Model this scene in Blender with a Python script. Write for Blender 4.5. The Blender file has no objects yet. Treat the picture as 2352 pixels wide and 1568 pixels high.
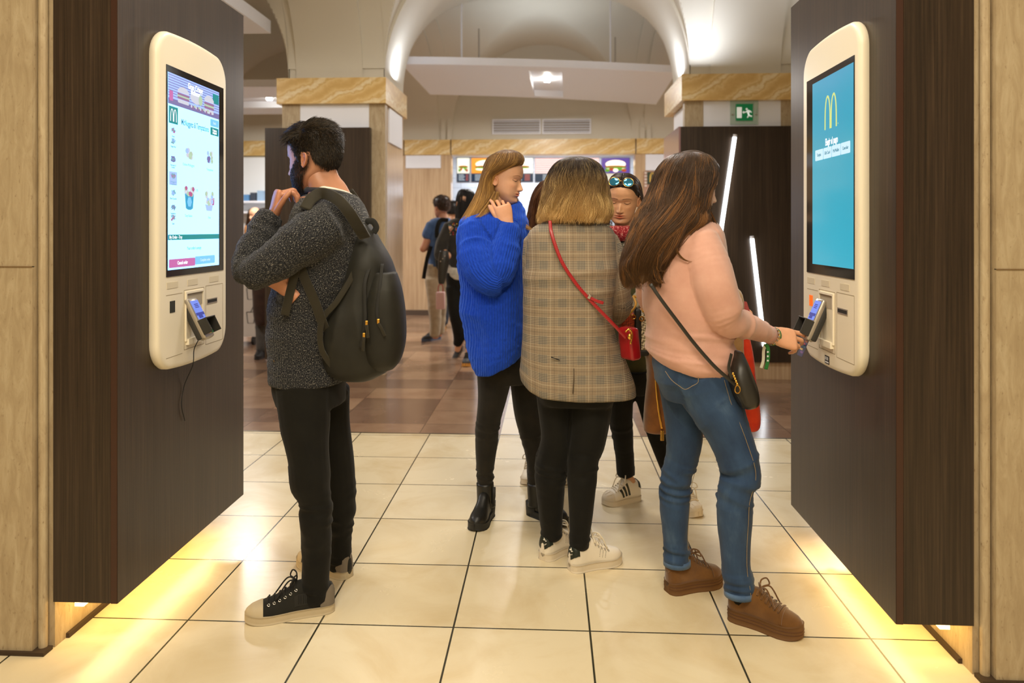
import bpy, math, random
import numpy as np
from mathutils import Vector, Matrix
random.seed(7); RNG = np.random.default_rng(7)
SC = bpy.context.scene; COL = SC.collection
PI = math.pi
# ---------------------------------------------------------------- camera frame
TH = 0.0505; FPX = 1700.0; CX = 1176.0; HY = 525.0; CH = 1.37
RV = np.array([math.cos(TH), math.sin(TH), 0.0]); FV = np.array([-math.sin(TH), math.cos(TH), 0.0]); UV = np.array([0, 0, 1.0])
def P(px, py, d):
    """world point seen at (px,py) standing d metres in front of the camera"""
    return np.array([0, 0, CH]) + RV*((px-CX)/FPX*d) + FV*d + UV*((HY-py)/FPX*d)
def onX(px, py, X):
    t = (px-CX)/FPX; d = X/(RV[0]*t+FV[0]); return P(px, py, d)
def onY(px, py, Y):
    t = (px-CX)/FPX; d = Y/(RV[1]*t+FV[1]); return P(px, py, d)
cd = bpy.data.cameras.new('camera'); cam = bpy.data.objects.new('camera', cd); COL.objects.link(cam)
cam.location = (0, 0, CH); cam.rotation_euler = (PI/2, 0, TH)
cd.sensor_width = 36; cd.lens = 36*FPX/2352; cd.shift_y = -(784-HY)/2352; cd.clip_start = .05
SC.camera = cam
cd.dof.use_dof = True; cd.dof.focus_distance = 2.9; cd.dof.aperture_fstop = 2.4
SC.view_settings.view_transform = 'Standard'; SC.view_settings.look = 'None'; SC.view_settings.gamma = 1
SC.view_settings.exposure = 0.0
# ---------------------------------------------------------------- objects
def tag(o, label=None, cat=None, group=None, kind=None):
    if label: o['label'] = label
    if cat: o['category'] = cat
    if group: o['group'] = group
    if kind: o['kind'] = kind
    return o
def thing(name, label, cat, loc=(0, 0, 0), group=None):
    o = bpy.data.objects.new(name, None); COL.objects.link(o); o.location = Vector(loc); o.empty_display_size = .1
    return tag(o, label, cat, group)
def root_off(p): return p.location if p.parent is None else Vector((0, 0, 0))
def link(name, me, mats, parent=None, smooth=True, label=None):
    if not isinstance(mats, (list, tuple)): mats = [mats]
    for m in mats: me.materials.append(m)
    o = bpy.data.objects.new(name, me); COL.objects.link(o)
    if smooth and len(me.polygons): me.polygons.foreach_set('use_smooth', [True]*len(me.polygons))
    if parent is not None:
        o.parent = parent; o.matrix_parent_inverse = Matrix.Translation(-root_off(parent))
    if label: o['label'] = label
    return o
def nrm(v):
    v = np.asarray(v, float); n = np.linalg.norm(v); return v/n if n > 1e-9 else v
class MB:
    """collects shapes, then links them as ONE mesh object"""
    def __init__(s): s.v = []; s.f = []; s.mi = []; s.n = 0; s.attr = {}
    def add(s, v, f, mi=0):
        v = np.asarray(v, float).reshape(-1, 3); s.v.append(v)
        s.f += [tuple(i+s.n for i in q) for q in f]; s.mi += [mi]*len(f); s.n += len(v); return s
    def box(s, lo, hi, mi=0, bev=0.0):
        lo = np.array(lo, float); hi = np.array(hi, float); lo, hi = np.minimum(lo, hi), np.maximum(lo, hi)
        return s.obox((lo+hi)/2, np.eye(3), (hi-lo)/2, mi, bev)
    def obox(s, c, R, h, mi=0, bev=0.0):
        """oriented box; rows of R are its axes; bevelled edges when bev > 0"""
        c = np.array(c, float); R = np.array(R, float); h = np.array(h, float)
        if bev <= 0:
            v = [c+R.T@(h*np.array([x, y, z])) for x in (-1, 1) for y in (-1, 1) for z in (-1, 1)]
            return s.add(v, [(0, 1, 3, 2), (4, 6, 7, 5), (0, 4, 5, 1), (2, 3, 7, 6), (0, 2, 6, 4), (1, 5, 7, 3)], mi)
        b = min(bev, .49*min(h)*2); rows = []
        def ring(ix, iy, z):
            out = []
            for (sx, sy) in ((1, 1), (-1, 1), (-1, -1), (1, -1)):
                a0 = {(1, 1): 0, (-1, 1): 1, (-1, -1): 2, (1, -1): 3}[(sx, sy)]*PI/2
                for k in range(4):
                    a = a0+k*PI/6
                    out.append([sx*(h[0]-b)+(b-ix)*math.cos(a), sy*(h[1]-b)+(b-iy)*math.sin(a), z])
            return out
        rr = [ring(b*.95, b*.95, -h[2]), ring(b*.3, b*.3, -h[2]+b*.3), ring(0, 0, -h[2]+b), ring(0, 0, h[2]-b), ring(b*.3, b*.3, h[2]-b*.3), ring(b*.95, b*.95, h[2])]
        rr = [np.array(r)@R+c for r in rr]
        return s.loft(rr, mi)
    def loft(s, rings, mi=0, caps=True, closed=True):
        n = len(rings[0]); v = np.concatenate(rings); f = []
        for i in range(len(rings)-1):
            for j in range(n if closed else n-1):
                k = (j+1) % n; f.append((i*n+j, i*n+k, (i+1)*n+k, (i+1)*n+j))
        if caps: f.append(tuple(range(n-1, -1, -1))); f.append(tuple((len(rings)-1)*n+j for j in range(n)))
        return s.add(v, f, mi)
    def prism(s, poly, o, ax, ay, az, t, mi=0):
        """2-D outline poly at origin o with axes ax, ay, pushed t along az"""
        o, ax, ay, az = [np.asarray(q, float) for q in (o, ax, ay, az)]
        a = [o+ax*x+ay*y for x, y in poly]; b = [q+az*t for q in a]
        return s.loft([np.array(a), np.array(b)], mi)
    def tube(s, pts, r, n=8, mi=0, k=1.0, caps=True):
        pts = np.asarray(pts, float); r = np.broadcast_to(np.asarray(r, float), (len(pts),))
        return s.loft(sweep(pts, r, n, k), mi, caps)
    def cyl(s, c, ax, r, h, n=24, mi=0, r2=None):
        c = np.asarray(c, float); ax = nrm(ax); return s.tube([c-ax*h/2, c+ax*h/2], [r, r if r2 is None else r2], n, mi)
    def lathe(s, c, prof, n=24, mi=0, ax=(0, 0, 1)):
        ax = nrm(ax); u = nrm(np.cross(ax, [0, 1, .01])); w = np.cross(ax, u); c = np.asarray(c, float)
        a = np.arange(n)*2*PI/n
        return s.loft([c+ax*z+np.outer(np.cos(a), u)*r+np.outer(np.sin(a), w)*r for r, z in prof], mi)
    def ell(s, c, h, R=None, n=20, m=12, mi=0, e=1.0):
        R = np.eye(3) if R is None else np.array(R, float); rr = []
        a = np.arange(n)*2*PI/n
        for i in range(m+1):
            b = -PI/2+PI*i/m; cb = max(math.cos(b), .02)**e; sb = math.sin(b)
            rr.append(np.stack([np.cos(a)*cb*h[0], np.sin(a)*cb*h[1], np.full(n, sb*h[2])], 1)@R+np.asarray(c, float))
        return s.loft(rr, mi)
    def mesh(s, name='mesh'):
        me = bpy.data.meshes.new(name); v = np.concatenate(s.v)
        me.from_pydata(v.tolist(), [], s.f); me.polygons.foreach_set('material_index', s.mi); me.update()
        return me
    def obj(s, name, mats, parent=None, smooth=False, label=None, auto=None):
        me = s.mesh(name)
        o = link(name, me, mats, parent, smooth, label)
        if auto: sharp(me, auto)
        return o
def sharp(me, deg):
    me.polygons.foreach_set('use_smooth', [True]*len(me.polygons))
    import bmesh
    bm = bmesh.new(); bm.from_mesh(me); c = math.radians(deg)
    for e in bm.edges:
        if len(e.link_faces) == 2 and e.calc_face_angle(0) > c: e.smooth = False
    bm.to_mesh(me); bm.free()
def frames(pts):
    pts = np.asarray(pts, float); T = np.gradient(pts, axis=0) if len(pts) > 2 else np.tile(pts[-1]-pts[0], (2, 1))
    T /= np.maximum(np.linalg.norm(T, axis=1, keepdims=True), 1e-9)
    E1 = np.zeros_like(T); E2 = np.zeros_like(T)
    # first axis lies across the limb as the viewer sees it, second is mostly depth; kept continuous along the path
    prev = None
    for i, t in enumerate(T):
        e = np.cross(t, FV) if prev is None else prev-t*np.dot(prev, t)
        if np.linalg.norm(e) < .15: e = np.cross(t, UV)
        if np.linalg.norm(e) < .15: e = np.cross(t, RV)
        c = np.cross(t, FV)
        if prev is not None and np.linalg.norm(c) > .45:
            c = nrm(c); e = c if np.dot(c, e) > 0 else -c
        e = nrm(e); E1[i] = e; E2[i] = np.cross(t, e); prev = e
    return T, E1, E2
def sweep(pts, r, n=12, k=1.0, e=1.0):
    T, E1, E2 = frames(pts); a = np.arange(n)*2*PI/n; k = np.broadcast_to(np.asarray(k, float), (len(pts),))
    ca, sa = np.cos(a), np.sin(a)
    return [pts[i]+np.outer(ca, E1[i])*r[i]+np.outer(sa, E2[i])*r[i]*k[i] for i in range(len(pts))]
def cr(pts, n=6):
    """Catmull-Rom through rows of numbers, n steps per span"""
    p = np.asarray(pts, float)
    if len(p) < 3:
        t = np.linspace(0, 1, n+1)[:, None]; return p[0]*(1-t)+p[-1]*t
    q = np.vstack([2*p[0]-p[1], p, 2*p[-1]-p[-2]]); out = []
    for i in range(len(p)-1):
        a, b, c, d = q[i:i+4]
        for t in np.arange(n)/n:
            out.append(.5*((2*b)+(c-a)*t+(2*a-5*b+4*c-d)*t*t+(-a+3*b-3*c+d)*t**3))
    out.append(p[-1]); return np.array(out)
def rrect(w, h, r, n=6, bow=0.0):
    """rounded rectangle outline (half sizes w,h); bow swells the two short ends"""
    o = []
    for cx, cy, a0 in ((w-r, h-r, 0), (-w+r, h-r, 90), (-w+r, -h+r, 180), (w-r, -h+r, 270)):
        for i in range(n+1):
            a = math.radians(a0+90*i/n); o.append((cx+r*math.cos(a), cy+r*math.sin(a)))
        if bow and a0 in (0, 180):
            sg = 1 if a0 == 0 else -1
            for t in np.linspace(1, -1, 9)[1:-1]: o.append(((w-r)*t*sg, sg*h))
    if bow: o = [(x, y+math.copysign(bow*(1-(x/w)**2), y)) for x, y in o]
    return o
# smooth value noise, vectorised
def vnoise(p, seed=0):
    p = np.asarray(p, float); i = np.floor(p).astype(np.int64); f = p-i; f = f*f*(3-2*f)
    def h(ix, iy, iz):
        x = (ix*374761393+iy*668265263+iz*2147483647+seed*974711) & 0xffffffff
        x = ((x ^ (x >> 13))*1274126177) & 0xffffffff
        return ((x ^ (x >> 16)) & 0xffff)/32767.5-1
    r = 0
    for a in (0, 1):
        for b in (0, 1):
            for c in (0, 1):
                w = (f[:, 0] if a else 1-f[:, 0])*(f[:, 1] if b else 1-f[:, 1])*(f[:, 2] if c else 1-f[:, 2])
                r = r+w*h(i[:, 0]+a, i[:, 1]+b, i[:, 2]+c)
    return r
# ---------------------------------------------------------------- materials
def srgb(r, g, b):
    f = lambda c: (c/255/12.92) if c/255 <= .04045 else ((c/255+.055)/1.055)**2.4
    return (f(r), f(g), f(b), 1)
class NT:
    def __init__(s, name):
        s.m = bpy.data.materials.new(name); s.m.use_nodes = True; s.t = s.m.node_tree; s.b = s.t.nodes['Principled BSDF']
        s.out = s.t.nodes['Material Output']
    def n(s, typ, **kw):
        x = s.t.nodes.new('ShaderNode'+typ)
        for k, v in kw.items():
            if k in x.inputs.keys() or isinstance(k, int): s.i(x, k, v)
            else: setattr(x, k, v)
        return x
    def i(s, node, key, v):
        if hasattr(v, 'is_output') or isinstance(v, bpy.types.NodeSocket): s.t.links.new(v, node.inputs[key])
        else: node.inputs[key].default_value = v
    def set(s, **kw):
        for k, v in kw.items(): s.i(s.b, k.replace('_', ' '), v)
        return s
    def coord(s, which='Object', scale=(1, 1, 1), rot=(0, 0, 0), loc=(0, 0, 0)):
        c = s.n('TexCoord'); mp = s.n('Mapping'); s.t.links.new(c.outputs[which], mp.inputs[0])
        mp.inputs['Scale'].default_value = scale; mp.inputs['Rotation'].default_value = rot; mp.inputs['Location'].default_value = loc
        return mp.outputs[0]
    def attr(s, name, scale=(1, 1, 1)):
        a = s.n('Attribute', attribute_name=name); mp = s.n('Mapping'); s.t.links.new(a.outputs['Vector'], mp.inputs[0])
        mp.inputs['Scale'].default_value = scale; return mp.outputs[0]
    def noise(s, vec, scale=5, detail=4, rough=.5, dist=0):
        x = s.n('TexNoise'); s.t.links.new(vec, x.inputs['Vector'])
        x.inputs['Scale'].default_value = scale; x.inputs['Detail'].default_value = detail; x.inputs['Roughness'].default_value = rough; x.inputs['Distortion'].default_value = dist
        return x.outputs['Fac']
    def ramp(s, fac, stops):
        x = s.n('ValToRGB'); s.t.links.new(fac, x.inputs[0]); e = x.color_ramp.elements
        while len(e) > 1: e.remove(e[-1])
        e[0].position = stops[0][0]; e[0].color = stops[0][1]
        for p, c in stops[1:]:
            q = e.new(p); q.color = c
        return x.outputs[0]
    def mix(s, fac, a, b, mode='MIX'):
        x = s.n('Mix', data_type='RGBA', blend_type=mode); s.i(x, 0, fac); s.i(x, 6, a); s.i(x, 7, b); return x.outputs[2]
    def math(s, op, a, b=0.0, c=None):
        x = s.n('Math', operation=op); s.i(x, 0, a); s.i(x, 1, b)
        if c is not None: s.i(x, 2, c)
        return x.outputs[0]
    def xyz(s, vec):
        x = s.n('SeparateXYZ'); s.t.links.new(vec, x.inputs[0]); return x.outputs
    def bump(s, h, strength=.3, dist=.01):
        x = s.n('Bump'); s.t.links.new(h, x.inputs['Height']); x.inputs['Strength'].default_value = strength; x.inputs['Distance'].default_value = dist
        s.t.links.new(x.outputs[0], s.b.inputs['Normal']); return s
def plain(name, c, rough=.5, metal=0, spec=.5, emit=None, es=1.0, sheen=0, coat=0, alpha=None):
    t = NT(name); t.set(Base_Color=c if len(c) == 4 else srgb(*c), Roughness=rough, Metallic=metal, Specular_IOR_Level=spec)
    if emit: t.set(Emission_Color=srgb(*emit), Emission_Strength=es)
    if sheen: t.set(Sheen_Weight=sheen, Sheen_Roughness=.4)
    if coat: t.set(Coat_Weight=coat, Coat_Roughness=.08)
    return t.m
def text(s, size, o, ax, ay, mat, name, parent=None, ext=.0006, align='CENTER', bold=0.0, sx=1.0, label=None):
    """real lettering: outline font turned into a thin mesh lying on axes ax, ay at o"""
    cu = bpy.data.curves.new('lettering', 'FONT'); cu.body = s; cu.size = size; cu.align_x = align; cu.extrude = ext; cu.offset = bold
    cu.align_y = 'CENTER'; cu.resolution_u = 3
    ob = bpy.data.objects.new('lettering', cu); COL.objects.link(ob)
    dg = bpy.context.evaluated_depsgraph_get(); me = bpy.data.meshes.new_from_object(ob.evaluated_get(dg)); bpy.data.objects.remove(ob)
    ax = nrm(ax); ay = nrm(ay); az = np.cross(ax, ay); n = len(me.vertices); co = np.zeros(n*3); me.vertices.foreach_get('co', co); co = co.reshape(-1, 3)
    w = np.asarray(o, float)+np.outer(co[:, 0]*sx, ax)+np.outer(co[:, 1], ay)+np.outer(co[:, 2], az)
    me.vertices.foreach_set('co', w.ravel()); me.materials.clear(); me.update()
    return link(name, me, mat, parent, False, label)
# ---------------------------------------------------------------- surface materials
def m_wood():
    t = NT('dark_wood_laminate'); c = t.coord('Object', (1, 1, 1))
    g = t.noise(t.coord('Object', (160, 160, 2.2)), 1, 5, .65)
    b = t.noise(t.coord('Object', (14, 14, .12)), 1, 2, .5)
    col = t.ramp(g, [(.3, srgb(40, 31, 23)), (.55, srgb(60, 47, 36)), (.75, srgb(80, 64, 49))])
    col = t.mix(t.ramp(b, [(.35, (0, 0, 0, 1)), (.7, (1, 1, 1, 1))]), col, t.mix(1, col, (.72, .70, .66, 1), 'MULTIPLY'))
    t.set(Base_Color=col, Roughness=.36, Specular_IOR_Level=.45); t.bump(g, .12, .002); return t.m
def m_trav():
    t = NT('travertine'); g = t.noise(t.coord('Object', (16, 16, 3.2)), 2.2, 8, .66, .8); f = t.noise(t.coord('Object', (60, 60, 22)), 1.5, 5, .7)
    col = t.ramp(g, [(.25, srgb(160, 140, 110)), (.5, srgb(178, 159, 128)), (.75, srgb(196, 180, 150))])
    pit = t.ramp(f, [(.30, srgb(140, 104, 60)), (.40, (1, 1, 1, 1))])
    t.set(Base_Color=t.mix(.55, col, pit, 'MULTIPLY'), Roughness=.5, Specular_IOR_Level=.35); t.bump(f, .2, .003); return t.m
def m_marble():
    t = NT('yellow_marble'); v = t.coord('Object', (1, 1, 1), (0, .5, 0)); w = t.n('TexWave', wave_type='BANDS', bands_direction='Z'); t.t.links.new(v, w.inputs['Vector'])
    for k_, q in (('Scale', 1.6), ('Distortion', 7.0), ('Detail', 5.0), ('Detail Scale', 1.1), ('Detail Roughness', .62)): w.inputs[k_].default_value = q
    n = t.noise(t.coord('Object', (3, 3, 9), (0, .5, 0)), 4, 6, .65, .6)
    col = t.ramp(t.math('ADD', t.math('MULTIPLY', w.outputs['Fac'], .7), t.math('MULTIPLY', n, .35)), [(.15, srgb(212, 174, 108)), (.38, srgb(224, 190, 126)), (.58, srgb(230, 202, 144)), (.74, srgb(214, 176, 108)), (.9, srgb(240, 222, 180))])
    t.set(Base_Color=col, Roughness=.32); return t.m
def tile_nodes(t, c1, c2, w, h, mortar, ms=.0035):
    b = t.n('TexBrick', offset=0.0, squash=1.0); b.inputs['Scale'].default_value = 1.0
    b.inputs['Brick Width'].default_value = w; b.inputs['Row Height'].default_value = h; b.inputs['Mortar Size'].default_value = ms; b.inputs['Mortar Smooth'].default_value = .1
    b.inputs['Color1'].default_value = c1; b.inputs['Color2'].default_value = c2; b.inputs['Mortar'].default_value = mortar; b.inputs['Bias'].default_value = -.2
    return b
TW = .4672
def m_floor():
    t = NT('cream_floor_tile'); c = t.coord('Object', loc=(-(.1378-10*TW), -(2.531-20*TW), 0))
    b = tile_nodes(t, srgb(226, 212, 180), srgb(216, 200, 164), TW, TW, srgb(52, 50, 36)); t.t.links.new(c, b.inputs['Vector'])
    n = t.noise(t.coord('Object', (1, 1, 1)), 3.0, 6, .6, .8); s = t.noise(t.coord('Object', (1, 1, 1)), 11, 5, .7)
    st = t.ramp(n, [(.3, srgb(222, 204, 170)), (.55, (1, 1, 1, 1))])
    col = t.mix(.45, b.outputs['Color'], st, 'MULTIPLY')
    r = t.math('ADD', t.math('MULTIPLY', n, .16), .17); t.set(Base_Color=col, Roughness=r, Specular_IOR_Level=.5)
    t.bump(t.math('SUBTRACT', 1.0, b.outputs['Fac']), .25, .002); return t.m
def m_floor_back():
    t = NT('brown_floor_tile'); T2 = .62
    b = tile_nodes(t, srgb(160, 130, 104), srgb(118, 93, 76), T2, .38, srgb(100, 78, 62), .003); b.inputs['Bias'].default_value = 0
    t.t.links.new(t.coord('Object', loc=(6.45, 5.1, 0)), b.inputs['Vector'])
    n = t.noise(t.coord('Object'), 2.4, 5, .6); x = t.xyz(t.coord('Object'))
    col = t.mix(.5, b.outputs['Color'], t.ramp(n, [(.3, srgb(170, 130, 110)), (.6, (1, 1, 1, 1))]), 'MULTIPLY')
    cb = tile_nodes(t, srgb(228, 212, 182), srgb(212, 192, 160), TW, TW, srgb(90, 82, 68)); t.t.links.new(t.coord('Object', loc=(-(.1378-10*TW), -(2.531-20*TW), 0)), cb.inputs['Vector'])
    inside = t.math('MULTIPLY', t.math('GREATER_THAN', x[0], -.329), t.math('LESS_THAN', x[0], .607))
    t.set(Base_Color=t.mix(inside, col, cb.outputs['Color']), Roughness=.2, Specular_IOR_Level=.5); return t.m
def m_plaster(c=(218, 212, 196)):
    t = NT('painted_plaster'); n = t.noise(t.coord('Object'), 1.5, 3, .5)
    t.set(Base_Color=t.mix(n, srgb(*c), srgb(*[int(q*.97) for q in c])), Roughness=.7, Specular_IOR_Level=.2); return t.m
def m_lightwood():
    t = NT('pale_stone_panel'); g = t.noise(t.coord('Object', (40, 40, 1.5)), 1, 5, .6)
    t.set(Base_Color=t.ramp(g, [(.3, srgb(176, 146, 112)), (.7, srgb(206, 178, 144))]), Roughness=.25); return t.m
WOOD = m_wood(); TRAV = m_trav(); MARB = m_marble(); FLOOR = m_floor(); FLOORB = m_floor_back(); PLAST = m_plaster(); PALE = m_lightwood()
WHITE = plain('white_panel', (236, 238, 246), .5); DARKW = plain('wood_edge_band', (62, 36, 24), .4)
BEZ = plain('cream_plastic', (236, 226, 204), .38); BLACK = plain('black_glass', (14, 15, 17), .08); DGREY = plain('dark_grey_plastic', (45, 44, 42), .4)
CHROME = plain('chrome', (200, 196, 190), .2, 1); GOLD = plain('gold_metal', (222, 170, 80), .25, 1); BLK = plain('matt_black', (18, 17, 16), .6)
STEEL = plain('silver_plastic', (176, 168, 156), .3, .6)
def emis(name, c, s=1.0): 
    t = NT(name); t.set(Base_Color=(0, 0, 0, 1), Emission_Color=srgb(*c), Emission_Strength=s, Roughness=.15, Specular_IOR_Level=.3); return t.m
# ---------------------------------------------------------------- the hall
def struct(name, mb, mats, smooth=False, auto=None, label=None):
    o = mb.obj(name, mats, None, smooth, auto=auto); o['kind'] = 'structure'
    if label: o['label'] = label
    return o
FY = onY(1200, 1000, 4.87)[1]
struct('floor', MB().box((-9, -3, -.1), (9, 4.92, 0)), FLOOR)
struct('floor_2', MB().box((-9, 4.92, -.1), (9, 16, -.0005)), FLOORB)
struct('trim_1', MB().box((-9, 4.905, -.02), (9, 4.925, .002)), plain('floor_strip_metal', (150, 142, 128), .25, .9))
ZS, ZB = 2.78, 2.54
# near stone piers that carry the kiosks
def pier(name, sg, x0, base):
    m = MB(); w = sg
    m.box((x0+sg*.045, 2.30, 0), (x0+sg*3, 3.30, 3.4)); m.box((x0, 2.345, 0), (x0+sg*.06, 3.30, 3.4))
    m.tube([(x0+sg*.028, 2.328, 0), (x0+sg*.028, 2.328, 3.4)], .014, 12)
    struct(name, m, TRAV)
    g = MB(); g.box((x0+sg*.045, 2.297, 1.246), (x0+sg*3, 2.31, 1.249)); g.box((x0-sg*.001, 2.35, 1.246), (x0+sg*.05, 3.29, 1.249))
    struct('trim_2' if sg < 0 else 'trim_3', g, plain('stone_joint', (120, 92, 56), .8))
    b = MB(); b.box((x0-sg*.012, 2.40, 0), (x0+sg*.02, 3.3, .016)); b.box((x0-sg*.0, 2.29, 0), (x0+sg*3, 2.335, .012))
    struct(base, b, plain('old_grout', (62, 46, 28), .8))
pier('wall_left', -1, -1.617, 'baseboard_left'); pier('wall_right', 1, 1.299, 'baseboard_right')
# far pillars: shaft, impost block, inset white slabs
PILL = ((-2.47, -1.55), (1.29, 2.25), (-6.27, -5.32), (5.1, 6.05))
for i, (a, b) in enumerate(PILL):
    m = MB(); m.box((a, 6.9, 0), (b, 7.78, ZS)); struct('column_%d' % (i+1), m, PALE)
    q = MB(); q.box((a-.05, 6.87, 0), (a+.12, 6.96, ZB)); q.box((b-.14, 6.87, 0), (b+.012, 6.96, ZB)); struct('trim_%d' % (10+i), q, TRAV)
    m = MB(); m.box((a-.085, 6.82, ZB), (b+.03, 7.84, ZS)); struct('trim_%d' % (20+i), m, MARB)
    struct('beam_%d' % (60+i), MB().box((a+.01, 6.91, ZS), (b-.01, 7.77, ZS+.14)), PLAST)
    m = MB(); m.box((a+.12, 6.875, 2.2), (b-.14, 6.9, ZB)); m.box((b-.005, 7.05, 2.2), (b+.016, 7.66, ZB-.01)); m.box((a-.016, 7.05, 2.2), (a+.005, 7.66, ZB-.01))
    struct('trim_%d' % (30+i), m, WHITE)
# groin vaults and arch bands
BX = ((-5.32, -2.47), (-1.55, 1.29), (2.25, 5.1)); BY = ((3.3, 6.9), (7.78, 11.7))
def vault(name, x0, x1, y0, y1, rise=1.42, off=.07):
    n = 100; m = MB(); V = []
    for i in range(n+1):
        for j in range(n+1):
            u = -math.cos(PI*i/n); v = -math.cos(PI*j/n)
            z = ZS+off+rise*max(math.sqrt(max(0, 1-u*u)), math.sqrt(max(0, 1-v*v)))
            V.append((x0+(x1-x0)*(u+1)/2, y0+(y1-y0)*(v+1)/2, z))
    F = [(i*(n+1)+j, i*(n+1)+j+1, (i+1)*(n+1)+j+1, (i+1)*(n+1)+j) for i in range(n) for j in range(n)]
    m.add(V, F); return struct(name, m, PLAST, auto=20)
def arch(name, p0, p1, w0, w1, axis, rise=1.42, th=.32):
    """arch band spanning p0..p1 along axis, w0..w1 across it"""
    n = 64; prof = []; c = (p0+p1)/2; a = (p1-p0)/2
    for i in range(n+1):
        t = PI*i/n; prof.append((c-a*math.cos(t), ZS+rise*math.sin(t)))
    m = MB(); rr = []
    for (x, z) in prof:
        top = max(z+th, ZS+rise+th) if False else z+th
        q = [(x, w0, z), (x, w1, z), (x, w1, top), (x, w0, top)]
        rr.append(np.array([(a_, b_, c_) if axis == 'x' else (b_, a_, c_) for a_, b_, c_ in q]))
    m.loft(rr); return struct(name, m, PLAST, auto=35)
k = 0
for i, (x0, x1) in enumerate(BX):
    for j, (y0, y1) in enumerate(BY):
        k += 1; vault('ceiling_%d' % k, x0, x1, y0, y1)
    arch('beam_%d' % (i+1), x0, x1, 6.9, 7.78, 'x')
for i, (a, b) in enumerate(PILL[:2]):
    c0, c1 = ((a+.075, b-.21), (a+.19, b-.13))[i]
    for j, (y0, y1) in enumerate(BY):
        arch('beam_%d' % (10+i*2+j), y0, y1, c0, c1, 'y')
        arch('beam_%d' % (20+i*4+j), y0, y1, a, b, 'y', 1.36, .5).name; bpy.data.objects['beam_%d' % (20+i*4+j)].location.z = .10
struct('ceiling_50', MB().box((-9, -3, 3.6), (9, 3.3, 3.7)), PLAST)
struct('ceiling_51', MB().box((-9, 3.2, 4.6), (9, 16, 4.7)), PLAST)
# far wall with the serving opening
YB = 11.7
m = MB(); m.box((-9, YB, ZS), (9, YB+.2, 4.6)); m.box((-9, YB, 0), (-3.9, YB+.2, ZB)); m.box((2.1, YB, 0), (9, YB+.2, ZB)); struct('wall_back', m, PLAST)
m = MB()
for a, b in ((-9, -2.32), (-2.3, -1.57), (-1.55, 1.34), (1.36, 2.4)): m.box((a, YB-.05, ZB), (b, YB+.2, ZS))
struct('trim_4', m, MARB)
m = MB(); m.box((-2.3, YB-.03, .06), (-1.56, YB+.2, ZB)); m.box((1.34, YB-.03, 0), (2.4, YB+.2, ZB)); m.box((-2.6, YB-.02, 0), (-2.3, YB+.2, ZB)); struct('wall_back_panel', m, PALE)
m = MB(); m.box((-2.28, YB-.045, 2.33), (-1.72, YB, ZB-.01)); m.box((1.50, YB-.045, 2.28), (2.4, YB, ZB-.01)); struct('trim_5', m, WHITE)
m = MB(); m.box((-2.3, YB-.05, 0), (-1.56, YB-.02, .08)); struct('baseboard_back', m, plain('dark_skirting', (84, 68, 56), .5))
# pilaster bands above the far beam
for i, x in enumerate((-1.72, -1.62, 1.42, 1.52)):
    struct('trim_%d' % (40+i), MB().box((x, YB-.03, ZS), (x+.07, YB, 3.6)), PLAST)
# kitchen behind the opening
def m_ktile():
    t = NT('white_wall_tile'); b = tile_nodes(t, srgb(226, 230, 236), srgb(216, 221, 228), .3, .2, srgb(180, 186, 194), .006)
    t.t.links.new(t.coord('Object', (1, 1, 1), (PI/2, 0, 0)), b.inputs['Vector']); t.set(Base_Color=b.outputs['Color'], Roughness=.3); return t.m
KT = m_ktile()
struct('wall_kitchen', MB().box((-9, 15, 0), (9, 15.2, 4.5)), KT)
struct('ceiling_52', MB().box((-9, YB+.2, 2.9), (9, 15, 3.0)), WHITE)
struct('wall_far_left', MB().box((-9.2, -3, 0), (-9, 15, 5)), PLAST); struct('wall_far_right', MB().box((9, -3, 0), (9.2, 15, 5)), PLAST)
struct('wall_front', MB().box((-9, -3.2, 0), (9, -3, 3.7)), PLAST)
# ---------------------------------------------------------------- ordering kiosks
def arches_logo(mb, o, ax, ay, az, w, h, t=.0008, mi=0, thick=.16):
    """the golden letter M made of two tall arches"""
    for sx in (-1, 1):
        out = []; inn = []
        for i in range(25):
            a = PI*i/24; c = math.cos(a); s = math.sin(a)**.62
            out.append((sx*.25-c*.25, s)); inn.append((sx*.25-c*(.25-thick*.62), max(0, s*.93-.0)))
        poly = [(x*w, (y-.5)*h) for x, y in out]; poly2 = [(x*w, (y-.5)*h) for x, y in inn]
        a3 = [np.asarray(o)+np.asarray(ax)*x+np.asarray(ay)*y for x, y in poly]; b3 = [np.asarray(o)+np.asarray(ax)*x+np.asarray(ay)*y for x, y in poly2]
        rings = [np.array([p, q, q+np.asarray(az)*t, p+np.asarray(az)*t]) for p, q in zip(a3, b3)]
        mb.loft(rings, mi)
S_ICE = emis('screen_ice_blue', (108, 172, 255), 5.0); S_TEAL = emis('screen_teal', (30, 162, 164), .85); S_WHITE = emis('screen_white', (245, 250, 255), 1.2)
S_PINK = emis('screen_pink', (222, 120, 190), .9); S_BLUE = emis('screen_light_blue', (120, 196, 250), 1.25); S_LIL = emis('screen_lilac', (150, 176, 250), 1.5)
S_DLIL = emis('screen_violet', (146, 136, 196), .8); S_CYAN = emis('screen_cyan', (66, 178, 206), .9); S_YEL = emis('screen_yellow', (228, 236, 140), 1.0)
S_FOODA = emis('screen_bun', (224, 226, 240), .95); S_FOODB = emis('screen_filling', (176, 132, 176), .8); S_GREY = emis('screen_grey_type', (150, 200, 216), .8)
S_TYPE = emis('screen_teal_type', (70, 156, 180), .75); S_CUP = emis('screen_cup_blue', (60, 178, 226), .9); S_RED = emis('screen_magenta', (210, 110, 160), .85); S_LEAF = emis('screen_salad', (196, 222, 190), .95)
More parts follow.
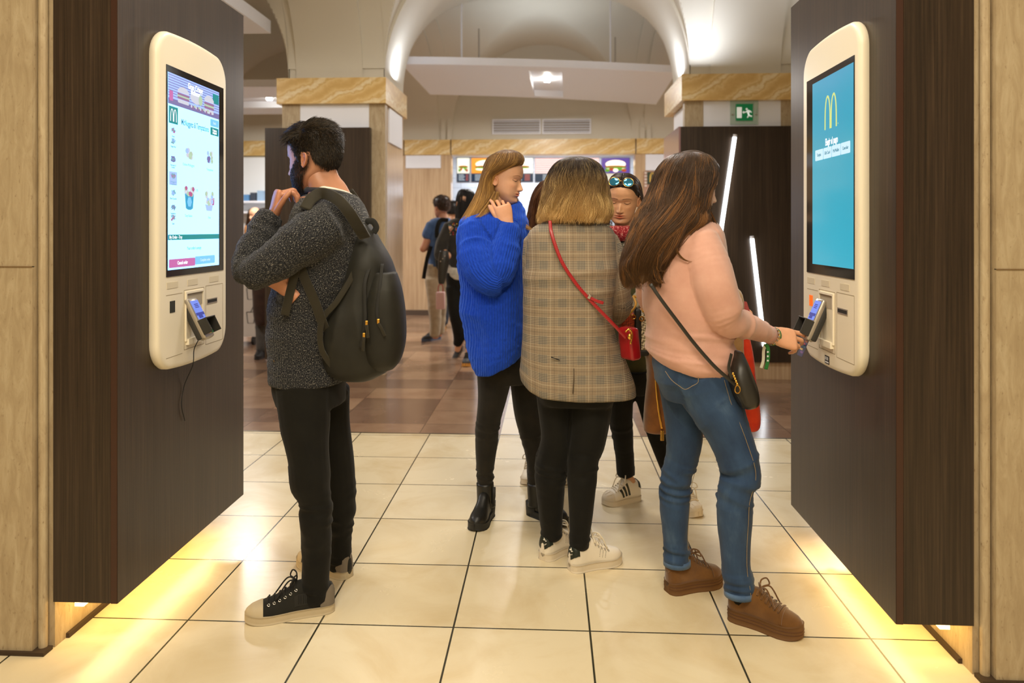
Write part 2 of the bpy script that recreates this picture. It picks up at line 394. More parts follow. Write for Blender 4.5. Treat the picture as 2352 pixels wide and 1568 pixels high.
S_BTN = emis('screen_button', (205, 238, 252), 1.1); S_TERM = emis('terminal_display', (128, 152, 248), 1.0); S_TERM2 = emis('terminal_display_dark', (80, 90, 190), .7); S_HOT = emis('sensor_glow', (255, 96, 20), 1.4)
def m_cyan():
    t = NT('screen_cyan_field'); x = t.xyz(t.coord('Object')); n = t.noise(t.coord('Object'), 2.2, 2, .5)
    c = t.ramp(t.math('ADD', t.math('MULTIPLY', t.math('SUBTRACT', x[2], 1.2), .7), t.math('MULTIPLY', n, .5)), [(.2, srgb(70, 190, 216)), (.55, srgb(54, 178, 204)), (.95, srgb(84, 172, 212))])
    t.set(Base_Color=(0, 0, 0, 1), Emission_Color=c, Emission_Strength=.92, Roughness=.12); return t.m
S_FIELD = m_cyan()
ZC = 1.4715
class Kiosk:
    def __init__(s, sg, X):
        s.sg = sg; s.X = X; s.Yc = 2.797; s.N = np.array([float(sg), 0, 0]); s.A = np.array([0, float(sg), 0]); s.off = 0
    def w(s, u, z, off=0.0): return np.array([s.X+s.sg*off, s.Yc+s.sg*u, z])
    def px(s, px, py, off=.03):
        q = onX(px, py, s.X+s.sg*off); return (q[1]-s.Yc)*s.sg, q[2]
    def slab(s, mb, u0, u1, z0, z1, o0, o1, mi=0, bev=0):
        return mb.box(s.w(u0, z0, o0), s.w(u1, z1, o1), mi, bev)
    def poly(s, mb, pts, off, t, mi=0): return mb.prism(pts, s.w(0, 0, off), s.A, UV, s.N, t, mi)
    def txt(s, st, size, u, z, off, mat, name, par, bold=0, align='CENTER', sx=.8): return text(st, size, s.w(u, z, off), s.A, UV, mat, name, par, .0003, align, bold, sx)
def column(sg, xa, xb, X, label):
    root = thing('kiosk_column', label, 'wood panel', ((xa+xb)/2, 2.83, .153))
    d = .022
    m = MB(); m.box((X-sg*d, 2.335, .153), (X, 3.325, 2.345)); m.obj('side_panel', [WOOD], root)
    m = MB(); m.box((xb if sg > 0 else xb, 2.336, .153), (X-sg*(d+.002), 2.36, 2.345)); m.box((xb+sg*.004, 2.36, .16), (X-sg*(d+.006), 3.32, 2.34)); m.obj('front_panel', [WOOD], root)
    m = MB(); m.box((X-sg*d, 2.3335, .153), (X-sg*.0012, 2.3352, 2.345)); m.obj('edge_strip', [DARKW], root)
    return root
column(1, -1.617, -1.617, -1.40, 'dark wood column floating above the floor, carrying the pale menu kiosk beside the bearded man')
column(-1, 1.299, 1.299, 1.065, 'dark wood column floating above the floor, carrying the blue screen kiosk')
def glow_strip(x, sg, label):
    o = MB().box((x, 2.36, .128), (x+sg*.03, 3.28, .15)).obj('light_strip', [emis('strip_glow', (255, 206, 120), 14)]); tag(o, label, 'light strip')
def frame_parts(K, root):
    m = MB(); o = rrect(.277, .600, .085, 8, .018)
    sh = lambda k: [(x*(1-k/.277), y*(1-k/.62)) for x, y in o]
    rr = []
    for k, off in ((.004, .0), (0, .008), (0, .022), (.003, .029), (.010, .033), (.018, .034)):
        rr.append(np.array([K.w(x, ZC+y, off) for x, y in sh(k)]))
    m.loft(rr)
    # a raised wide rim of cream plastic leaves the middle flat
    b = m.obj('bezel', [BEZ], root, auto=50)
    m = MB(); K.slab(m, -.222, .240, 1.197, 1.957, .030, .0362); sc = m.obj('screen', [BLACK], root); sc['label'] = 'black glass touch screen'
    return b, sc
def panel_details(K, root, bezel, hot):
    g = plain('panel_gap', (150, 134, 104), .7); sl = plain('button_face', (214, 202, 176), .4); dk = plain('slot_black', (26, 24, 20), .6)
    s = K.sg
    E = lambda e: e
    def rect(px0, py0, px1, py1): 
        a = K.px(px0, py0, .034); b = K.px(px1, py1, .034); return min(a[0], b[0]), max(a[0], b[0]), min(a[1], b[1]), max(a[1], b[1])
    for e in (-.178, -.026, .155):
        m = MB(); K.slab(m, E(e)-.040, E(e)+.040, 1.154, 1.177, .0335, .0352); m.obj('button', [sl], root)
    m = MB()
    for e0, e1, z0, z1 in ((-.222, -.105, .905, 1.130), (-.092, .066, .915, 1.138), (.082, .235, .908, 1.141)):
        for q in ((e0, e1, z1, z1+.0018), (e0, e1, z0, z0+.0018), (e0, e0+.0018, z0, z1), (e1, e1+.0018, z0, z1)):
            if e0 < -.2 and q[0] == q[1]-.0018: continue
            K.slab(m, E(q[0]), E(q[1]), q[2], q[3], .0335, .0345)
    m.obj('panel_seam', [g], bezel)
    m = MB(); K.slab(m, E(-.196), E(-.160), 1.066, 1.108, .0335, .0352)
    m.obj('scanner_window', [S_HOT if hot else plain('scanner_glass', (34, 44, 40), .15)], root)
    m = MB(); K.slab(m, E(.092), E(.182), 1.068, 1.089, .033, .0358); r = m.obj('receipt_slot', [STEEL], root)
    m = MB(); K.slab(m, E(.097), E(.177), 1.073, 1.085, .0345, .0364); m.obj('slot_mouth', [dk], r)
    # recess for the card reader: shadow box sunk through its own frame
    m = MB()
    u0, u1, z0, z1 = E(-.078), E(.052), .955, 1.125
    if u0 > u1: u0, u1 = u1, u0
    th = .004
    K.slab(m, u0-.008, u0, z0-.008, z1+.008, .033, .040); K.slab(m, u1, u1+.008, z0-.008, z1+.008, .033, .040)
    K.slab(m, u0, u1, z1, z1+.008, .033, .040); K.slab(m, u0, u1, z0-.022, z0, .033, .046)
    m.obj('reader_recess', [BEZ], root)
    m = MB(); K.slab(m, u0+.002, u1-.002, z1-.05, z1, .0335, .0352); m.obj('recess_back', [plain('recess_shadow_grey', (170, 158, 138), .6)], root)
    # card reader: tilted box reaching out of the recess
    top = K.w(-.052, 1.098, .030); end = K.w(-.040, .955, .096)
    ax = nrm(end-top); L = np.linalg.norm(end-top); side = K.A; up = nrm(np.cross(side, ax))
    if up[2] < 0: up = -up
    R = np.array([side, ax, up]); c = (top+end)/2
    rd = MB(); rd.obox(c-up*.010, R, (.034, L/2, .014), 0, .008); body = rd.obj('card_reader', [DGREY], root, auto=40)
    q = MB(); q.obox(c+up*.008, R, (.037, L/2+.004, .010), 0, .008); q.obox(c+ax*(L/2-.01), R, (.030, .016, .014), 0, .008); q.obj('reader_shell', [STEEL], body, auto=40)
    q = MB(); q.obox(c+up*.0185-ax*(L*.20), R, (.029, L*.24, .0012)); q.obj('reader_display', [S_TERM], body)
    q = MB(); q.obox(c+up*.0195-ax*(L*.09), R, (.029, L*.035, .0012)); q.obox(c+up*.0195-ax*(L*.02)-side*.012, R, (.008, .006, .001)); q.obox(c+up*.0195-ax*(L*.02)+side*.004, R, (.006, .006, .001))
    for i in range(3): q.obox(c+up*.0195-ax*(L*(.34-.04*i)), R, (.014, .0018, .001))
    q.obj('display_type', [S_TERM2], body)
    q = MB()
    for i in range(4):
        for j in range(3): q.obox(c+up*.0215+ax*(L*(.13+.065*i))+side*(.0175*(j-1)), R, (.0062, .0052, .003), 0, .002)
    q.obj('key', [plain('grey_keys', (120, 116, 108), .5)], body)
    for j, cc in enumerate(((200, 40, 50), (236, 190, 40), (30, 140, 80))):
        q = MB(); q.obox(c+up*.0215+ax*(L*.40)+side*(.0175*(j-1)), R, (.0068, .0055, .003), 0, .002); q.obj('key', [plain('key_colour_%d' % j, cc, .4)], body)
    q = MB()
    for sd in (-1, 1): q.obox(c+up*.032+ax*(L*.25)+side*(.036*sd), R, (.002, L*.19, .018), 0, .0015)
    q.obox(c+up*.036+ax*(L*.075), R, (.036, .002, .016), 0, .0015); q.obj('pin_shield', [DGREY], body)
    return body, c, ax, up, side, L
# -------- left kiosk: menu page
KL = Kiosk(1, -1.40)
kl = thing('order_kiosk', 'cream touch screen kiosk showing a pale blue menu page, in front of the bearded man', 'kiosk', KL.w(0, .85))
bz, sc = frame_parts(KL, kl)
def LPX(x, y): return KL.px(x, y, .037)
U0, U1 = LPX(386, 300)[0], LPX(503, 300)[0]; ZT, ZBm = 1.932, 1.221
m = MB(); KL.slab(m, U0, U1, ZBm, ZT, .0362, .0368); m.obj('menu_page', [S_ICE], sc)
W_ = U1-U0; H_ = ZT-ZBm; zz = lambda f: ZT-H_*f; uu = lambda f: U0+W_*f
O1, O2, O3, O4 = .0368, .0374, .0379, .0384
m = MB(); KL.slab(m, U0, U1, zz(.158), ZT, O1, O2, 0)
for i in range(9): KL.slab(m, U0, U1, zz(.012+.013*i), zz(.008+.013*i), O2, O2+.0002, 1)
KL.slab(m, U0, U1, zz(.158), zz(.128), O2, O2+.0002, 1); KL.slab(m, uu(.86), uu(.99), zz(.075), zz(.02), O2, O3, 2)
m.obj('menu_banner', [S_LIL, S_DLIL, S_TEAL], sc)
def burger(m, u, z, w, h):
    for (a, b, c, mi) in ((.28, .5, 1.0, 0), (.10, .25, 1.05, 1), (-.02, .10, 1.1, 3), (-.16, 0, 1.04, 1), (-.42, -.18, .98, 0)):
        pts = rrect(w*c/2, h*(b-a)/2, h*(b-a)*.4 if h*(b-a)*.4 < w*c/2 else w*.2, 4); KL.poly(m, [(u+x, z+h*(a+b)/2+y) for x, y in pts], O2+.0003, .0003, mi)
    pts = [(u+w*.5*math.cos(t), z+h*.28+h*.42*math.sin(t)) for t in np.linspace(0, PI, 14)]; KL.poly(m, pts, O2+.0004, .0003, 0)
m = MB(); burger(m, uu(.27), zz(.105), .085, .055); burger(m, uu(.78), zz(.105), .08, .065)
KL.poly(m, [(uu(.52)+.05*math.cos(t), zz(.085)+.022*math.sin(t)) for t in np.linspace(0, 2*PI, 18)], O2+.0003, .0003, 0)
KL.poly(m, [(uu(.60)+.016*math.cos(t), zz(.088)+.02*math.sin(t)) for t in np.linspace(0, 2*PI, 14)], O2+.0006, .0003, 3)
for i in range(14): KL.poly(m, [(uu(.42+.03*i)+.007*math.cos(t), zz(.135+.006*math.sin(i*2.1))+.006*math.sin(t)) for t in np.linspace(0, 2*PI, 7)], O2+.0007, .0002, (0, 1, 3)[i % 3])
KL.poly(m, rrect(.013, .018, .004, 3) and [(uu(.05)+x, zz(.115)+y) for x, y in rrect(.013, .018, .004, 3)], O2+.0004, .0003, 2)
m.obj('banner_picture', [S_FOODA, S_FOODB, S_PINK, S_LEAF], sc)
KL.txt('Gran Crispy', .030, uu(.50), zz(.032), O3, S_WHITE, 'banner_lettering', sc, .0012); KL.txt('McBacon', .025, uu(.50), zz(.060), O3, S_WHITE, 'banner_lettering', sc, .0012)
m = MB(); KL.slab(m, uu(.015), uu(.17), zz(.255), zz(.168), O1, O2, 0); arches_logo(m, KL.w(uu(.0925), zz(.212), O2), KL.A, UV, KL.N, .045, .046, .0004, 1); m.obj('logo_tile', [S_TEAL, S_WHITE], sc)
KL.txt('McNuggets & Temptations', .031, uu(.505), zz(.234), O1, S_TYPE, 'page_title', sc, .0002, sx=.66)
m = MB(); KL.poly(m, [(uu(.90)+x, zz(.188)+y) for x, y in rrect(.036, .014, .004, 3)], O1, .0006); m.obj('back_button', [S_BLUE], sc)
KL.txt('Back', .016, uu(.90), zz(.188), O2+.0003, S_BTN, 'button_lettering', sc)
m = MB(); KL.poly(m, [(uu(.90)+x, zz(.236)+y) for x, y in rrect(.036, .0155, .004, 3)], O1, .0006); m.obj('coupon_button', [S_TEAL], sc)
KL.txt('I have a', .015, uu(.90), zz(.2295), O2+.0003, S_WHITE, 'button_lettering', sc, .0004); KL.txt('coupon', .015, uu(.90), zz(.243), O2+.0003, S_WHITE, 'button_lettering', sc, .0004)
# side list of small icons
rr_ = random.Random(3)
for i, (f, words) in enumerate(((.300, ['Home']), (.352, ['Happy Meal']), (.447, ['Beverages &', 'Dessert']), (.532, ['McNuggets &', 'Temptations']), (.617, ['Main & Specials']), (.693, ['Sandwiches', 'and Wraps']), (.745, ['Salad']))):
    m = MB()
    if i == 3: KL.slab(m, uu(.02), uu(.155), zz(f+.036), zz(f-.032), O1, O2, 2)
    for k in range(7): KL.poly(m, [(uu(.088+rr_.uniform(-.03, .03))+.008*math.cos(t), zz(f-.008+rr_.uniform(-.012, .008))+.006*math.sin(t)) for t in np.linspace(0, 2*PI, 8)], O2, .0003, k % 2)
    m.obj('menu_icon', [S_GREY, [S_RED, S_LIL, S_DLIL][i % 3], S_LIL], sc)
    for k, wd in enumerate(words): KL.txt(wd, .0095, uu(.088), zz(f+.020+.011*k), O2, S_GREY, 'icon_lettering', sc)
# four food pictures
def blob(m, u, z, w, h, mi, n=9, seed=0):
    q = random.Random(seed); KL.poly(m, [(u+w*math.cos(t)*q.uniform(.85, 1.1), z+h*math.sin(t)*q.uniform(.85, 1.1)) for t in np.linspace(0, 2*PI, n, endpoint=False)], O1+.0001*mi, .0004, mi)
m = MB()
for k in range(7): blob(m, uu(.38+.04*math.cos(k*1.1)), zz(.39+.018*math.sin(k*1.3)), .014, .011, (0, 2, 0, 1)[k % 4], 8, k)
m.obj('food_picture', [S_FOODA, S_LIL, S_LEAF], sc); KL.txt('Chicken McNuggets', .014, uu(.37), zz(.452), O1, S_GREY, 'food_lettering', sc)
m = MB()
for k in range(12): blob(m, uu(.80+.045*math.cos(k*1.7)), zz(.385+.024*math.sin(k*1.3)), .010, .010, (0, 1, 3, 2)[k % 4], 7, k+9)
m.obj('food_picture', [S_FOODA, S_LIL, S_LEAF, S_DLIL], sc); KL.txt('Temptations', .014, uu(.80), zz(.458), O1, S_GREY, 'food_lettering', sc)
m = MB(); KL.poly(m, [(uu(.30), zz(.605)), (uu(.47), zz(.605)), (uu(.45), zz(.682)), (uu(.41), zz(.69)), (uu(.36), zz(.69)), (uu(.32), zz(.682))], O1, .0004, 1)
for k in range(18): blob(m, uu(.385+.075*math.cos(k*1.9)), zz(.592+.016*math.sin(k*2.3)), .011, .009, (0, 2, 3, 0)[k % 4], 7, k+40)
KL.poly(m, [(uu(.385)+.018*math.cos(t), zz(.648)+.020*math.sin(t)) for t in np.linspace(0, 2*PI, 7)], O2, .0003, 4)
m.obj('food_picture', [S_FOODA, S_CUP, S_LEAF, S_RED, S_BLUE], sc); KL.txt('Tasty Basket', .014, uu(.37), zz(.722), O1, S_GREY, 'food_lettering', sc)
m = MB(); KL.poly(m, [(uu(.83), zz(.62)), (uu(.90), zz(.615)), (uu(.89), zz(.655)), (uu(.85), zz(.66))], O1, .0004, 3); KL.poly(m, [(uu(.70), zz(.655)), (uu(.86), zz(.66)), (uu(.84), zz(.69)), (uu(.73), zz(.69))], O1, .0005, 1)
for k in range(14): blob(m, uu(.79+.07*math.cos(k*1.9)), zz(.622+.030*math.sin(k*2.3)), .011, .010, (0, 2, 0, 1)[k % 4], 7, k+70)
m.obj('food_picture', [S_FOODA, S_LIL, S_LEAF, S_RED], sc); KL.txt('Fries', .014, uu(.79), zz(.728), O1, S_GREY, 'food_lettering', sc)
KL.txt('1.90', .014, uu(.53), zz(.583), O1, S_GREY, 'food_lettering', sc)
m = MB(); KL.slab(m, U0, U1, zz(.848), zz(.821), O1, O2); m.obj('order_band', [S_TEAL], sc); KL.txt('My Order - Tray', .017, uu(.02), zz(.8345), O2, S_WHITE, 'band_lettering', sc, .0004, 'LEFT')
KL.txt('Your order is empty', .017, uu(.48), zz(.895), O1, S_TYPE, 'order_lettering', sc)
m = MB(); KL.poly(m, [(uu(.255)+x, zz(.968)+y) for x, y in rrect(.098, .0155, .004, 3)], O1, .0006); m.obj('cancel_button', [S_PINK], sc); KL.txt('Cancel order', .018, uu(.255), zz(.968), O2+.0003, S_WHITE, 'button_lettering', sc, .0005)
m = MB(); KL.poly(m, [(uu(.70)+x, zz(.963)+y) for x, y in rrect(.083, .0155, .004, 3)], O1, .0006); m.obj('complete_button', [S_BLUE], sc); KL.txt('Complete order', .016, uu(.70), zz(.963), O2+.0003, S_BTN, 'button_lettering', sc)
rb, rc, rax, rup, rside, rL = panel_details(KL, kl, bz, False)
cb = KL.w(.005, 1.0, .12)
pts = cr([rc-rup*.02+rax*.02-rside*.03, KL.w(-.035, .97, .07), KL.w(-.035, .91, .045), KL.w(-.04, .85, .042), KL.w(-.035, .77, .006), KL.w(-.055, .70, .006), KL.w(-.03, .635, .006)], 8)
MB().tube(pts, .0018, 6).obj('cable', [BLK], kl, True)
# -------- right kiosk: payment page
KR = Kiosk(-1, 1.065)
kr = thing('order_kiosk', 'cream touch screen kiosk showing a plain turquoise payment page, by the woman in pink', 'kiosk', KR.w(0, .85))
bz2, sc2 = frame_parts(KR, kr)
# mirrored frame: black glass sits nearer the camera side
U0, U1 = KR.px(1866, 300, .037)[0], KR.px(1960, 300, .037)[0]
if U0 > U1: U0, U1 = U1, U0
m = MB(); KR.slab(m, U0, U1, ZBm+.012, ZT+.002, .0362, .0368); m.obj('payment_page', [S_FIELD], sc2)
W_ = U1-U0; H_ = ZT-ZBm; uu = lambda f: U0+W_*f
m = MB(); arches_logo(m, KR.w(uu(.48), zz(.185), .0368), KR.A, UV, KR.N, .118, .125, .0006, 0, .13); m.obj('logo', [S_YEL], sc2)
KR.txt('R', .008, uu(.66), zz(.262), .0368, S_YEL, 'logo_mark', sc2)
KR.txt('Elegir el pago', .036, uu(.50), zz(.340), .0368, S_WHITE, 'page_title', sc2, .0011, sx=.62)
for i, wd in enumerate(('Tarjeta', 'Gift Card', 'McWallet', 'Cancelar')):
    u = uu(.185+.215*i); m = MB(); KR.poly(m, [(u+x, zz(.395)+y) for x, y in rrect(.040, .0205, .004, 3)], .0368, .0006); m.obj('payment_button', [S_BTN], sc2)
    KR.txt(wd, .017, u, zz(.395), .0376, S_TYPE, 'button_lettering', sc2, sx=.85)
rb2, rc2, rax2, rup2, rside2, rL2 = panel_details(KR, kr, bz2, True)
m = MB(); KR.slab(m, -.03, .012, .868, .898, .0335, .0352, 0)
for i in range(6): KR.slab(m, -.026+.0055*i, -.024+.0055*i, .882, .894, .0352, .0355, 1)
KR.slab(m, -.026, .008, .872, .877, .0352, .0355, 1)
m.obj('barcode_sticker', [BLK, WHITE], kr)
# -------- wood panels, light tubes and sign on the far pillars
o = MB().box((-2.655, 6.79, .15), (-1.665, 6.865, 2.31)).obj('wood_panel', [WOOD]); tag(o, 'dark wood panel mounted on the far stone pillar behind the bearded man', 'wood panel')
PINKG = plain('glossy_side_laminate', (150, 118, 116), .18)
o = thing('wood_panel', 'dark wood panel with two slanted light tubes on the pillar behind the woman in pink', 'wood panel', (1.75, 6.85, .0))
MB().box((1.195, 6.815, .16), (2.5, 6.866, 2.30)).obj('front_panel', [WOOD], o)
MB().box((1.178, 6.815, .16), (1.1948, 7.70, 2.30)).obj('side_panel', [PINKG], o)
struct('baseboard_right_pillar', MB().box((1.20, 6.84, 0), (2.5, 6.90, .155)), PALE)
TUBE = emis('tube_white', (244, 250, 255), 9)
for (a, b, lab) in (((1688, 312), (1640, 640), 'long slanted white light tube on the dark panel behind the brown-haired woman'), ((1727, 545), (1756, 797), 'short slanted white light tube on the dark panel above the outstretched hand')):
    p, q = onY(*a, 6.795), onY(*b, 6.795)
    t = thing('light_tube', lab, 'light tube', (p+q)/2)
    MB().tube([p, q], .0165, 12).obj('tube', [TUBE], t, True)
    d = nrm(q-p); e = MB()
    for c in (p, q): MB().tube([c-d*.012, c+d*.012], .018, 10).obj('end_cap', [WHITE], t)
    for f in (.3, .7): MB().tube([p+(q-p)*f, p+(q-p)*f+np.array([0, .019, 0])], .006, 8).obj('bracket', [STEEL], t)
p, q = onY(1690, 239, 6.862), onY(1729, 277, 6.862); c = (p+q)/2; w = abs(q[0]-p[0])/2; h = abs(p[2]-q[2])/2
ex = thing('exit_sign', 'green emergency exit sign with a running figure on a clear plate', 'exit sign', c)
gl = NT('clear_plate'); gl.set(Base_Color=srgb(205, 226, 210), Roughness=.1, Alpha=.45)
MB().box(c+[-w-.05, 0, -h-.035], c+[w+.05, .008, h+.035]).obj('backing_plate', [gl.m], ex)
MB().box(c+[-w, -.006, -h], c+[w, 0, h]).obj('sign_face', [plain('sign_green', (0, 112, 62), .4, emit=(0, 120, 66), es=.25)], ex)
m = MB(); SW = plain('sign_white', (240, 246, 240), .4, emit=(240, 246, 240), es=.3)
fx = lambda x, z: (c[0]+x*w, c[1]-.0085, c[2]+z*h)
X_ = [1, 0, 0]; Yn = [0, -1, 0]
def sp(pts): m.prism([(x*w, z*h) for x, z in pts], c+[0, -.006, 0], X_, UV, Yn, .0025)
sp([(-.9, -.68), (-.32, -.68), (-.32, .62), (-.9, .62)]); sp([(-.26, 0), (-.06, .18), (-.06, .06), (.12, .06), (.12, -.06), (-.06, -.06), (-.06, -.18)])
sp([(.26+.12*math.cos(t), .38+.12*math.sin(t)) for t in np.linspace(0, 2*PI, 12, endpoint=False)])
sp([(.28, .24), (.52, .28), (.62, .02), (.5, -.2), (.28, -.08)]); sp([(.5, .26), (.78, .14), (.86, -.04), (.76, -.08), (.66, .04), (.5, .08)]); sp([(.3, .22), (.1, .06), (.12, -.04), (.34, .08)])
sp([(.34, -.08), (.42, -.34), (.28, -.66), (.42, -.66), (.56, -.36), (.54, -.12)]); sp([(.5, -.18), (.66, -.34), (.88, -.42), (.88, -.56), (.58, -.5), (.42, -.22)])
m.obj('pictogram', [SW], ex)
for s in (-1, 1): MB().cyl(c+[s*(w+.03), -.002, -.02], (0, 1, 0), .008, .012, 10).obj('screw', [STEEL], ex)
# -------- vents
for x0, x1, lab in ((-.905, -.135, 'white louvred air vent high on the back wall, left of the pair'), (-.115, .655, 'white louvred air vent high on the back wall, right of the pair')):
    v = thing('air_vent', lab, 'vent', ((x0+x1)/2, YB, 2.97), 'wall vents above the counter')
    f = MB(); z0, z1 = 2.86, 3.10
    for q in (((x0, z0), (x1, z0+.022)), ((x0, z1-.022), (x1, z1)), ((x0, z0+.022), (x0+.022, z1-.022)), ((x1-.022, z0+.022), (x1, z1-.022))): f.box((q[0][0], YB-.03, q[0][1]), (q[1][0], YB, q[1][1]))
    f.obj('frame', [WHITE], v)
    for i in range(5):
        s_ = MB(); s_.obox(((x0+x1)/2, YB-.016, z0+.042+.040*i), [[1, 0, 0], [0, .8, .6], [0, -.6, .8]], ((x1-x0)/2-.022, .021, .003)); s_.obj('slat', [WHITE], v)
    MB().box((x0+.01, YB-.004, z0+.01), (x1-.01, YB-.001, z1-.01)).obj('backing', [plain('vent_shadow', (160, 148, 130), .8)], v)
# -------- hanging ceiling panels
def panel(name, label, c4, z, th=.085, hole=None, bow=.0):
    """flat slab given by four corners seen on its underside (fl, fr, br, bl)"""
    c4 = [np.array([p[0], p[1], z]) for p in c4]; t = thing(name, label, 'ceiling panel', (c4[0]+c4[2])/2)
    q = [np.array([p[0], p[1], z]) for p in c4]; n = 24; m = MB()
    S = lambda a, b: (q[0]*(1-a)+q[1]*a)*(1-b)+(q[3]*(1-a)+q[2]*a)*b+UV*(bow*(1-(2*a-1)**2))
    us = sorted(set(list(np.linspace(0, 1, n+1))+([hole[0], hole[1]] if hole else []))); vs = sorted(set([0, .25, .5, .75, 1]+([hole[2], hole[3]] if hole else [])))
    for k, up in ((0, 0), (1, th)):
        V = [S(a, b)+UV*up for a in us for b in vs]; F = []; nv = len(vs)
        for i in range(len(us)-1):
            for j in range(nv-1):
                if hole and k == 0 and us[i] >= hole[0]-1e-6 and us[i+1] <= hole[1]+1e-6 and vs[j] >= hole[2]-1e-6 and vs[j+1] <= hole[3]+1e-6: continue
                a = i*nv+j; f = (a, a+nv, a+nv+1, a+1); F.append(f if k else f[::-1])
        m.add(V, F)
    for e in ([(a, 0) for a in us], [(a, 1) for a in us], [(0, b) for b in vs], [(1, b) for b in vs]):
        V = [S(*x) for x in e]+[S(*x)+UV*th for x in e]; k = len(e); m.add(V, [(i, i+1, k+i+1, k+i) for i in range(k-1)])
    m.obj('slab', [WHITE], t, auto=30)
    if hole:
        a0, a1, b0, b1 = hole; cs = [S(a0, b0), S(a1, b0), S(a1, b1), S(a0, b1)]; w = MB()
        d = .10
        V = cs+[p+UV*d for p in cs]; w.add(V, [(0, 1, 5, 4), (1, 2, 6, 5), (2, 3, 7, 6), (3, 0, 4, 7), (4, 5, 6, 7)]); w.obj('light_recess', [WHITE], t)
        cc = sum(cs)/4; l = MB(); l.obox(cc+UV*.055, np.array([nrm(cs[1]-cs[0]), nrm(cs[3]-cs[0]), UV]), (.035, .024, .014), 0, .006); l.obj('lamp', [emis('lamp_glow', (255, 252, 240), 170)], t)
        l = MB()
        for s in (-1, 1): l.obox(cc+UV*.085+nrm(cs[1]-cs[0])*.075*s, np.array([nrm(cs[1]-cs[0]), nrm(cs[3]-cs[0]), UV]), (.010, .025, .008))
        l.obj('lamp_clip', [BLK], t)
        return t, S, cc
    return t, S, None
def atz(px, py, z): return P(px, py, FPX*(z-CH)/(HY-py))
Z1 = 3.2
cp, S1, lampc = panel('ceiling_panel', 'long bowed white hanging ceiling panel with a square recessed light, over the queue', [atz(922, 147, Z1), atz(1553, 167, Z1), atz(1507, 240, Z1), atz(988, 217, Z1)], Z1, .085, (.445, .57, .12, .93), .02)
for i, (a, b, zt) in enumerate(((.20, .12, 4.3), (.215, .82, 4.05), (.80, .82, 4.05), (.755, .12, 4.3))):
    p = S1(a, b)+UV*.085; MB().tube([p, [p[0], p[1], zt]], .011, 8).obj('rod', [STEEL if b > .5 else WHITE], cp)
p = S1(.5, .35)+UV*.086; MB().obox(p+UV*.06, np.array([RV, FV, UV]), (.17, .1, .06), 0, .008).obj('driver_box', [WHITE], cp)
panel('ceiling_panel', 'white hanging ceiling panel with a bright recess, seen past the far pillar beside the menu kiosk', [(-4.9, 8.8, 3.1), (-2.75, 8.9, 3.1), (-2.75, 11.0, 3.1), (-4.9, 11.0, 3.1)], 3.1, .09, (.12, .86, .35, .72))
panel('ceiling_panel', 'plain white hanging ceiling panel above the menu kiosk, cut off by the top edge', [(-4.6, 4.6, 3.2), (-2.61, 4.6, 3.2), (-2.61, 6.82, 3.2), (-4.6, 6.82, 3.2)], 3.2, .12)
panel('ceiling_panel', 'plain white hanging ceiling panel above the brown-haired woman, a sliver at the top edge', [(.55, 4.0, 3.25), (1.36, 4.0, 3.25), (1.36, 5.97, 3.25), (.55, 6.1, 3.25)], 3.25, .10)
# -------- menu boards over the counter
def board(px0, px1, kind, label):
    p, q = onY(px0, 363, 13.0), onY(px1, 417, 13.0)
    t = thing('menu_board', label, 'menu board', (p+q)/2, 'lit menu boards above the counter')
    x0, x1, z1, z0 = p[0], q[0], p[2], q[2]; w = x1-x0; h = z1-z0
    MB().box((x0-.015, 13.01, z0-.02), (x1+.015, 13.06, z1+.012)).obj('frame', [plain('board_frame', (150, 150, 156), .4)], t)
    bg = {'veg': (250, 246, 226), 'orange': (255, 160, 60), 'white': (255, 252, 244), 'stripe': (255, 226, 220), 'purple': (96, 74, 150)}[kind]
    a = MB(); a.box((x0, 13.0, z0+h*.36), (x1, 13.01, z1)); a.obj('picture_field', [emis('board_'+kind, bg, 1.35)], t)
    a = MB(); a.box((x0, 13.0, z0), (x1, 13.01, z0+h*.34)); a.obj('price_field', [emis('board_dark_'+kind, (40, 60, 84) if kind != 'purple' else (250, 232, 190), 1.0)], t)
    a = MB()
    for r in range(4):
        a.box((x0+w*.12, 12.997, z0+h*(.27-.07*r)), (x0+w*(.55+.08*(r % 2)), 13.0, z0+h*(.295-.07*r)), 0)
        a.box((x0+w*.72, 12.997, z0+h*(.27-.07*r)), (x0+w*.9, 13.0, z0+h*(.295-.07*r)), 1)
    a.obj('price_lines', [emis('board_type', (225, 235, 240), 1.0), emis('board_price', (240, 120, 90), 1.0)], t)
    f = MB(); cx, cz = x0+w*.5, z0+h*.68; N = [0, -1, 0]
    def el(x, z, a_, b_, mi, off): f.prism([(a_*math.cos(t_), b_*math.sin(t_)) for t_ in np.linspace(0, 2*PI, 20, endpoint=False)], (x, 12.999-off, z), X_, UV, N, .002, mi)
    if kind == 'stripe':
        for r in range(7): f.box((x0, 12.998, z1-h*(.04+.09*r)), (x1, 13.0, z1-h*(.02+.09*r)), 3)
    b_ = min(w*.36, .2)
    el(cx, cz+h*.06, b_, h*.17, 0, .002); el(cx, cz-h*.04, b_*1.08, h*.05, 1, .004); el(cx, cz-h*.09, b_*1.1, h*.04, 2, .006); el(cx, cz-h*.15, b_, h*.06, 0, .004)
    if kind in ('veg', 'purple'):
        for i in range(5): el(x0+w*(.2+.15*i), z0+h*(.48+.05*(i % 2)), w*.09, h*.07, (2, 1, 0)[i % 3], .008)
    f.obj('food_picture', [emis('board_bun', (255, 236, 200), 2.4), emis('board_filling', (200, 90, 50), 1.0), emis('board_salad', (120, 180, 60), 1.0), emis('board_stripe', (214, 96, 104), 1.0)], t)
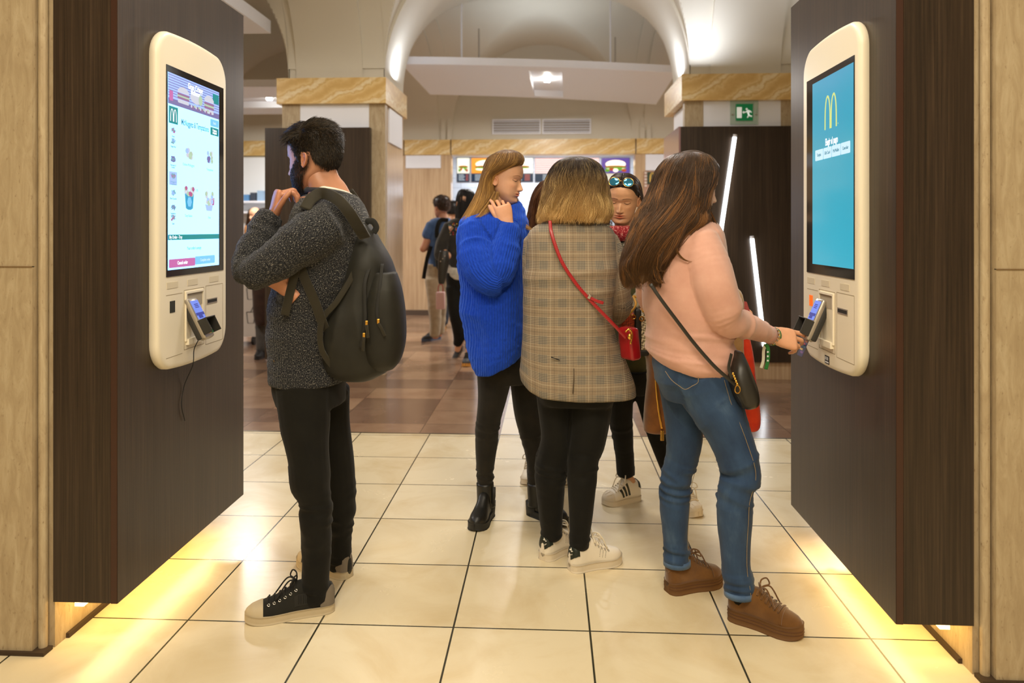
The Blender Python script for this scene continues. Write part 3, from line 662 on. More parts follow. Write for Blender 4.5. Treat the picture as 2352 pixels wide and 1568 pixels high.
for a in ((1050, 1078, 'veg', 'lit menu board with green salad picture, first beside the left stone jamb'), (1083, 1150, 'orange', 'lit orange menu board partly behind the blonde woman'), (1156, 1224, 'white', 'pale lit menu board right of the blonde head'), (1229, 1376, 'stripe', 'widest lit menu board, pink striped with a burger'), (1382, 1446, 'purple', 'lit purple menu board above the sunglasses')): board(*a)
c_ = thing('service_counter', 'white service counter inside the serving opening', 'counter', (-.1, 12.2, 0))
MB().box((-1.56, 12.0, 0), (1.34, 12.6, 1.0)).obj('body', [plain('counter_front', (210, 214, 216), .3)], c_); MB().box((-1.56, 11.92, 1.0), (1.34, 12.66, 1.04)).obj('worktop', [plain('counter_steel', (150, 150, 150), .25, .8)], c_)
h_ = thing('kitchen_hood', 'white canopy over the menu boards in the serving opening', 'hood', (-.1, 13, 2.62))
MB().box((-1.9, 12.9, 2.635), (1.6, 13.4, 2.86)).obj('canopy', [WHITE], h_)
p, q = onY(1479, 393, 11.64), onY(1524, 436, 11.64)
sg_ = thing('menu_poster', 'small dark green poster with a golden letter M on the back wall', 'poster', (p+q)/2)
MB().box((p[0], 11.64, q[2]-.25), (q[0], 11.668, p[2])).obj('backing', [plain('poster_tan', (170, 132, 112), .5)], sg_)
m = MB(); m.box((p[0]+.05, 11.632, (p[2]+q[2])/2-.06), (q[0], 11.64, p[2]-.015), 0); arches_logo(m, ((p[0]+q[0])/2+.02, 11.632, (p[2]+q[2])/2+.05), X_, UV, [0, -1, 0], .17, .15, .004, 1, .2)
m.obj('emblem', [plain('poster_green', (52, 66, 48), .5), plain('poster_gold', (228, 186, 84), .5)], sg_)
m = MB()
for i in range(5): m.box((p[0]+.01, 11.63, p[2]-.04-.05*i), (p[0]+.045, 11.64, p[2]-.015-.05*i))
for i in range(3): m.box((p[0]+.05, 11.63, q[2]-.03-.06*i), (q[0], 11.64, q[2]-.0-.06*i))
o_ = m.obj('printed_lines', [plain('poster_line', (226, 214, 204), .5)], sg_)
# left gap: counter shelves beyond the far hall
s_ = thing('wall_shelf', 'shelf unit with blue boxes on the back wall, seen between kiosk column and pillar', 'shelf', (-4.0, 11.5, 0))
a = onY(566, 362, 11.5); b = onY(612, 362, 11.5)
MB().box((a[0]-.3, 11.5, 0), (b[0]+.3, 11.6, a[2])).obj('back', [plain('shelf_white', (226, 230, 232), .4)], s_)
for y in (466, 490): 
    z = onY(580, y, 11.4)[2]; MB().box((a[0]-.3, 11.3, z), (b[0]+.3, 11.5, z+.03)).obj('shelf_board', [WHITE], s_)
for i in range(3):
    z = onY(580, 466, 11.4)[2]; o = MB().box((a[0]+.02+.11*i, 11.33, z+.031), (a[0]+.11+.11*i, 11.45, z+.13+.03*(i % 3))).obj('storage_box', [plain('box_blue_%d' % i, ((90, 140, 190), (60, 70, 84), (150, 180, 210))[i % 3], .5)])
    tag(o, 'small box on the upper shelf, %s' % ('steel blue', 'charcoal', 'pale blue', 'steel blue', 'charcoal', 'pale blue')[i], 'box', 'boxes on the upper wall shelf')
# ---------------------------------------------------------------- figures
def fused(mb, voxel, it=4, fac=.5):
    """one continuous skin around all the shapes in mb; returns vertices, faces"""
    me = mb.mesh('tmp'); ob = bpy.data.objects.new('tmp', me); COL.objects.link(ob)
    r = ob.modifiers.new('r', 'REMESH'); r.mode = 'VOXEL'; r.voxel_size = voxel; r.adaptivity = 0
    if it: q = ob.modifiers.new('s', 'SMOOTH'); q.factor = fac; q.iterations = it
    dg = bpy.context.evaluated_depsgraph_get(); m2 = bpy.data.meshes.new_from_object(ob.evaluated_get(dg))
    bpy.data.objects.remove(ob); bpy.data.meshes.remove(me)
    n = len(m2.vertices); v = np.zeros(n*3); m2.vertices.foreach_get('co', v); nn = np.zeros(n*3); m2.vertices.foreach_get('normal', nn)
    f = [tuple(p.vertices) for p in m2.polygons]; bpy.data.meshes.remove(m2)
    return v.reshape(-1, 3), f, nn.reshape(-1, 3)
class Fig:
    """a figure standing about D metres off; shapes are given by where they are seen and how deep they sit"""
    def __init__(s, D): s.D = D; s.begin()
    def begin(s): s.mb = MB(); s.sk = []
    def p(s, x, y, dz=0): return P(x, y, s.D+dz)
    def m(s, px, dz=0): return px*(s.D+dz)/FPX
    def limb(s, pts, n=18, steps=5, k=1.0, id=None):
        a = cr([list(q[:4]) for q in pts], steps); c = np.array([s.p(*q[:3]) for q in a]); r = np.array([s.m(q[3], q[2]) for q in a])
        rr = sweep(c, r, n, k)
        # rounded ends
        T, E1, E2 = frames(c)
        h0 = [c[0]-T[0]*r[0]*.35+(rr[0]-c[0])*.6]; h1 = [c[-1]+T[-1]*r[-1]*.35+(rr[-1]-c[-1])*.6]
        s.mb.loft(h0+rr+h1)
        L = np.concatenate([[0], np.cumsum(np.linalg.norm(np.diff(c, axis=0), axis=1))])
        s.sk.append(dict(c=c, T=T, E1=E1, E2=E2, r=r, L=L, kind=1, id=len(s.sk) if id is None else id)); return s
    def trunk(s, rows, n=44, e=2.3, steps=4, id=None):
        a = cr([list(q[:5]) for q in rows], steps); t = np.arange(n)*2*PI/n; rr = []; cs = []; rs = []
        ct = np.sign(np.cos(t))*np.abs(np.cos(t))**(2/e); st = np.sign(np.sin(t))*np.abs(np.sin(t))**(2/e)
        for y, l, r, dz, kd in a:
            c = s.p((l+r)/2, y, dz); w = s.m((r-l)/2, dz); rr.append(c+np.outer(ct*w, RV)-np.outer(st*kd, FV)); cs.append(c); rs.append(max(w, kd)*.9)
        s.mb.loft(rr); cs = np.array(cs); k = len(cs)
        s.sk.append(dict(c=cs, T=np.tile(-UV, (k, 1)), E1=np.tile(RV, (k, 1)), E2=np.tile(-FV, (k, 1)), r=np.array(rs), L=s.p(0, 0)[2]-cs[:, 2], kind=0, id=len(s.sk) if id is None else id)); return s
    def fab(s, v):
        """cloth coordinates for every vertex: across, along, which piece"""
        best = np.full(len(v), 1e9); out = np.zeros((len(v), 3)); fr = np.zeros(len(v))
        for q in s.sk:
            for i in range(len(q['c'])):
                d = v-q['c'][i]; dist = np.linalg.norm(d, axis=1)/q['r'][i]; w = dist < best
                if not w.any(): continue
                best[w] = dist[w]; dd = d[w]; x = dd@q['E1'][i]; y = dd@q['E2'][i]; al = dd@q['T'][i]
                if q['kind']: u = np.arctan2(y, x)*q['r'].mean(); l = q['L'][i]+al
                else: u = dd@RV+q['c'][i]@RV; l = s.p(0, 0)[2]-v[w, 2]
                out[w, 0] = u; out[w, 1] = l; out[w, 2] = q['id']; fr[w] = i/max(1, len(q['c'])-1)
        return out, fr
    def cloth(s, name, mats, parent, voxel=.008, it=4, disp=None, label=None, warp=None):
        v, f, n = fused(s.mb, voxel, it); uv, fr = s.fab(v)
        if disp is not None: v = v+n*disp(v, uv, fr)[:, None]
        if warp is not None: v = warp(v)
        me = bpy.data.meshes.new(name); me.from_pydata(v.tolist(), [], f); me.update()
        a = me.attributes.new('fab', 'FLOAT_VECTOR', 'POINT'); a.data.foreach_set('vector', uv.astype(np.float32).ravel())
        o = link(name, me, mats, parent, True, label); s.begin(); return o
def folds(v, uv, fr, items):
    """sum of soft creases: (piece, from, to, across-frequency, along-frequency, height)"""
    d = np.zeros(len(v))
    for i, (pc, a, b, fu, fv, h) in enumerate(items):
        w = np.clip(np.minimum((fr-a), (b-fr))/max(1e-6, (b-a)*.35), 0, 1)*(np.ones(len(v)) if pc is None else (uv[:, 2] == pc))
        q = np.stack([uv[:, 0]*fu, uv[:, 1]*fv+.8*vnoise(np.stack([uv[:, 0]*fu*.7, uv[:, 1]*fv*.4, uv[:, 2]+i*3.1], 1), 5+i), uv[:, 2]*7.7+i], 1)
        n = vnoise(q, 11+i); d += w*h*(1-np.abs(n)*2.2)
    return d
# ---- skin
def skin_mat(name, base, rough=.45, sss=.08):
    t = NT(name); a = t.n('Attribute', attribute_name='tint'); n = t.noise(t.coord('Object'), 60, 3, .5)
    t.set(Base_Color=t.mix(1, t.mix(n, srgb(*base), srgb(*[int(c*.94) for c in base])), a.outputs['Color'], 'MULTIPLY'), Roughness=rough, Subsurface_Weight=sss, Subsurface_Radius=(.012, .005, .003), Subsurface_Scale=1.0)
    return t.m
class Body:
    def __init__(s): s.v = []; s.f = []; s.c = []; s.mi = []; s.n = 0
    def add(s, v, f, c=None, mi=0):
        v = np.asarray(v, float); s.v.append(v); s.f += [tuple(i+s.n for i in q) for q in f]; s.mi += [mi]*len(f)
        c = np.ones((len(v), 3)) if c is None else np.broadcast_to(np.asarray(c, float), (len(v), 3)); s.c.append(c); s.n += len(v)
    def obj(s, name, mats, parent):
        me = bpy.data.meshes.new(name); me.from_pydata(np.concatenate(s.v).tolist(), [], s.f); me.polygons.foreach_set('material_index', s.mi); me.update()
        a = me.attributes.new('tint', 'FLOAT_COLOR', 'POINT'); c = np.concatenate(s.c); a.data.foreach_set('color', np.hstack([c, np.ones((len(c), 1))]).astype(np.float32).ravel())
        return link(name, me, mats, parent, True)
def itp(t, pts): return np.interp(t, [p[0] for p in pts], [p[1] for p in pts])
def its(t, pts, d=.03):
    o = np.array([-1.5, -1, -.5, 0, .5, 1, 1.5])*d; w = np.exp(-(o/d)**2); w /= w.sum()
    xs = [p[0] for p in pts]; lo, hi = xs[0], xs[-1]; r = 0
    for k, q in zip(o, w):
        e = np.minimum(np.minimum(t-lo, hi-t), d*1.5); r = r+q*itp(t+k*np.clip(e/(d*1.5), 0, 1), pts)
    return r
def g(x, s): return np.exp(-(x/s)**2)
class Head:
    """a head with brow, eyes, nose, lips, chin and ears; yaw 0 looks at the camera, +90 to the right"""
    def __init__(s, c, H, yaw, pitch=0, roll=0, fem=True, lip=(1, .62, .6), brow=(.2, .13, .09), eyes='down', beard=None, jaw=1.0, open=0.0, nose=1.0):
        s.c = np.asarray(c, float); s.H = H; y, p, r = [math.radians(q) for q in (yaw, pitch, roll)]
        d = -FV*math.cos(y)+RV*math.sin(y); Y = d*math.cos(p)-UV*math.sin(p); Z = UV*math.cos(p)+d*math.sin(p); X = np.cross(Y, Z)
        s.X = X*math.cos(r)+Z*math.sin(r); s.Z = Z*math.cos(r)-X*math.sin(r); s.Y = Y
        s.fem = fem; s.lip = lip; s.brow = brow; s.eyes = eyes; s.beard = beard; s.jaw = jaw; s.open = open; s.nose = nose; s.grid()
    def w(s, q): q = np.asarray(q, float)*s.H; return s.c+q[..., 0:1]*s.X+q[..., 1:2]*s.Y+q[..., 2:3]*s.Z
    def shape(s, t, a):
        yb = its(t, [(-.5, .12), (-.44, .04), (-.36, -.06), (-.28, -.16), (-.2, -.27), (-.1, -.365), (.05, -.425), (.2, -.43), (.33, -.385), (.42, -.29), (.47, -.19), (.5, -.06)])
        yf = its(t, [(-.5, .27), (-.47, .325), (-.42, .352), (-.36, .342), (-.3, .352), (-.2, .362), (-.1, .362), (0, .355), (.07, .375), (.2, .378), (.3, .345), (.38, .275), (.44, .19), (.48, .09), (.5, .0)])
        j = s.jaw
        ww = its(t, [(-.5, .08), (-.47, .135*j), (-.42, .185*j), (-.35, .232*j), (-.28, .266*j), (-.2, .288), (-.1, .305), (0, .313), (.1, .318), (.2, .312), (.3, .285), (.38, .238), (.44, .175), (.48, .1), (.5, .02)])
        ca, sa = np.cos(a), np.sin(a); e = 2/2.25
        x = ww*np.sign(ca)*np.abs(ca)**e; ym = (yf*.30+yb*.70)*.0+(yf+yb)*.5
        yy = np.where(sa > 0, ym+(yf-ym)*np.abs(sa)**(2/2.5), ym-(ym-yb)*np.abs(sa)**(2/2.1))
        return x, yy
    def grid(s):
        nt, na = 190, 150
        t = np.linspace(-.5, .5, nt)
        # finer columns over the face
        u = np.linspace(0, 1, na, endpoint=False); a = 2*PI*u+PI/2-.6*np.sin(2*PI*u)
        T, A = np.meshgrid(t, a, indexing='ij'); x, y = s.shape(T, A); ax = np.abs(x); front = np.clip((np.sin(A)-.05)/.3, 0, 1)
        d = np.zeros_like(x)
        dn = its(T, [(-.26, 0), (-.222, .004), (-.212, .045), (-.195, .086), (-.175, .108), (-.15, .107), (-.1, .076), (-.04, .036), (.02, .012), (.06, 0)], .010)*s.nose
        sn = its(T, [(-.22, .042), (-.17, .044), (-.12, .036), (-.04, .033), (.05, .034)])*(.95 if s.fem else 1.05); d += dn*np.exp(-(x/sn)**2)
        d += .030*g(ax-.048, .024)*g(T+.178, .026)*s.nose
        d -= (.030 if s.fem else .036)*g(ax-.135, .075)*g(T-.005, .055); d += .030*g(ax-.145, .055)*g(T+.004, .034)
        fe = .6 if s.fem else 1.0; d += .016*fe*g(ax-.12, .10)*g(T-.085, .030); d -= .018*g(x, .04)*g(T-.01, .03)
        mo = s.open
        d += .020*g(x, .10)*g(T+.275, .05)
        d += .024*g(x, .070)*g(T+.250, .016)*(1-.35*g(x, .012)); d += .030*g(x, .060)*g(T+.297+mo*.6, .018)
        d -= .022*g(x, .085)*g(T+.272+.05*ax+mo*.3, .0065+mo*.55)
        d -= .018*g(x, .10)*g(T+.335, .022); d += .026*g(x, .075)*g(T+.415, .045)
        d += .014*g(ax-.19, .07)*g(T+.10, .07)
        if s.beard: 
            bm = np.clip((-.10-T)/.05, 0, 1)*np.clip((.2-(-.5-T)*0)/.1, 0, 1)*np.clip((np.sin(A)+.25)/.2, 0, 1); d += 0*bm
        n = np.stack([x*.6, np.where(y > 0, 1.0, .2)*np.ones_like(y), 0*x], -1); 
        y2 = y+d*front
        s.V = np.stack([x, y2, T], -1); s.T = T; s.A = A; s.t = t; s.na = na
        # colours of lips, brows, lashes
        c = np.ones(x.shape+(3,)); F = front > .2
        def paint(mask, col, k=1.0):
            k = np.clip(mask, 0, 1)[..., None]*k; c[:] = c*(1-k)+np.array(col)*k
        soft = lambda q, w: np.clip(q/w+.5, 0, 1)
        up = soft(.030-np.abs(T+.257)*1.6-.20*ax, .008)*(ax < .10)*F; lo = soft(.028-np.abs(T+.292+mo*.5)*1.25-.26*ax, .008)*(ax < .10)*F
        paint(np.maximum(up, lo), s.lip)
        if mo > 0: paint(soft(mo*.45-np.abs(T+.272+mo*.3)-.1*ax, .004)*(ax < .07)*F, (.16, .05, .04))
        else: paint(soft(.0035-np.abs(T+.273+.04*ax), .004)*(ax < .085)*F, (.45, .22, .2))
        bx = ax-.135; bl = .078+.024*np.cos(bx*13)-.30*np.maximum(bx, 0)*np.maximum(bx, 0)*4
        paint(soft((.010 if s.fem else .014)-.05*np.maximum(bx, 0)-np.abs(T-bl), .006)*soft(.088-np.abs(bx), .02)*F, s.brow, .85)
        ex = (ax-.142)/.060; ll = -.016+.020*ex**2-.004*ex
        if s.eyes == 'down': paint(soft(.0085-.003*np.abs(ex)-np.abs(T-ll), .005)*(np.abs(ex) < 1.12)*F, (.06, .035, .03), .97); paint(soft(.004-np.abs(T-.030+.02*ex**2), .006)*(np.abs(ex) < 1)*F, (.55, .36, .28), .5); paint(g(T-.03-.0*ex, .012)*(np.abs(ex) < 1.1)*F, (.72, .55, .48), .35)
        else:
            ul = .022-.022*ex**2; lo2 = -.014+.016*ex**2; ins = soft(np.minimum(ul-T, T-lo2), .004)*(np.abs(ex) < 1)*F; paint(ins, (.95, .93, .9))
            ir = soft(.020-np.sqrt((ax-.145)**2+(T-.004)**2), .004)*ins; paint(ir, (.16, .09, .05)); paint(soft(.004-np.abs(T-ul), .004)*(np.abs(ex) < 1.05)*F, (.1, .06, .04))
        paint(g(ax-.034, .014)*g(T+.213, .007)*F, (.25, .1, .08), .9); paint(g(ax-.2, .07)*g(T+.12, .06)*F, (1, .80, .74), .35)
        if s.beard:
            m1 = soft(itp(ax, [(0, -.245), (.06, -.238), (.10, -.225), (.2, -.205), (.26, -.12), (.305, .0), (.33, .03)])-T, .035)*np.clip((np.sin(A)+.42)/.2, 0, 1)*(1-.7*soft(.045-np.abs(ax), .02)*soft(.02-np.abs(T+.228), .01))
            m1 = m1*(1-np.maximum(up, lo)); paint(m1, s.beard, .93); s.bm = m1
        s.C = c
    def add(s, body, mi=0):
        V = s.w(s.V).reshape(-1, 3); nt, na = s.T.shape
        f = [(i*na+j, i*na+(j+1) % na, (i+1)*na+(j+1) % na, (i+1)*na+j) for i in range(nt-1) for j in range(na)]
        f += [tuple(range(na-1, -1, -1)), tuple((nt-1)*na+j for j in range(na))]
        body.add(V, f, s.C.reshape(-1, 3), mi); s.ears(body, mi)
    def ears(s, body, mi):
        for sg in (-1, 1):
            n, m = 26, 9; V = []
            for k in range(m+1):
                r = k/m
                for j in range(n):
                    a = 2*PI*j/n; ez = (.108 if math.sin(a) > 0 else .118)*math.sin(a); ey = (.066*(1+.18*math.sin(a)))*math.cos(a)
                    lift = .030*math.exp(-((r-.86)/.13)**2)*(1.0 if math.cos(a) < .75 else .5)-.012*math.exp(-(r/.5)**2)+.014*math.exp(-((r-.5)/.12)**2)*(1 if math.sin(a) > -.2 else .2)
                    out = .012+lift+.055*(.5-.5*math.cos(a)*r) if True else 0
                    V.append((sg*(.300+out), -.035+ey*r-.02*math.sin(a)*r, -.055+ez*r))
            back = []
            for j in range(n):
                a = 2*PI*j/n; ez = .108*math.sin(a)*.8; ey = .06*math.cos(a)*.8; back.append((sg*.285, -.03+ey-.02*math.sin(a), -.055+ez))
            V += back; f = [(k*n+j, k*n+(j+1) % n, (k+1)*n+(j+1) % n, (k+1)*n+j) for k in range(m+1) for j in range(n)]
            if sg < 0: f = [q[::-1] for q in f]
            c = np.ones((len(V), 3)); r = np.array([k/m for k in range(m+1) for j in range(n)]+[1]*n); c[:] = np.array([1, .9, .86]); c[r < .3] = (.9, .7, .62)
            body.add(s.w(np.array(V)), f, c, mi)
    def cap(s, region, thick):
        """skull-hugging hair shell: region(x,y,t) says where hair grows (0..1), thick how far it stands off"""
        x, y, t = s.V[..., 0], s.V[..., 1], s.V[..., 2]; w = region(x, y, t); d = np.stack([x, y+.03, (t-.0)*1.0], -1); d /= np.maximum(np.linalg.norm(d, axis=-1, keepdims=True), 1e-6)
        q = s.V+d*(thick(x, y, t)*np.clip(w, 0, 1))[..., None]-d*(.012*(w < .5))[..., None]
        nt, na = t.shape; V = s.w(q).reshape(-1, 3); wf = w.reshape(-1)
        f = [(i*na+j, i*na+(j+1) % na, (i+1)*na+(j+1) % na, (i+1)*na+j) for i in range(nt-1) for j in range(na)]
        f = [k for k in f if max(wf[list(k)]) > .02]; f.append(tuple((nt-1)*na+j for j in range(na)))
        return V, f, w, q, d
# ---- hair
def hair_mat(name, root, tip, hi, amt=.3, rough=.42, hold=.05, hp=0):
    t = NT(name); a = t.xyz(t.attr('hr')); n = t.noise(t.attr('hr', (1, 1, 1)), 3, 2, .5)
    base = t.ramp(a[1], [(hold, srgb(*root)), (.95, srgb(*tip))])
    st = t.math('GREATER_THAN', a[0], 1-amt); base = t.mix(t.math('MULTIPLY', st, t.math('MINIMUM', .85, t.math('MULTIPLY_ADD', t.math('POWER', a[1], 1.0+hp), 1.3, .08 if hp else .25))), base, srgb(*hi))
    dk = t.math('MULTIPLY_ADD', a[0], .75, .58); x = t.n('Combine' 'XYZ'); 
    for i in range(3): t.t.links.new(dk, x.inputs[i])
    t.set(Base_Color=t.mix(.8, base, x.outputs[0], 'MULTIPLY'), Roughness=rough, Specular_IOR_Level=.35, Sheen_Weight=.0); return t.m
def strands(mb_lists, pts, r0, rnd=None, tip=.25, t0=0.0, t1=1.0):
    """pts (N,K,3) hair paths -> slim tapered locks"""
    N, K, _ = pts.shape; T = np.gradient(pts, axis=1); T /= np.maximum(np.linalg.norm(T, axis=2, keepdims=True), 1e-9)
    E1 = np.cross(T, FV+0*T); E1 /= np.maximum(np.linalg.norm(E1, axis=2, keepdims=True), 1e-6); E2 = np.cross(T, E1)
    tt = np.linspace(0, 1, K); r = np.broadcast_to(np.asarray(r0, float).reshape(-1, 1), (N, 1))*(1-(1-tip)*tt**2)[None]*(np.minimum(1, tt*6+.5))[None]
    rn = RNG.random(N) if rnd is None else rnd
    V = np.stack([pts+(E1*math.cos(a)+E2*math.sin(a)*.6)*r[..., None] for a in (PI/2, PI/2+2*PI/3, PI/2+4*PI/3)], 2)
    at = np.zeros((N, K, 3, 3)); at[..., 0] = rn[:, None, None]; at[..., 1] = (t0+(t1-t0)*tt)[None, :, None]; at[..., 2] = np.arange(N)[:, None, None]*.37
    base = (np.arange(N)*K*3)[:, None, None]; i = np.arange(K-1)[None, :, None]; j = np.arange(3)[None, None, :]; j2 = (j+1) % 3
    F = np.stack(np.broadcast_arrays(base+i*3+j, base+i*3+j2, base+(i+1)*3+j2, base+(i+1)*3+j), -1).reshape(-1, 4)
    mb_lists.append((V.reshape(-1, 3), F, at.reshape(-1, 3)))
def hair_obj(name, lists, mat, parent, label=None):
    n = 0; vs = []; fs = []; at = []
    for v, f, a in lists:
        vs.append(v); at.append(a)
        fs += [tuple(int(k)+n for k in q) for q in (f.tolist() if hasattr(f, 'tolist') else f)]; n += len(v)
    me = bpy.data.meshes.new(name); me.from_pydata(np.concatenate(vs).tolist(), [], fs); me.update()
    q = me.attributes.new('hr', 'FLOAT_VECTOR', 'POINT'); q.data.foreach_set('vector', np.concatenate(at).astype(np.float32).ravel())
    return link(name, me, mat, parent, True, label)
class HairLoft:
    """hanging hair given row by row: y, left, right, depth offset, half depth"""
    def __init__(s, F, rows, e=2.2): s.F = F; s.a = cr([list(r) for r in rows], 6); s.e = e
    def at(s, t, ph, k=1.0):
        i = np.clip(t, 0, 1)*(len(s.a)-1); c = [np.interp(i, np.arange(len(s.a)), s.a[:, q]) for q in range(5)]
        D = s.F.D+c[3]; w = (c[2]-c[1])/2*D/FPX*k; kd = c[4]*k
        ct = np.sign(np.cos(ph))*np.abs(np.cos(ph))**(2/s.e); st = np.sign(np.sin(ph))*np.abs(np.sin(ph))**(2/s.e)
        ctr = np.array([0, 0, CH])+((((c[1]+c[2])/2-CX)/FPX*D)[..., None])*RV+D[..., None]*FV+(((HY-c[0])/FPX*D)[..., None])*UV
        return ctr+(w*ct)[..., None]*RV-(kd*st)[..., None]*FV
    def shell(s, lists, k=.96, n=56, t1=.93, rag=.05, groove=.03, ph=None):
        m = len(s.a); tt = np.linspace(0, t1, m); p = np.linspace(0, 2*PI, n, endpoint=False) if ph is None else np.linspace(ph[0], ph[1], n)
        Tm, Pm = np.meshgrid(tt, p, indexing='ij'); gq = 1+groove*vnoise(np.stack([Pm.ravel()*9, Tm.ravel()*2, 0*Pm.ravel()], 1), 3).reshape(Pm.shape)*np.minimum(1, Tm*3)
        V = s.at(np.clip(Tm*(1+rag*vnoise(np.stack([Pm.ravel()*5, 0*Pm.ravel(), 0*Pm.ravel()], 1), 4).reshape(Pm.shape)), 0, 1), Pm, k*gq).reshape(-1, 3)
        f = [(i*n+j, i*n+(j+1) % n, (i+1)*n+(j+1) % n, (i+1)*n+j) for i in range(m-1) for j in range(n if ph is None else n-1)]
        if ph is None: f += [tuple(range(n-1, -1, -1)), tuple((m-1)*n+j for j in range(n))]
        at = np.stack([.25+.35*(vnoise(np.stack([Pm.ravel()*14, Tm.ravel()*1.5, 0*Pm.ravel()], 1), 8)), Tm.ravel()/t1, Pm.ravel()], 1); lists.append((V, f, at))
    def strands(s, lists, N, ph=(-.3, PI+.3), r=.0011, wave=.006, K=18, wf=11, tmin=(0, .25), tmax=(.85, 1.0), k=(.97, 1.05), clump=60, drift=.12, seed=1, hang=0.0):
        R = np.random.default_rng(seed); cl = R.integers(0, clump, N); cph = R.uniform(ph[0], ph[1], clump); cw = R.uniform(0, 2*PI, clump); cl_end = R.uniform(tmax[0], tmax[1], clump)
        p0 = cph[cl]+R.normal(0, .10, N); t0 = R.uniform(tmin[0], tmin[1], N)*R.random(N); t1 = cl_end[cl]+R.normal(0, .02, N)
        u = np.linspace(0, 1, K)[None]; Tm = t0[:, None]+(t1-t0)[:, None]*u
        Pm = p0[:, None]+(drift*R.normal(0, 1, clump)[cl])[:, None]*Tm+.05*np.sin(Tm*7+cw[cl][:, None])*Tm
        kk = R.uniform(k[0], k[1], N)[:, None]+.015*np.sin(Tm*9+cw[cl][:, None])*Tm
        V = s.at(np.clip(Tm, 0, 1), Pm, kk)
        V += (np.maximum(Tm-1, 0)*.25)[..., None]*-UV
        ph2 = cw[cl][:, None]+R.normal(0, .18, N)[:, None]
        V += (wave*np.sin(Tm*wf+ph2)*np.minimum(1, Tm*2))[..., None]*RV+(wave*.6*np.cos(Tm*wf*.8+ph2*1.7)*Tm)[..., None]*FV
        V += (R.normal(0, .002, (N, 1))*u*u)[..., None]*RV
        rn = np.clip(R.random(clump)[cl]*.82+R.random(N)*.18, 0, 1)
        strands(lists, V, r*R.uniform(.6, 1.4, N), rn)
def lock(lists, F, pts, N, r=.0010, spread=.012, K=18, seed=1, t0=.2, t1=1):
    """a loose lock of hair following a path of (x,y,depth) points"""
    R = np.random.default_rng(seed); a = cr([list(q) for q in pts], 8); c = np.array([F.p(*q) for q in a]); i = np.linspace(0, len(c)-1, K)
    c = np.stack([np.interp(i, np.arange(len(c)), c[:, q]) for q in range(3)], 1); u = np.linspace(0, 1, K)
    V = c[None]+(R.normal(0, spread, (N, 1))*(.4+.6*np.sin(PI*np.minimum(u, .8)))[None])[..., None]*RV+(R.normal(0, spread*.6, (N, 1))*np.ones(K))[..., None]*FV
    V += (.004*np.sin(u[None]*8+R.uniform(0, 6, (N, 1)))*u[None])[..., None]*RV
    L = R.uniform(.8, 1, N); V = V[:, :, :]
    idx = (L[:, None]*u[None])*(K-1); i0 = np.minimum(idx.astype(int), K-2); fr = (idx-i0)[..., None]; n = np.arange(N)[:, None]
    V = V[n, i0]*(1-fr)+V[n, i0+1]*fr
    strands(lists, V, r*R.uniform(.6, 1.3, N), None, .25, t0, t1)
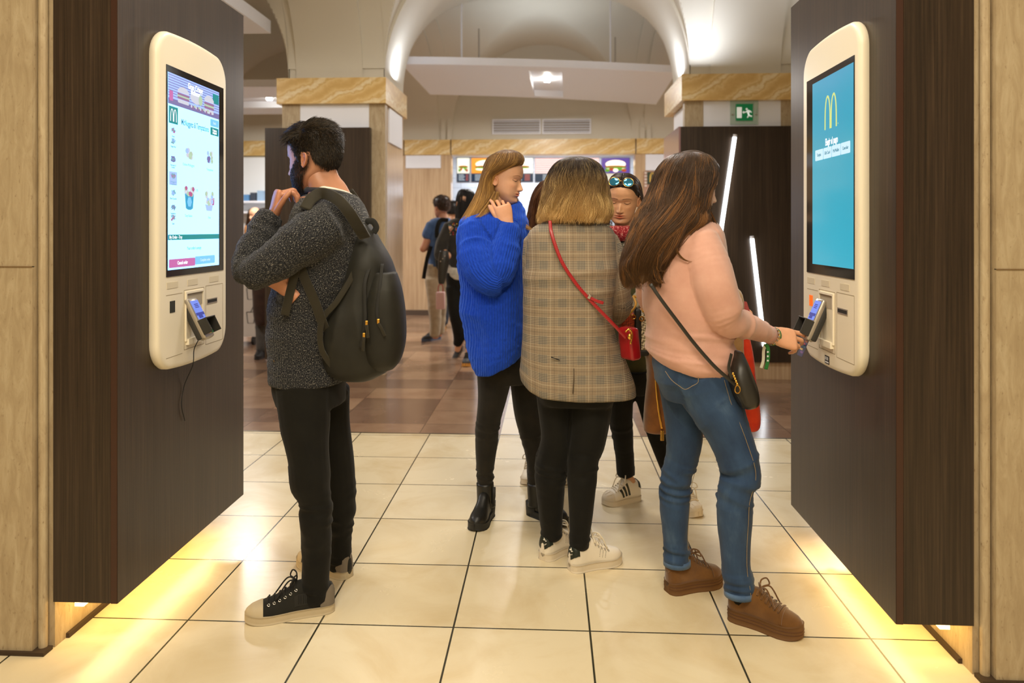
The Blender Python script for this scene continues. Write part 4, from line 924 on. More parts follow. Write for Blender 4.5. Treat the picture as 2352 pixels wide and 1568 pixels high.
# ---- hands
def hand(body, wrist, d, dorsal, thumb_side, curls, spread=.10, thumb=(.5, .4, .3), ab=.68, L=.178, forearm=.05, c=(1, .94, .92), voxel=.0024, mi=0):
    """palm, four unequal fingers and a thumb. d runs from the wrist to the knuckles, dorsal out of the back of the hand, thumb_side to the thumb"""
    d = nrm(d); z = nrm(np.asarray(dorsal)-d*np.dot(dorsal, d)); x = np.cross(d, z)
    if np.dot(x, thumb_side) < 0: x = -x
    k = L/.18; O = np.asarray(wrist, float); W = lambda a, b, c_: O+x*a*k+d*b*k+z*c_*k
    m = MB(); t = np.arange(20)*2*PI/20; ct = np.sign(np.cos(t))*np.abs(np.cos(t))**.8; st = np.sign(np.sin(t))*np.abs(np.sin(t))**.8
    rr = []
    for y, hw, th, cx, cz in ((-forearm, .027, .021, 0, 0), (-.01, .0265, .019, 0, 0), (.015, .031, .0185, .002, -.002), (.04, .0385, .0175, .003, -.003), (.07, .0415, .0155, .001, -.001), (.09, .041, .013, 0, .0), (.098, .036, .009, 0, 0)):
        rr.append(np.array([W(cx+hw*a, y, cz+th*b) for a, b in zip(ct, st)]))
    m.loft(rr); m.ell(W(.026, .03, -.008), (.016*k, .027*k, .014*k), np.array([x, d, z]))
    for i, (rx, ry, ln, rad) in enumerate(((.0315, .090, .071, .0088), (.0105, .096, .079, .0090), (-.0105, .092, .072, .0085), (-.0300, .083, .056, .0076))):
        cu = curls[i]; p = W(rx, ry-.012, 0); ang = 0; sp = spread*(1.0, .25, -.45, -1.15)[i]; pts = [p]; rad_ = [rad*1.05*k]
        base = nrm(d+x*sp)
        for j, (fl, cc) in enumerate(zip((.50, .30, .24), cu)):
            ang += cc; dr = base*math.cos(ang)-z*math.sin(ang); s_ = ln*fl*k+(0.012*k if j == 0 else 0); 
            pts += [pts[-1]+dr*s_*.5, pts[-1]+dr*s_]; rad_ += [rad*(.97-.09*j)*k, rad*(1.0-.10*j)*k]
        rad_[-1] *= .8; q = cr([list(a)+[b] for a, b in zip(pts, rad_)], 3); m.tube(q[:, :3], q[:, 3], 12); m.ell(pts[-1], (rad_[-1],)*3, None, 10, 6)
    tb = W(.028, .018, -.006); a0, a1, a2 = thumb
    pts = [tb]; dr = nrm(x*ab+d*.75-z*.55*a0); rad_ = [.0125*k]
    for j, (ln, cc) in enumerate(((.040, 0), (.032, a1), (.025, a2))):
        dr = nrm(dr-x*cc*.8+d*cc*.3-z*cc*.5); pts += [pts[-1]+dr*ln*.5*k, pts[-1]+dr*ln*k]; rad_ += [(.0115-.001*j)*k, (.0105-.0012*j)*k]
    q = cr([list(a)+[b] for a, b in zip(pts, rad_)], 3); m.tube(q[:, :3], q[:, 3], 12); m.ell(pts[-1], (rad_[-1],)*3, None, 10, 6)
    v, f, n = fused(m, voxel, 3); col = np.ones((len(v), 3))*np.array(c)
    body.add(v, f, col, mi); return W
# ---- shoes
def ground(px, py): return P(px, py, FPX*CH/(py-HY))*np.array([1, 1, 0])
def topx(F, q):
    d = float(q@FV); return CX+float(q@RV)/d*FPX, HY-(q[2]-CH)/d*FPX, d-F.D
def fit_leg(L, F, heel, toe, pw=1.3):
    """lets the leg's depth run down to where its shoe stands; returns the leg and its ankle"""
    a, b = ground(*heel), ground(*toe); q = a+(b-a)*.16+UV*.085; x, y, dz = topx(F, q); y0, y1 = L[0][1], L[-1][1]
    return [(p[0], p[1], p[2]*(1-((p[1]-y0)/(y1-y0))**pw)+dz*((p[1]-y0)/(y1-y0))**pw, p[3]) for p in L], (x, y, dz, .026*FPX/(F.D+dz))
class Shoe:
    def __init__(s, name, parent, heel, toe, W=.047, sole=.03, hgt=1.0, ext=.03, lift=0, tilt=0, label=None, front=1.0, dirv=None):
        a = ground(*heel) if len(heel) == 2 else np.array(heel, float); b = ground(*toe) if len(toe) == 2 else np.array(toe, float)
        s.ax = nrm(b-a); s.L = np.linalg.norm(b-a)+ext; s.o = a-s.ax*ext*.5+UV*lift
        if tilt: 
            s.up = nrm(UV*math.cos(tilt)+nrm(s.ax*[1, 1, 0])*math.sin(tilt)); s.ax = nrm(s.ax-s.up*np.dot(s.ax, s.up))
        else: s.up = UV
        s.lat = np.cross(s.up, s.ax); s.W = W; s.sole = sole; s.h = hgt; s.parent = parent; s.name = name; s.front = front; s.label = label
    def w(s, x, y, z): return s.o+s.ax*(x*s.L)+s.lat*y+s.up*z
    def hw(s, x): return s.W*itp(x, [(0, .30), (.02, .52), (.06, .70), (.15, .80), (.3, .76), (.45, .78), (.6, .92), (.72, 1.0), (.83, .93), (.91, .74), (.96, .52), (.985, .34), (1, .12)])
    def ht(s, x): return s.h*itp(x, [(0, .045), (.03, .062), (.1, .074), (.22, .072), (.32, .084), (.42, .084), (.52, .066), (.65, .048), (.8, .038), (.92, .030), (.98, .020), (1, .010)])
    def U(s, x, ph, off=0):
        """a point on the upper: x heel to toe, ph 0..pi from one welt over the top to the other"""
        w = s.hw(x)-.003+off; h = s.ht(x)+off; c = math.cos(ph); n = 1.55 if x < .5 else 1.25
        return s.w(x, w*np.sign(c)*abs(c)**(1/n*1.0)*(1-.42*math.sin(ph)**2*(1 if x < .5 else .5)*0), s.sole*.8+h*abs(math.sin(ph))**(1/1.15))
    def build_sole(s, mat, rib=0, wedge=0, name='sole', toe_up=.008, ridges=0):
        xs = 1-np.cos(np.linspace(0, PI, 40))**1; xs = (1-np.cos(np.linspace(0, PI, 40)))/2; out = [(x, s.hw(x)) for x in xs]; pl = out+[(x, -y) for x, y in out[::-1]]
        rr = []
        for zf, sh in ((0, -.004), (.06, -.0005), (.3, .0012), (.7, .001), (.95, -.0005), (1.0, -.003)):
            rr.append(np.array([s.w(x, y+math.copysign(sh+(.0008*math.cos(i*PI) if ridges and .1 < zf < .9 else 0), y), s.sole*zf*(1+wedge*(1-x)*(zf > .5))+toe_up*max(0, (x-.8)/.2)**2) for i, (x, y) in enumerate(pl)]))
        m = MB(); m.loft(rr); return m.obj(name, mat, s.root, True)
    def build(s, upper_mat, sole_mat, ridges=0, name=None):
        s.root = None; m = MB(); n = 22; rr = []
        for x in (1-np.cos(np.linspace(0, PI, 34)))/2: rr.append(np.array([s.U(float(x), ph) for ph in np.linspace(0, PI, n)]+[s.w(float(x), 0, s.sole*.5)]))
        m.loft(rr); up = m.obj(s.name, upper_mat, s.parent, True, s.label); s.root = up; s.upper = up
        s.build_sole(sole_mat, ridges=ridges); return s
    def patch(s, name, mat, x0, x1, ph0, ph1, off=.0018, both=False, nx=14, n=14, shape=None):
        m = MB()
        for (a, b) in ([(ph0, ph1)]+([(PI-ph1, PI-ph0)] if both else [])):
            top = []; bot = []
            V = []
            for i in range(nx+1):
                for j in range(n+1):
                    x = x0+(x1-x0)*i/nx; ph = a+(b-a)*j/n
                    if shape: x, ph = shape(i/nx, j/n, x, ph)
                    V.append((x, ph))
            A = np.array([s.U(x, p, off) for x, p in V]); B = np.array([s.U(x, p, -.002) for x, p in V]); k = len(V); f = []
            q = lambda i, j: i*(n+1)+j
            for i in range(nx):
                for j in range(n): f += [(q(i, j), q(i+1, j), q(i+1, j+1), q(i, j+1)), (k+q(i, j), k+q(i, j+1), k+q(i+1, j+1), k+q(i+1, j))]
            ed = [q(i, 0) for i in range(nx+1)]+[q(nx, j) for j in range(1, n+1)]+[q(i, n) for i in range(nx-1, -1, -1)]+[q(0, j) for j in range(n-1, 0, -1)]
            f += [(ed[i], k+ed[i], k+ed[(i+1) % len(ed)], ed[(i+1) % len(ed)]) for i in range(len(ed))]
            m.add(np.concatenate([A, B]), f)
        return m.obj(name, mat, s.root, False, auto=50)
    def laces(s, mat, x0=.42, x1=.70, n=6, r=.0028, ph=.95, bow=True):
        for i in range(n):
            x = x0+(x1-x0)*i/(n-1); pts = [s.U(x+.015*math.sin(p*2), p, .004) for p in np.linspace(ph, PI-ph, 9)]; m = MB(); m.tube(pts, r, 7, k=.6); m.obj('lace', mat, s.root, True)
        if bow:
            o = s.U(x0-.01, PI/2, .004)
            for sg in (-1, 1):
                c = cr([o, o+s.lat*sg*.012+s.up*.022+s.ax*.0, o+s.lat*sg*.034+s.up*.024+s.ax*.012, o+s.lat*sg*.040+s.up*.004+s.ax*.02, o+s.lat*sg*.014+s.up*.004+s.ax*.01, o], 6); m = MB(); m.tube(c, r*.85, 6); m.obj('lace', mat, s.root, True)
                c = cr([o, o+s.lat*sg*.018+s.ax*.03+s.up*.006, s.U(x0+.22, PI/2-sg*.55, .006)], 6); m = MB(); m.tube(c, r*.85, 6); m.obj('lace', mat, s.root, True)
        return s
    def eyelets(s, mat, x0=.42, x1=.70, n=6, ph=.88, r=.0042):
        for sg in (0, 1):
            for i in range(n):
                x = x0+(x1-x0)*i/(n-1); p = ph if sg == 0 else PI-ph; c = s.U(x, p, .0015); a = nrm(s.U(x, p, .02)-s.U(x, p, 0)); u = nrm(np.cross(a, s.ax)); w = np.cross(a, u)
                ring = [c+u*r*math.cos(t)+w*r*math.sin(t) for t in np.linspace(0, 2*PI, 13)]; m = MB(); m.tube(ring, .0013, 6, caps=False); m.obj('eyelet', mat, s.root, True)
# ---- fabrics
def cloth_mat(name, c1, c2=None, rough=.85, sheen=.2, weave=0, bump=.15, spec=.2, scale=1):
    t = NT(name); n = t.noise(t.coord('Object'), 14*scale, 5, .6); w = t.noise(t.attr('fab'), 700, 2, .5)
    c2 = c2 or [int(q*.8) for q in c1]; t.set(Base_Color=t.mix(t.ramp(n, [(.35, (0, 0, 0, 1)), (.65, (1, 1, 1, 1))]), srgb(*c1), srgb(*c2)), Roughness=rough, Specular_IOR_Level=spec, Sheen_Weight=sheen, Sheen_Roughness=.5)
    t.bump(w, bump, .002); return t.m
def stripe(t, x, per, lo, hi):
    """1 where x falls in [lo,hi] of every period"""
    f = t.math('FRACT', t.math('DIVIDE', x, per)); return t.math('MULTIPLY', t.math('GREATER_THAN', f, lo), t.math('LESS_THAN', f, hi))
# ---------------------------------------------------------------- cloth and skin of the people
def m_marl():
    t = NT('marl_knit'); n = t.noise(t.attr('fab', (1.5, .75, 1)), 270, 2, .7); b = t.noise(t.attr('fab'), 9, 3, .5)
    c = t.ramp(n, [(.40, srgb(20, 21, 26)), (.52, srgb(34, 35, 40)), (.60, srgb(82, 82, 82)), (.70, srgb(164, 160, 150))])
    t.set(Base_Color=c, Roughness=.9, Specular_IOR_Level=.15, Sheen_Weight=.12)
    x = t.xyz(t.attr('fab')); rib = t.math('SINE', t.math('MULTIPLY', x[0], 700)); t.bump(t.math('ADD', t.math('MULTIPLY', n, 1.0), t.math('MULTIPLY', rib, .25)), .7, .004); return t.m
def m_mohair():
    t = NT('blue_mohair'); x = t.xyz(t.attr('fab')); n = t.noise(t.attr('fab', (1, .35, 1)), 160, 4, .7); rib = t.math('SINE', t.math('MULTIPLY', t.math('ADD', x[0], t.math('MULTIPLY', t.noise(t.attr('fab'), 12, 2), .006)), 560))
    c = t.mix(n, srgb(14, 44, 158), srgb(44, 92, 224)); c = t.mix(t.math('MULTIPLY_ADD', rib, .08, .08), c, srgb(14, 40, 130))
    t.set(Base_Color=c, Roughness=.95, Specular_IOR_Level=.1, Sheen_Weight=.6, Sheen_Roughness=.5, Sheen_Tint=srgb(90, 140, 255)); t.bump(t.math('ADD', t.math('MULTIPLY', rib, .5), n), .6, .006); return t.m
def m_plaid():
    t = NT('glen_check'); x = t.xyz(t.attr('fab')); u, v = x[0], x[1]; u = t.math('ADD', u, 5.0); v = t.math('ADD', v, 5.0)
    BL = srgb(46, 46, 52); CR = srgb(214, 202, 176); base = t.mix(t.noise(t.attr('fab', (1, .2, 1)), 500, 2), srgb(134, 117, 97), srgb(154, 137, 115))
    per = .074
    bu = stripe(t, u, per, .0, .46); bv = stripe(t, v, per, .0, .46); fu = stripe(t, u, .0062, 0, .5); fv = stripe(t, v, .0062, 0, .5)
    c = t.mix(t.math('MULTIPLY', t.math('MULTIPLY', bv, fv), .55), base, BL); c = t.mix(t.math('MULTIPLY', t.math('MULTIPLY', bv, t.math('SUBTRACT', 1.0, fv)), .28), c, CR)
    c = t.mix(t.math('MULTIPLY', t.math('MULTIPLY', bu, fu), .26), c, BL); c = t.mix(t.math('MULTIPLY', t.math('MULTIPLY', bu, t.math('SUBTRACT', 1.0, fu)), .14), c, CR)
    both = t.math('MULTIPLY', bu, bv); chk = t.math('ABSOLUTE', t.math('SUBTRACT', fu, fv)); c = t.mix(t.math('MULTIPLY', t.math('MULTIPLY', both, chk), .5), c, srgb(70, 84, 92))
    for ax in (u, v):
        c = t.mix(t.math('MULTIPLY', stripe(t, ax, per, .60, .63), .34), c, CR); c = t.mix(t.math('MULTIPLY', stripe(t, ax, per, .80, .82), .5), c, BL)
    t.set(Base_Color=c, Roughness=.8, Specular_IOR_Level=.2); t.bump(t.noise(t.attr('fab'), 600, 2), .12, .002); return t.m
def m_denim():
    t = NT('blue_denim'); x = t.xyz(t.attr('fab')); n = t.noise(t.attr('fab', (1, .45, 1)), 11, 4, .6); g2 = t.noise(t.attr('fab', (1, .12, 1)), 520, 3, .6)
    c = t.ramp(n, [(.3, srgb(40, 58, 86)), (.55, srgb(56, 80, 112)), (.75, srgb(84, 108, 136))]); c = t.mix(t.math('MULTIPLY', g2, .5), c, srgb(34, 52, 84))
    t.set(Base_Color=c, Roughness=.8, Specular_IOR_Level=.2, Sheen_Weight=.1); t.bump(g2, .2, .002); return t.m
MARL = m_marl(); MOHAIR = m_mohair(); PLAID = m_plaid(); DENIM = m_denim()
BLKTR = cloth_mat('black_trouser_cloth', (22, 21, 17), (17, 16, 13), .85, .06); LEGG = cloth_mat('charcoal_legging', (38, 34, 27), (30, 27, 22), .8, .1); BLKJ = cloth_mat('black_jean', (21, 20, 16), (16, 15, 12), .8, .06)
PINKK = cloth_mat('pink_jersey', (212, 166, 150), (204, 156, 140), .85, .3, bump=.1); PACK = cloth_mat('dark_olive_nylon', (36, 35, 29), (30, 29, 25), .6, .02, spec=.3, bump=.1)
SK1 = skin_mat('skin_tan', (196, 140, 110)); SK2 = skin_mat('skin_fair', (232, 178, 142)); SK3 = skin_mat('skin_olive', (220, 164, 122))
HM_MAN = hair_mat('short_dark_hair', (34, 27, 20), (46, 37, 26), (66, 52, 34), .2); HM_BLUE = hair_mat('dark_blonde_hair', (98, 68, 36), (180, 134, 70), (212, 166, 92), .32); HM_BOB = hair_mat('ombre_blonde_hair', (44, 28, 14), (210, 166, 100), (246, 214, 150), .26, hold=.34, hp=1.6)
HM_LONG = hair_mat('long_brown_hair', (58, 40, 24), (92, 64, 38), (140, 94, 48), .22); HM_DARK = hair_mat('dark_brown_hair', (34, 26, 20), (70, 44, 26), (104, 70, 44), .3); HM_AUB = hair_mat('auburn_hair', (78, 48, 28), (112, 70, 40), (132, 86, 50), .25); HM_BLACK = hair_mat('black_hair', (24, 20, 18), (32, 26, 22), (46, 38, 32), .2)
RUBW = plain('offwhite_rubber', (196, 180, 150), .6); RUBG = plain('grey_rubber', (116, 106, 94), .6); LACEB = plain('black_lace', (24, 23, 20), .8)
def person(label, F, foot): return thing('person', label, 'person', foot)
def trousers_disp(items): return lambda v, uv, fr: folds(v, uv, fr, items)
def hemwarp(F, zw, zh, prof):
    """lets a hem hang slanted: prof gives (x, lift in pixels) from left to right"""
    z1, z0 = F.p(0, zw)[2], F.p(0, zh)[2]
    def g_(v):
        px = (v@RV)/(v@FV)*FPX+CX; t = np.clip((z1-v[:, 2])/(z1-z0), 0, 1.2); v = v.copy(); v[:, 2] += t*itp(px, prof)*F.D/FPX; return v
    return g_
# ================================================================ bearded man
F = Fig(2.75); foot = ground(700, 1380); man = person('bearded man in a dark marl sweater with a hand at his chin', F, foot)
H = Head(F.p(721, 364, 0), .244, -107, 8, 0, False, lip=(.8, .5, .48), brow=(.12, .09, .07), eyes='open', beard=(.14, .10, .08), jaw=1.10, nose=1.05)
B = Body(); H.add(B)
F.limb([(738, 385, 0, 32), (747, 420, .0, 36), (758, 442, .01, 42), (763, 468, .01, 52)], k=.85).limb([(722, 394, -.02, 24), (736, 425, -.02, 30), (750, 455, 0, 36)]); F.trunk([(452, 690, 815, 0, .10), (480, 690, 822, 0, .15), (560, 672, 815, 0, .14), (700, 655, 780, 0, .13), (880, 650, 780, 0, .13)])
F.limb([(738, 525, -.16, 38), (660, 595, -.22, 34), (585, 630, -.22, 28), (600, 560, -.15, 22), (624, 496, -.10, 18)]); F.limb([(720, 650, .02, 28), (680, 668, -.10, 22), (654, 667, -.18, 18)])
ML1 = [(697, 885, -.09, 64), (700, 950, -.10, 57), (709, 1045, -.12, 48), (714, 1105, -.13, 46), (724, 1145, -.14, 36), (727, 1200, -.145, 36), (727, 1280, -.155, 32), (725, 1325, -.16, 31), (724, 1350, -.16, 30), (725, 1374, -.16, 30)]
ML2 = [(757, 890, .08, 46), (758, 970, .09, 45), (766, 1050, .11, 46), (774, 1120, .12, 43), (778, 1180, .13, 37), (780, 1225, .13, 28), (780, 1262, .13, 27), (779, 1288, .13, 25), (779, 1302, .13, 25)]
inner = lambda L, k=.62: [(a, b, c_, r*k) for a, b, c_, r in L]
MS1, MS2 = ((757, 1398), (574, 1427)), ((796, 1324), (694, 1293)); ML1, MA1 = fit_leg(ML1, F, *MS1); ML2, MA2 = fit_leg(ML2, F, *MS2)
F.limb(inner(ML1)+[MA1]); F.limb(inner(ML2)+[MA2])
v, f, n = fused(F.mb, .009, 5); B.add(v, f); F.begin()
hand(B, F.p(625, 500, -.10), nrm(.22*RV+1.0*UV+.05*FV), nrm(-1.0*RV-.45*FV+.15*UV), nrm(-1.0*FV+.3*RV), [(1.15, 1.1, .6), (1.1, 1.15, .6), (1.05, 1.2, .6), (1.0, 1.2, .6)], .10, (.2, .2, .5), L=.19)
hand(B, F.p(656, 664, -.19), nrm(-.70*RV+.62*UV-.1*FV), nrm(-.35*RV-.3*UV-.9*FV), nrm(.5*RV+.6*UV), [(.5, .6, .4)]*4, .08, (.3, .2, .2), L=.18)
bo = B.obj('body', SK1, man)
# hair: short and swept up off the forehead
fx_ = lambda x, y, t: np.clip((t-itp(y, [(-.45, -.30), (-.3, -.27), (-.17, -.14), (-.125, .03), (.03, .05), (.05, -.07), (.10, -.05), (.13, .08), (.20, .22), (.28, .30), (.4, .33)]))*18, 0, 1)
V, f, w, q, d = H.cap(fx_, lambda x, y, t: .022+.050*np.clip((t-.10)/.3, 0, 1)+.02*np.clip((y-.05)/.2, 0, 1)*(t > .2))
HL = [(V, f, np.stack([.3+.3*vnoise(V*40, 3), np.full(len(V), .4), 0*V[:, 0]], 1))]
def short_strands(H, q, d, w, N, L, up, back, r=.0011, seed=2, lean=None, jit=.16):
    R = np.random.default_rng(seed); wi = w.ravel()*np.clip(1-np.abs(H.t[:, None]+0*w)*0, 0, 1).ravel(); G1 = np.gradient(H.V, axis=0); G2 = np.gradient(np.concatenate([H.V[:, -1:], H.V, H.V[:, :1]], 1), axis=1)[:, 1:-1]; area = np.linalg.norm(np.cross(G1, G2), axis=-1).ravel()+1e-9; idx = R.choice(wi.size, N, p=wi*area/np.sum(wi*area))
    jt = R.normal(0, .007, (N, 3)); x, y, t = H.V[..., 0].ravel()[idx], H.V[..., 1].ravel()[idx], H.V[..., 2].ravel()[idx]; p = q.reshape(-1, 3)[idx]-d.reshape(-1, 3)[idx]*.004; dd = d.reshape(-1, 3)[idx]; p = p+jt-dd*np.sum(jt*dd, 1, keepdims=True)
    dirv = lean(x, y, t) if lean else np.stack([0*x, -1+0*x, -.6+0*x], 1); dirv = dirv-dd*np.sum(dirv*dd, 1, keepdims=True); dirv /= np.maximum(np.linalg.norm(dirv, axis=1, keepdims=True), .05); dirv += R.normal(0, jit, dirv.shape)
    LL = (L(x, y, t)*R.uniform(.6, 1.2, N))[:, None]; u = np.linspace(0, 1, 6)
    P_ = p[:, None]+(dd*LL)[:, None]*(up*np.sin(u*1.4))[None, :, None]+(dirv*LL)[:, None]*(u**1.3)[None, :, None]
    out = []; strands(out, H.w(P_), r, None, .3, 0, 1); return out
def lean_man(x, y, t):
    top = np.clip((t-.25)/.15, 0, 1)[:, None]; return np.stack([-.2+0*x, -.25-.3*0*x, -1.0+0*x], 1)*(1-top)+np.stack([.25*np.sign(x)*0+.15, np.where(y > 0, .85, -.5), .35+0*x], 1)*top
HL += short_strands(H, q, d, w, 10000, lambda x, y, t: .05+.075*np.clip((t-.2)/.25, 0, 1)+.07*np.clip((y-.12)/.2, 0, 1)*(t > .25), .30, 1, .0009, 2, lean_man, .11)
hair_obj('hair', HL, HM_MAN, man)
wb = np.clip(H.bm, 0, 1)*(H.T > -.48)*np.clip((np.sin(H.A)+.25)/.2, 0, 1); qd = H.V+.006*np.sign(H.V)*0; dd = np.stack([H.V[..., 0], H.V[..., 1], -.25+0*H.T], -1); dd /= np.linalg.norm(dd, axis=-1, keepdims=True)
BL_ = short_strands(H, H.V+dd*.012, dd, wb, 8000, lambda x, y, t: .017+.036*np.clip((-.28-t)/.15, 0, 1), .5, 1, .0007, 5, lambda x, y, t: np.stack([0*x, .15+0*x, -1+0*x], 1)); hair_obj('beard', BL_, HM_MAN, man)
# sweater
F.trunk([(446, 708, 812, .01, .085), (456, 692, 824, .01, .12), (478, 682, 836, .0, .185), (515, 672, 842, 0, .205), (570, 662, 838, 0, .205), (630, 645, 828, 0, .20), (690, 630, 815, 0, .19), (745, 623, 805, 0, .18), (800, 624, 800, 0, .18), (850, 625, 797, 0, .185), (872, 627, 794, 0, .185)])
F.limb([(752, 520, -.15, 56), (700, 552, -.20, 58), (640, 596, -.235, 45), (592, 624, -.235, 40), (572, 630, -.23, 35)], id=1)
F.limb([(573, 632, -.22, 36), (568, 600, -.19, 34), (588, 560, -.15, 34), (606, 525, -.125, 33), (620, 497, -.105, 30)], id=2)
F.limb([(730, 640, .0, 48), (695, 672, -.09, 32), (668, 676, -.15, 28), (654, 672, -.18, 25)], id=3)
def dsp(v, uv, fr): return folds(v, uv, fr, [(0, .2, 1.0, 5, 16, .005), (1, .0, 1.0, 10, 18, .006), (2, 0, 1, 8, 34, .006), (3, 0, 1, 8, 40, .004)])+.0016*vnoise(uv*np.array([220, 160, 1]), 3)+folds(v, uv, fr, [(0, .25, .9, 3, 9, .007)])
F.cloth('sweater', MARL, man, .0065, 3, dsp)
# neck edge, pale shirt rim under it
c = F.p(757, 447, .01); ring = [c+RV*F.m(54)*math.cos(a)-FV*.075*math.sin(a)+UV*(-.012*math.cos(a)+.012*math.sin(a)) for a in np.linspace(0, 2*PI, 33)]
MB().tube(ring, .010, 8, caps=False).obj('sweater_collar', [cloth_mat('marl_rib', (70, 70, 72), (48, 48, 52))], man, True)
ring = [c+UV*.008+RV*F.m(50)*math.cos(a)-FV*.070*math.sin(a)+UV*(-.012*math.cos(a)+.012*math.sin(a)) for a in np.linspace(0, 2*PI, 33)]
MB().tube(ring, .008, 8, caps=False).obj('shirt_collar', [cloth_mat('white_cotton', (236, 230, 216))], man, True)
MB().obox(F.p(629, 829, -.155), np.array([nrm(RV*.6-FV), FV, UV]), (.008, .001, .003)).obj('sweater_tag', [plain('tag_brown', (120, 96, 60), .6)], man)
# trousers
F.trunk([(850, 634, 788, .0, .16), (890, 632, 788, 0, .165), (925, 640, 790, 0, .15)], id=9)
F.limb(ML1, id=0); F.limb(ML2, id=1)
F.cloth('trousers', BLKTR, man, .0065, 4, trousers_disp([(0, .38, .66, 8, 26, .005), (0, .78, 1.0, 9, 34, .006), (0, .0, .45, 8, 6, .005), (0, 0, 1, 13, 9, .002), (1, .3, .7, 8, 24, .005), (1, .72, 1, 9, 34, .006), (9, 0, 1, 7, 10, .003)]))
CANV = cloth_mat('black_canvas', (40, 39, 35), (34, 33, 30), .85, .1)
for (hl, te, dz, full) in (((757, 1398), (574, 1427), 0, 1), ((796, 1324), (694, 1293), 0, 0)):
    s = Shoe('shoe', man, hl, te, .047, .028, 1.15, .035).build(CANV, RUBW, 1)
    o0 = s.w(.22, 0, .05); 
    s.patch('toe_cap', RUBW, .80, .995, .06, PI-.06, .0026); s.patch('heel_patch', RUBG, .004, .17, .05, .72, .0035, True, shape=lambda a, b, x, p: (x, .05+(itp(x, [(0, 1.57), (.04, 1.2), (.08, .8), (.17, .42)])-.05)*b) if p < PI/2 else (x, PI-.05-(itp(x, [(0, 1.57), (.04, 1.2), (.08, .8), (.17, .42)])-.05)*(1-b))); s.patch('side_panel', plain('ribbed_black', (26, 25, 22), .7), .20, .46, .18, .62, .002, True)
    s.laces(LACEB, .44, .74, 6, .0032); s.eyelets(CHROME, .44, .74, 6)
    for i in range(9 if full else 0): 
        m = MB(); m.tube([s.U(.21+.025*i, p, .0035) for p in np.linspace(.24, .56, 6)], .0012, 5); m.obj('rib', LACEB, s.root, True)
    m = MB(); a = s.w(.23, 0, .06); m.tube([s.w(.24, 0, .05), s.w(.22, 0, .10), s.w(.205, 0, .155)], [.040, .042, .041], 18); m.obj('ankle_cuff', CANV, s.root, True)
# backpack
bp = thing('backpack', 'dark olive backpack worn by the bearded man', 'backpack', F.p(830, 868, 0))
F.trunk([(512, 826, 846, .0, .05), (530, 822, 858, .0, .085), (560, 816, 874, 0, .12), (600, 806, 898, -.01, .145), (645, 788, 914, -.01, .155), (690, 762, 922, -.015, .16), (735, 735, 924, -.02, .165), (780, 728, 924, -.02, .165), (815, 738, 916, -.02, .16), (843, 757, 898, -.02, .15), (862, 785, 872, -.02, .12), (869, 800, 855, -.02, .08)], e=2.5)
F.cloth('pack_body', PACK, bp, .0065, 4, lambda v, uv, fr: folds(v, uv, fr, [(0, .05, .95, 7, 5, .007), (0, .3, 1, 14, 9, .003)]))
F.trunk([(625, 862, 910, -.09, .07), (665, 852, 922, -.10, .09), (720, 840, 930, -.10, .10), (780, 836, 932, -.10, .10), (825, 845, 921, -.10, .09), (846, 862, 905, -.09, .06)], e=2.6); F.cloth('front_pocket', PACK, bp, .006, 4, lambda v, uv, fr: folds(v, uv, fr, [(0, .0, 1, 9, 6, .006)]))
def strap(name, F, pts, w, th, mat, parent, twist=0, n=8):
    """flat band along a path; lies on the side the viewer sees"""
    a = cr([list(q) for q in pts], n); c = np.array([F.p(*q[:3]) for q in a]); T, E1, E2 = frames(c); m = MB(); rr = []
    for i in range(len(c)):
        ww = (a[i, 3] if a.shape[1] > 3 else w)/2
        rr.append(np.array([c[i]+E1[i]*x*ww+E2[i]*y*th/2 for x, y in ((-1, -.6), (-.8, -1), (.8, -1), (1, -.6), (1, .6), (.8, 1), (-.8, 1), (-1, .6))]))
    m.loft(rr); return m.obj(name, mat, parent, True)
SLV = cloth_mat('strap_webbing', (46, 42, 30), (40, 36, 26), .7)
strap('shoulder_strap', F, [(700, 480, -.205), (716, 456, -.175), (742, 444, -.15), (775, 458, -.19), (802, 488, -.215), (826, 526, -.18), (838, 545, -.12)], .040, .010, SLV, bp)
strap('shoulder_strap', F, [(800, 440, .12), (828, 480, .12), (842, 520, .09), (846, 545, .05)], .04, .010, SLV, bp)
strap('lower_strap', F, [(686, 600, -.205), (700, 640, -.21), (722, 690, -.20), (738, 735, -.19), (748, 760, -.16)], .034, .004, SLV, bp); strap('strap_end', F, [(683, 600, -.21), (674, 640, -.215), (664, 680, -.21), (654, 724, -.205)], .030, .003, SLV, bp)
strap('top_handle', F, [(832, 528, -.02), (842, 510, -.03), (856, 508, -.03), (864, 522, -.03), (858, 535, -.03)], .022, .005, LACEB, bp)
strap('wing_panel', F, [(832, 540, -.10), (815, 620, -.15), (775, 690, -.185), (740, 735, -.19), (738, 800, -.185), (770, 850, -.16)], .020, .004, SLV, bp)
for pts in ([(878, 606, -.14), (872, 660, -.185), (866, 710, -.20), (868, 740, -.205)], [(850, 610, -.15), (838, 650, -.18), (838, 700, -.19), (838, 742, -.195), (828, 800, -.19)]): strap('zip_line', F, pts, .012, .004, LACEB, bp)
for x, y, x2, y2 in ((869, 738, 884, 772), (842, 742, 845, 776), (836, 770, 833, 806)):
    MB().obox(F.p(x, y, -.212), np.array([RV, FV, UV]), (.005, .003, .009), 0, .002).obj('zip_slider', GOLD, bp); strap('zip_pull', F, [(x, y+4, -.214), ((x+x2)/2, (y+y2)/2, -.216), (x2, y2, -.214)], .010, .003, SLV, bp)
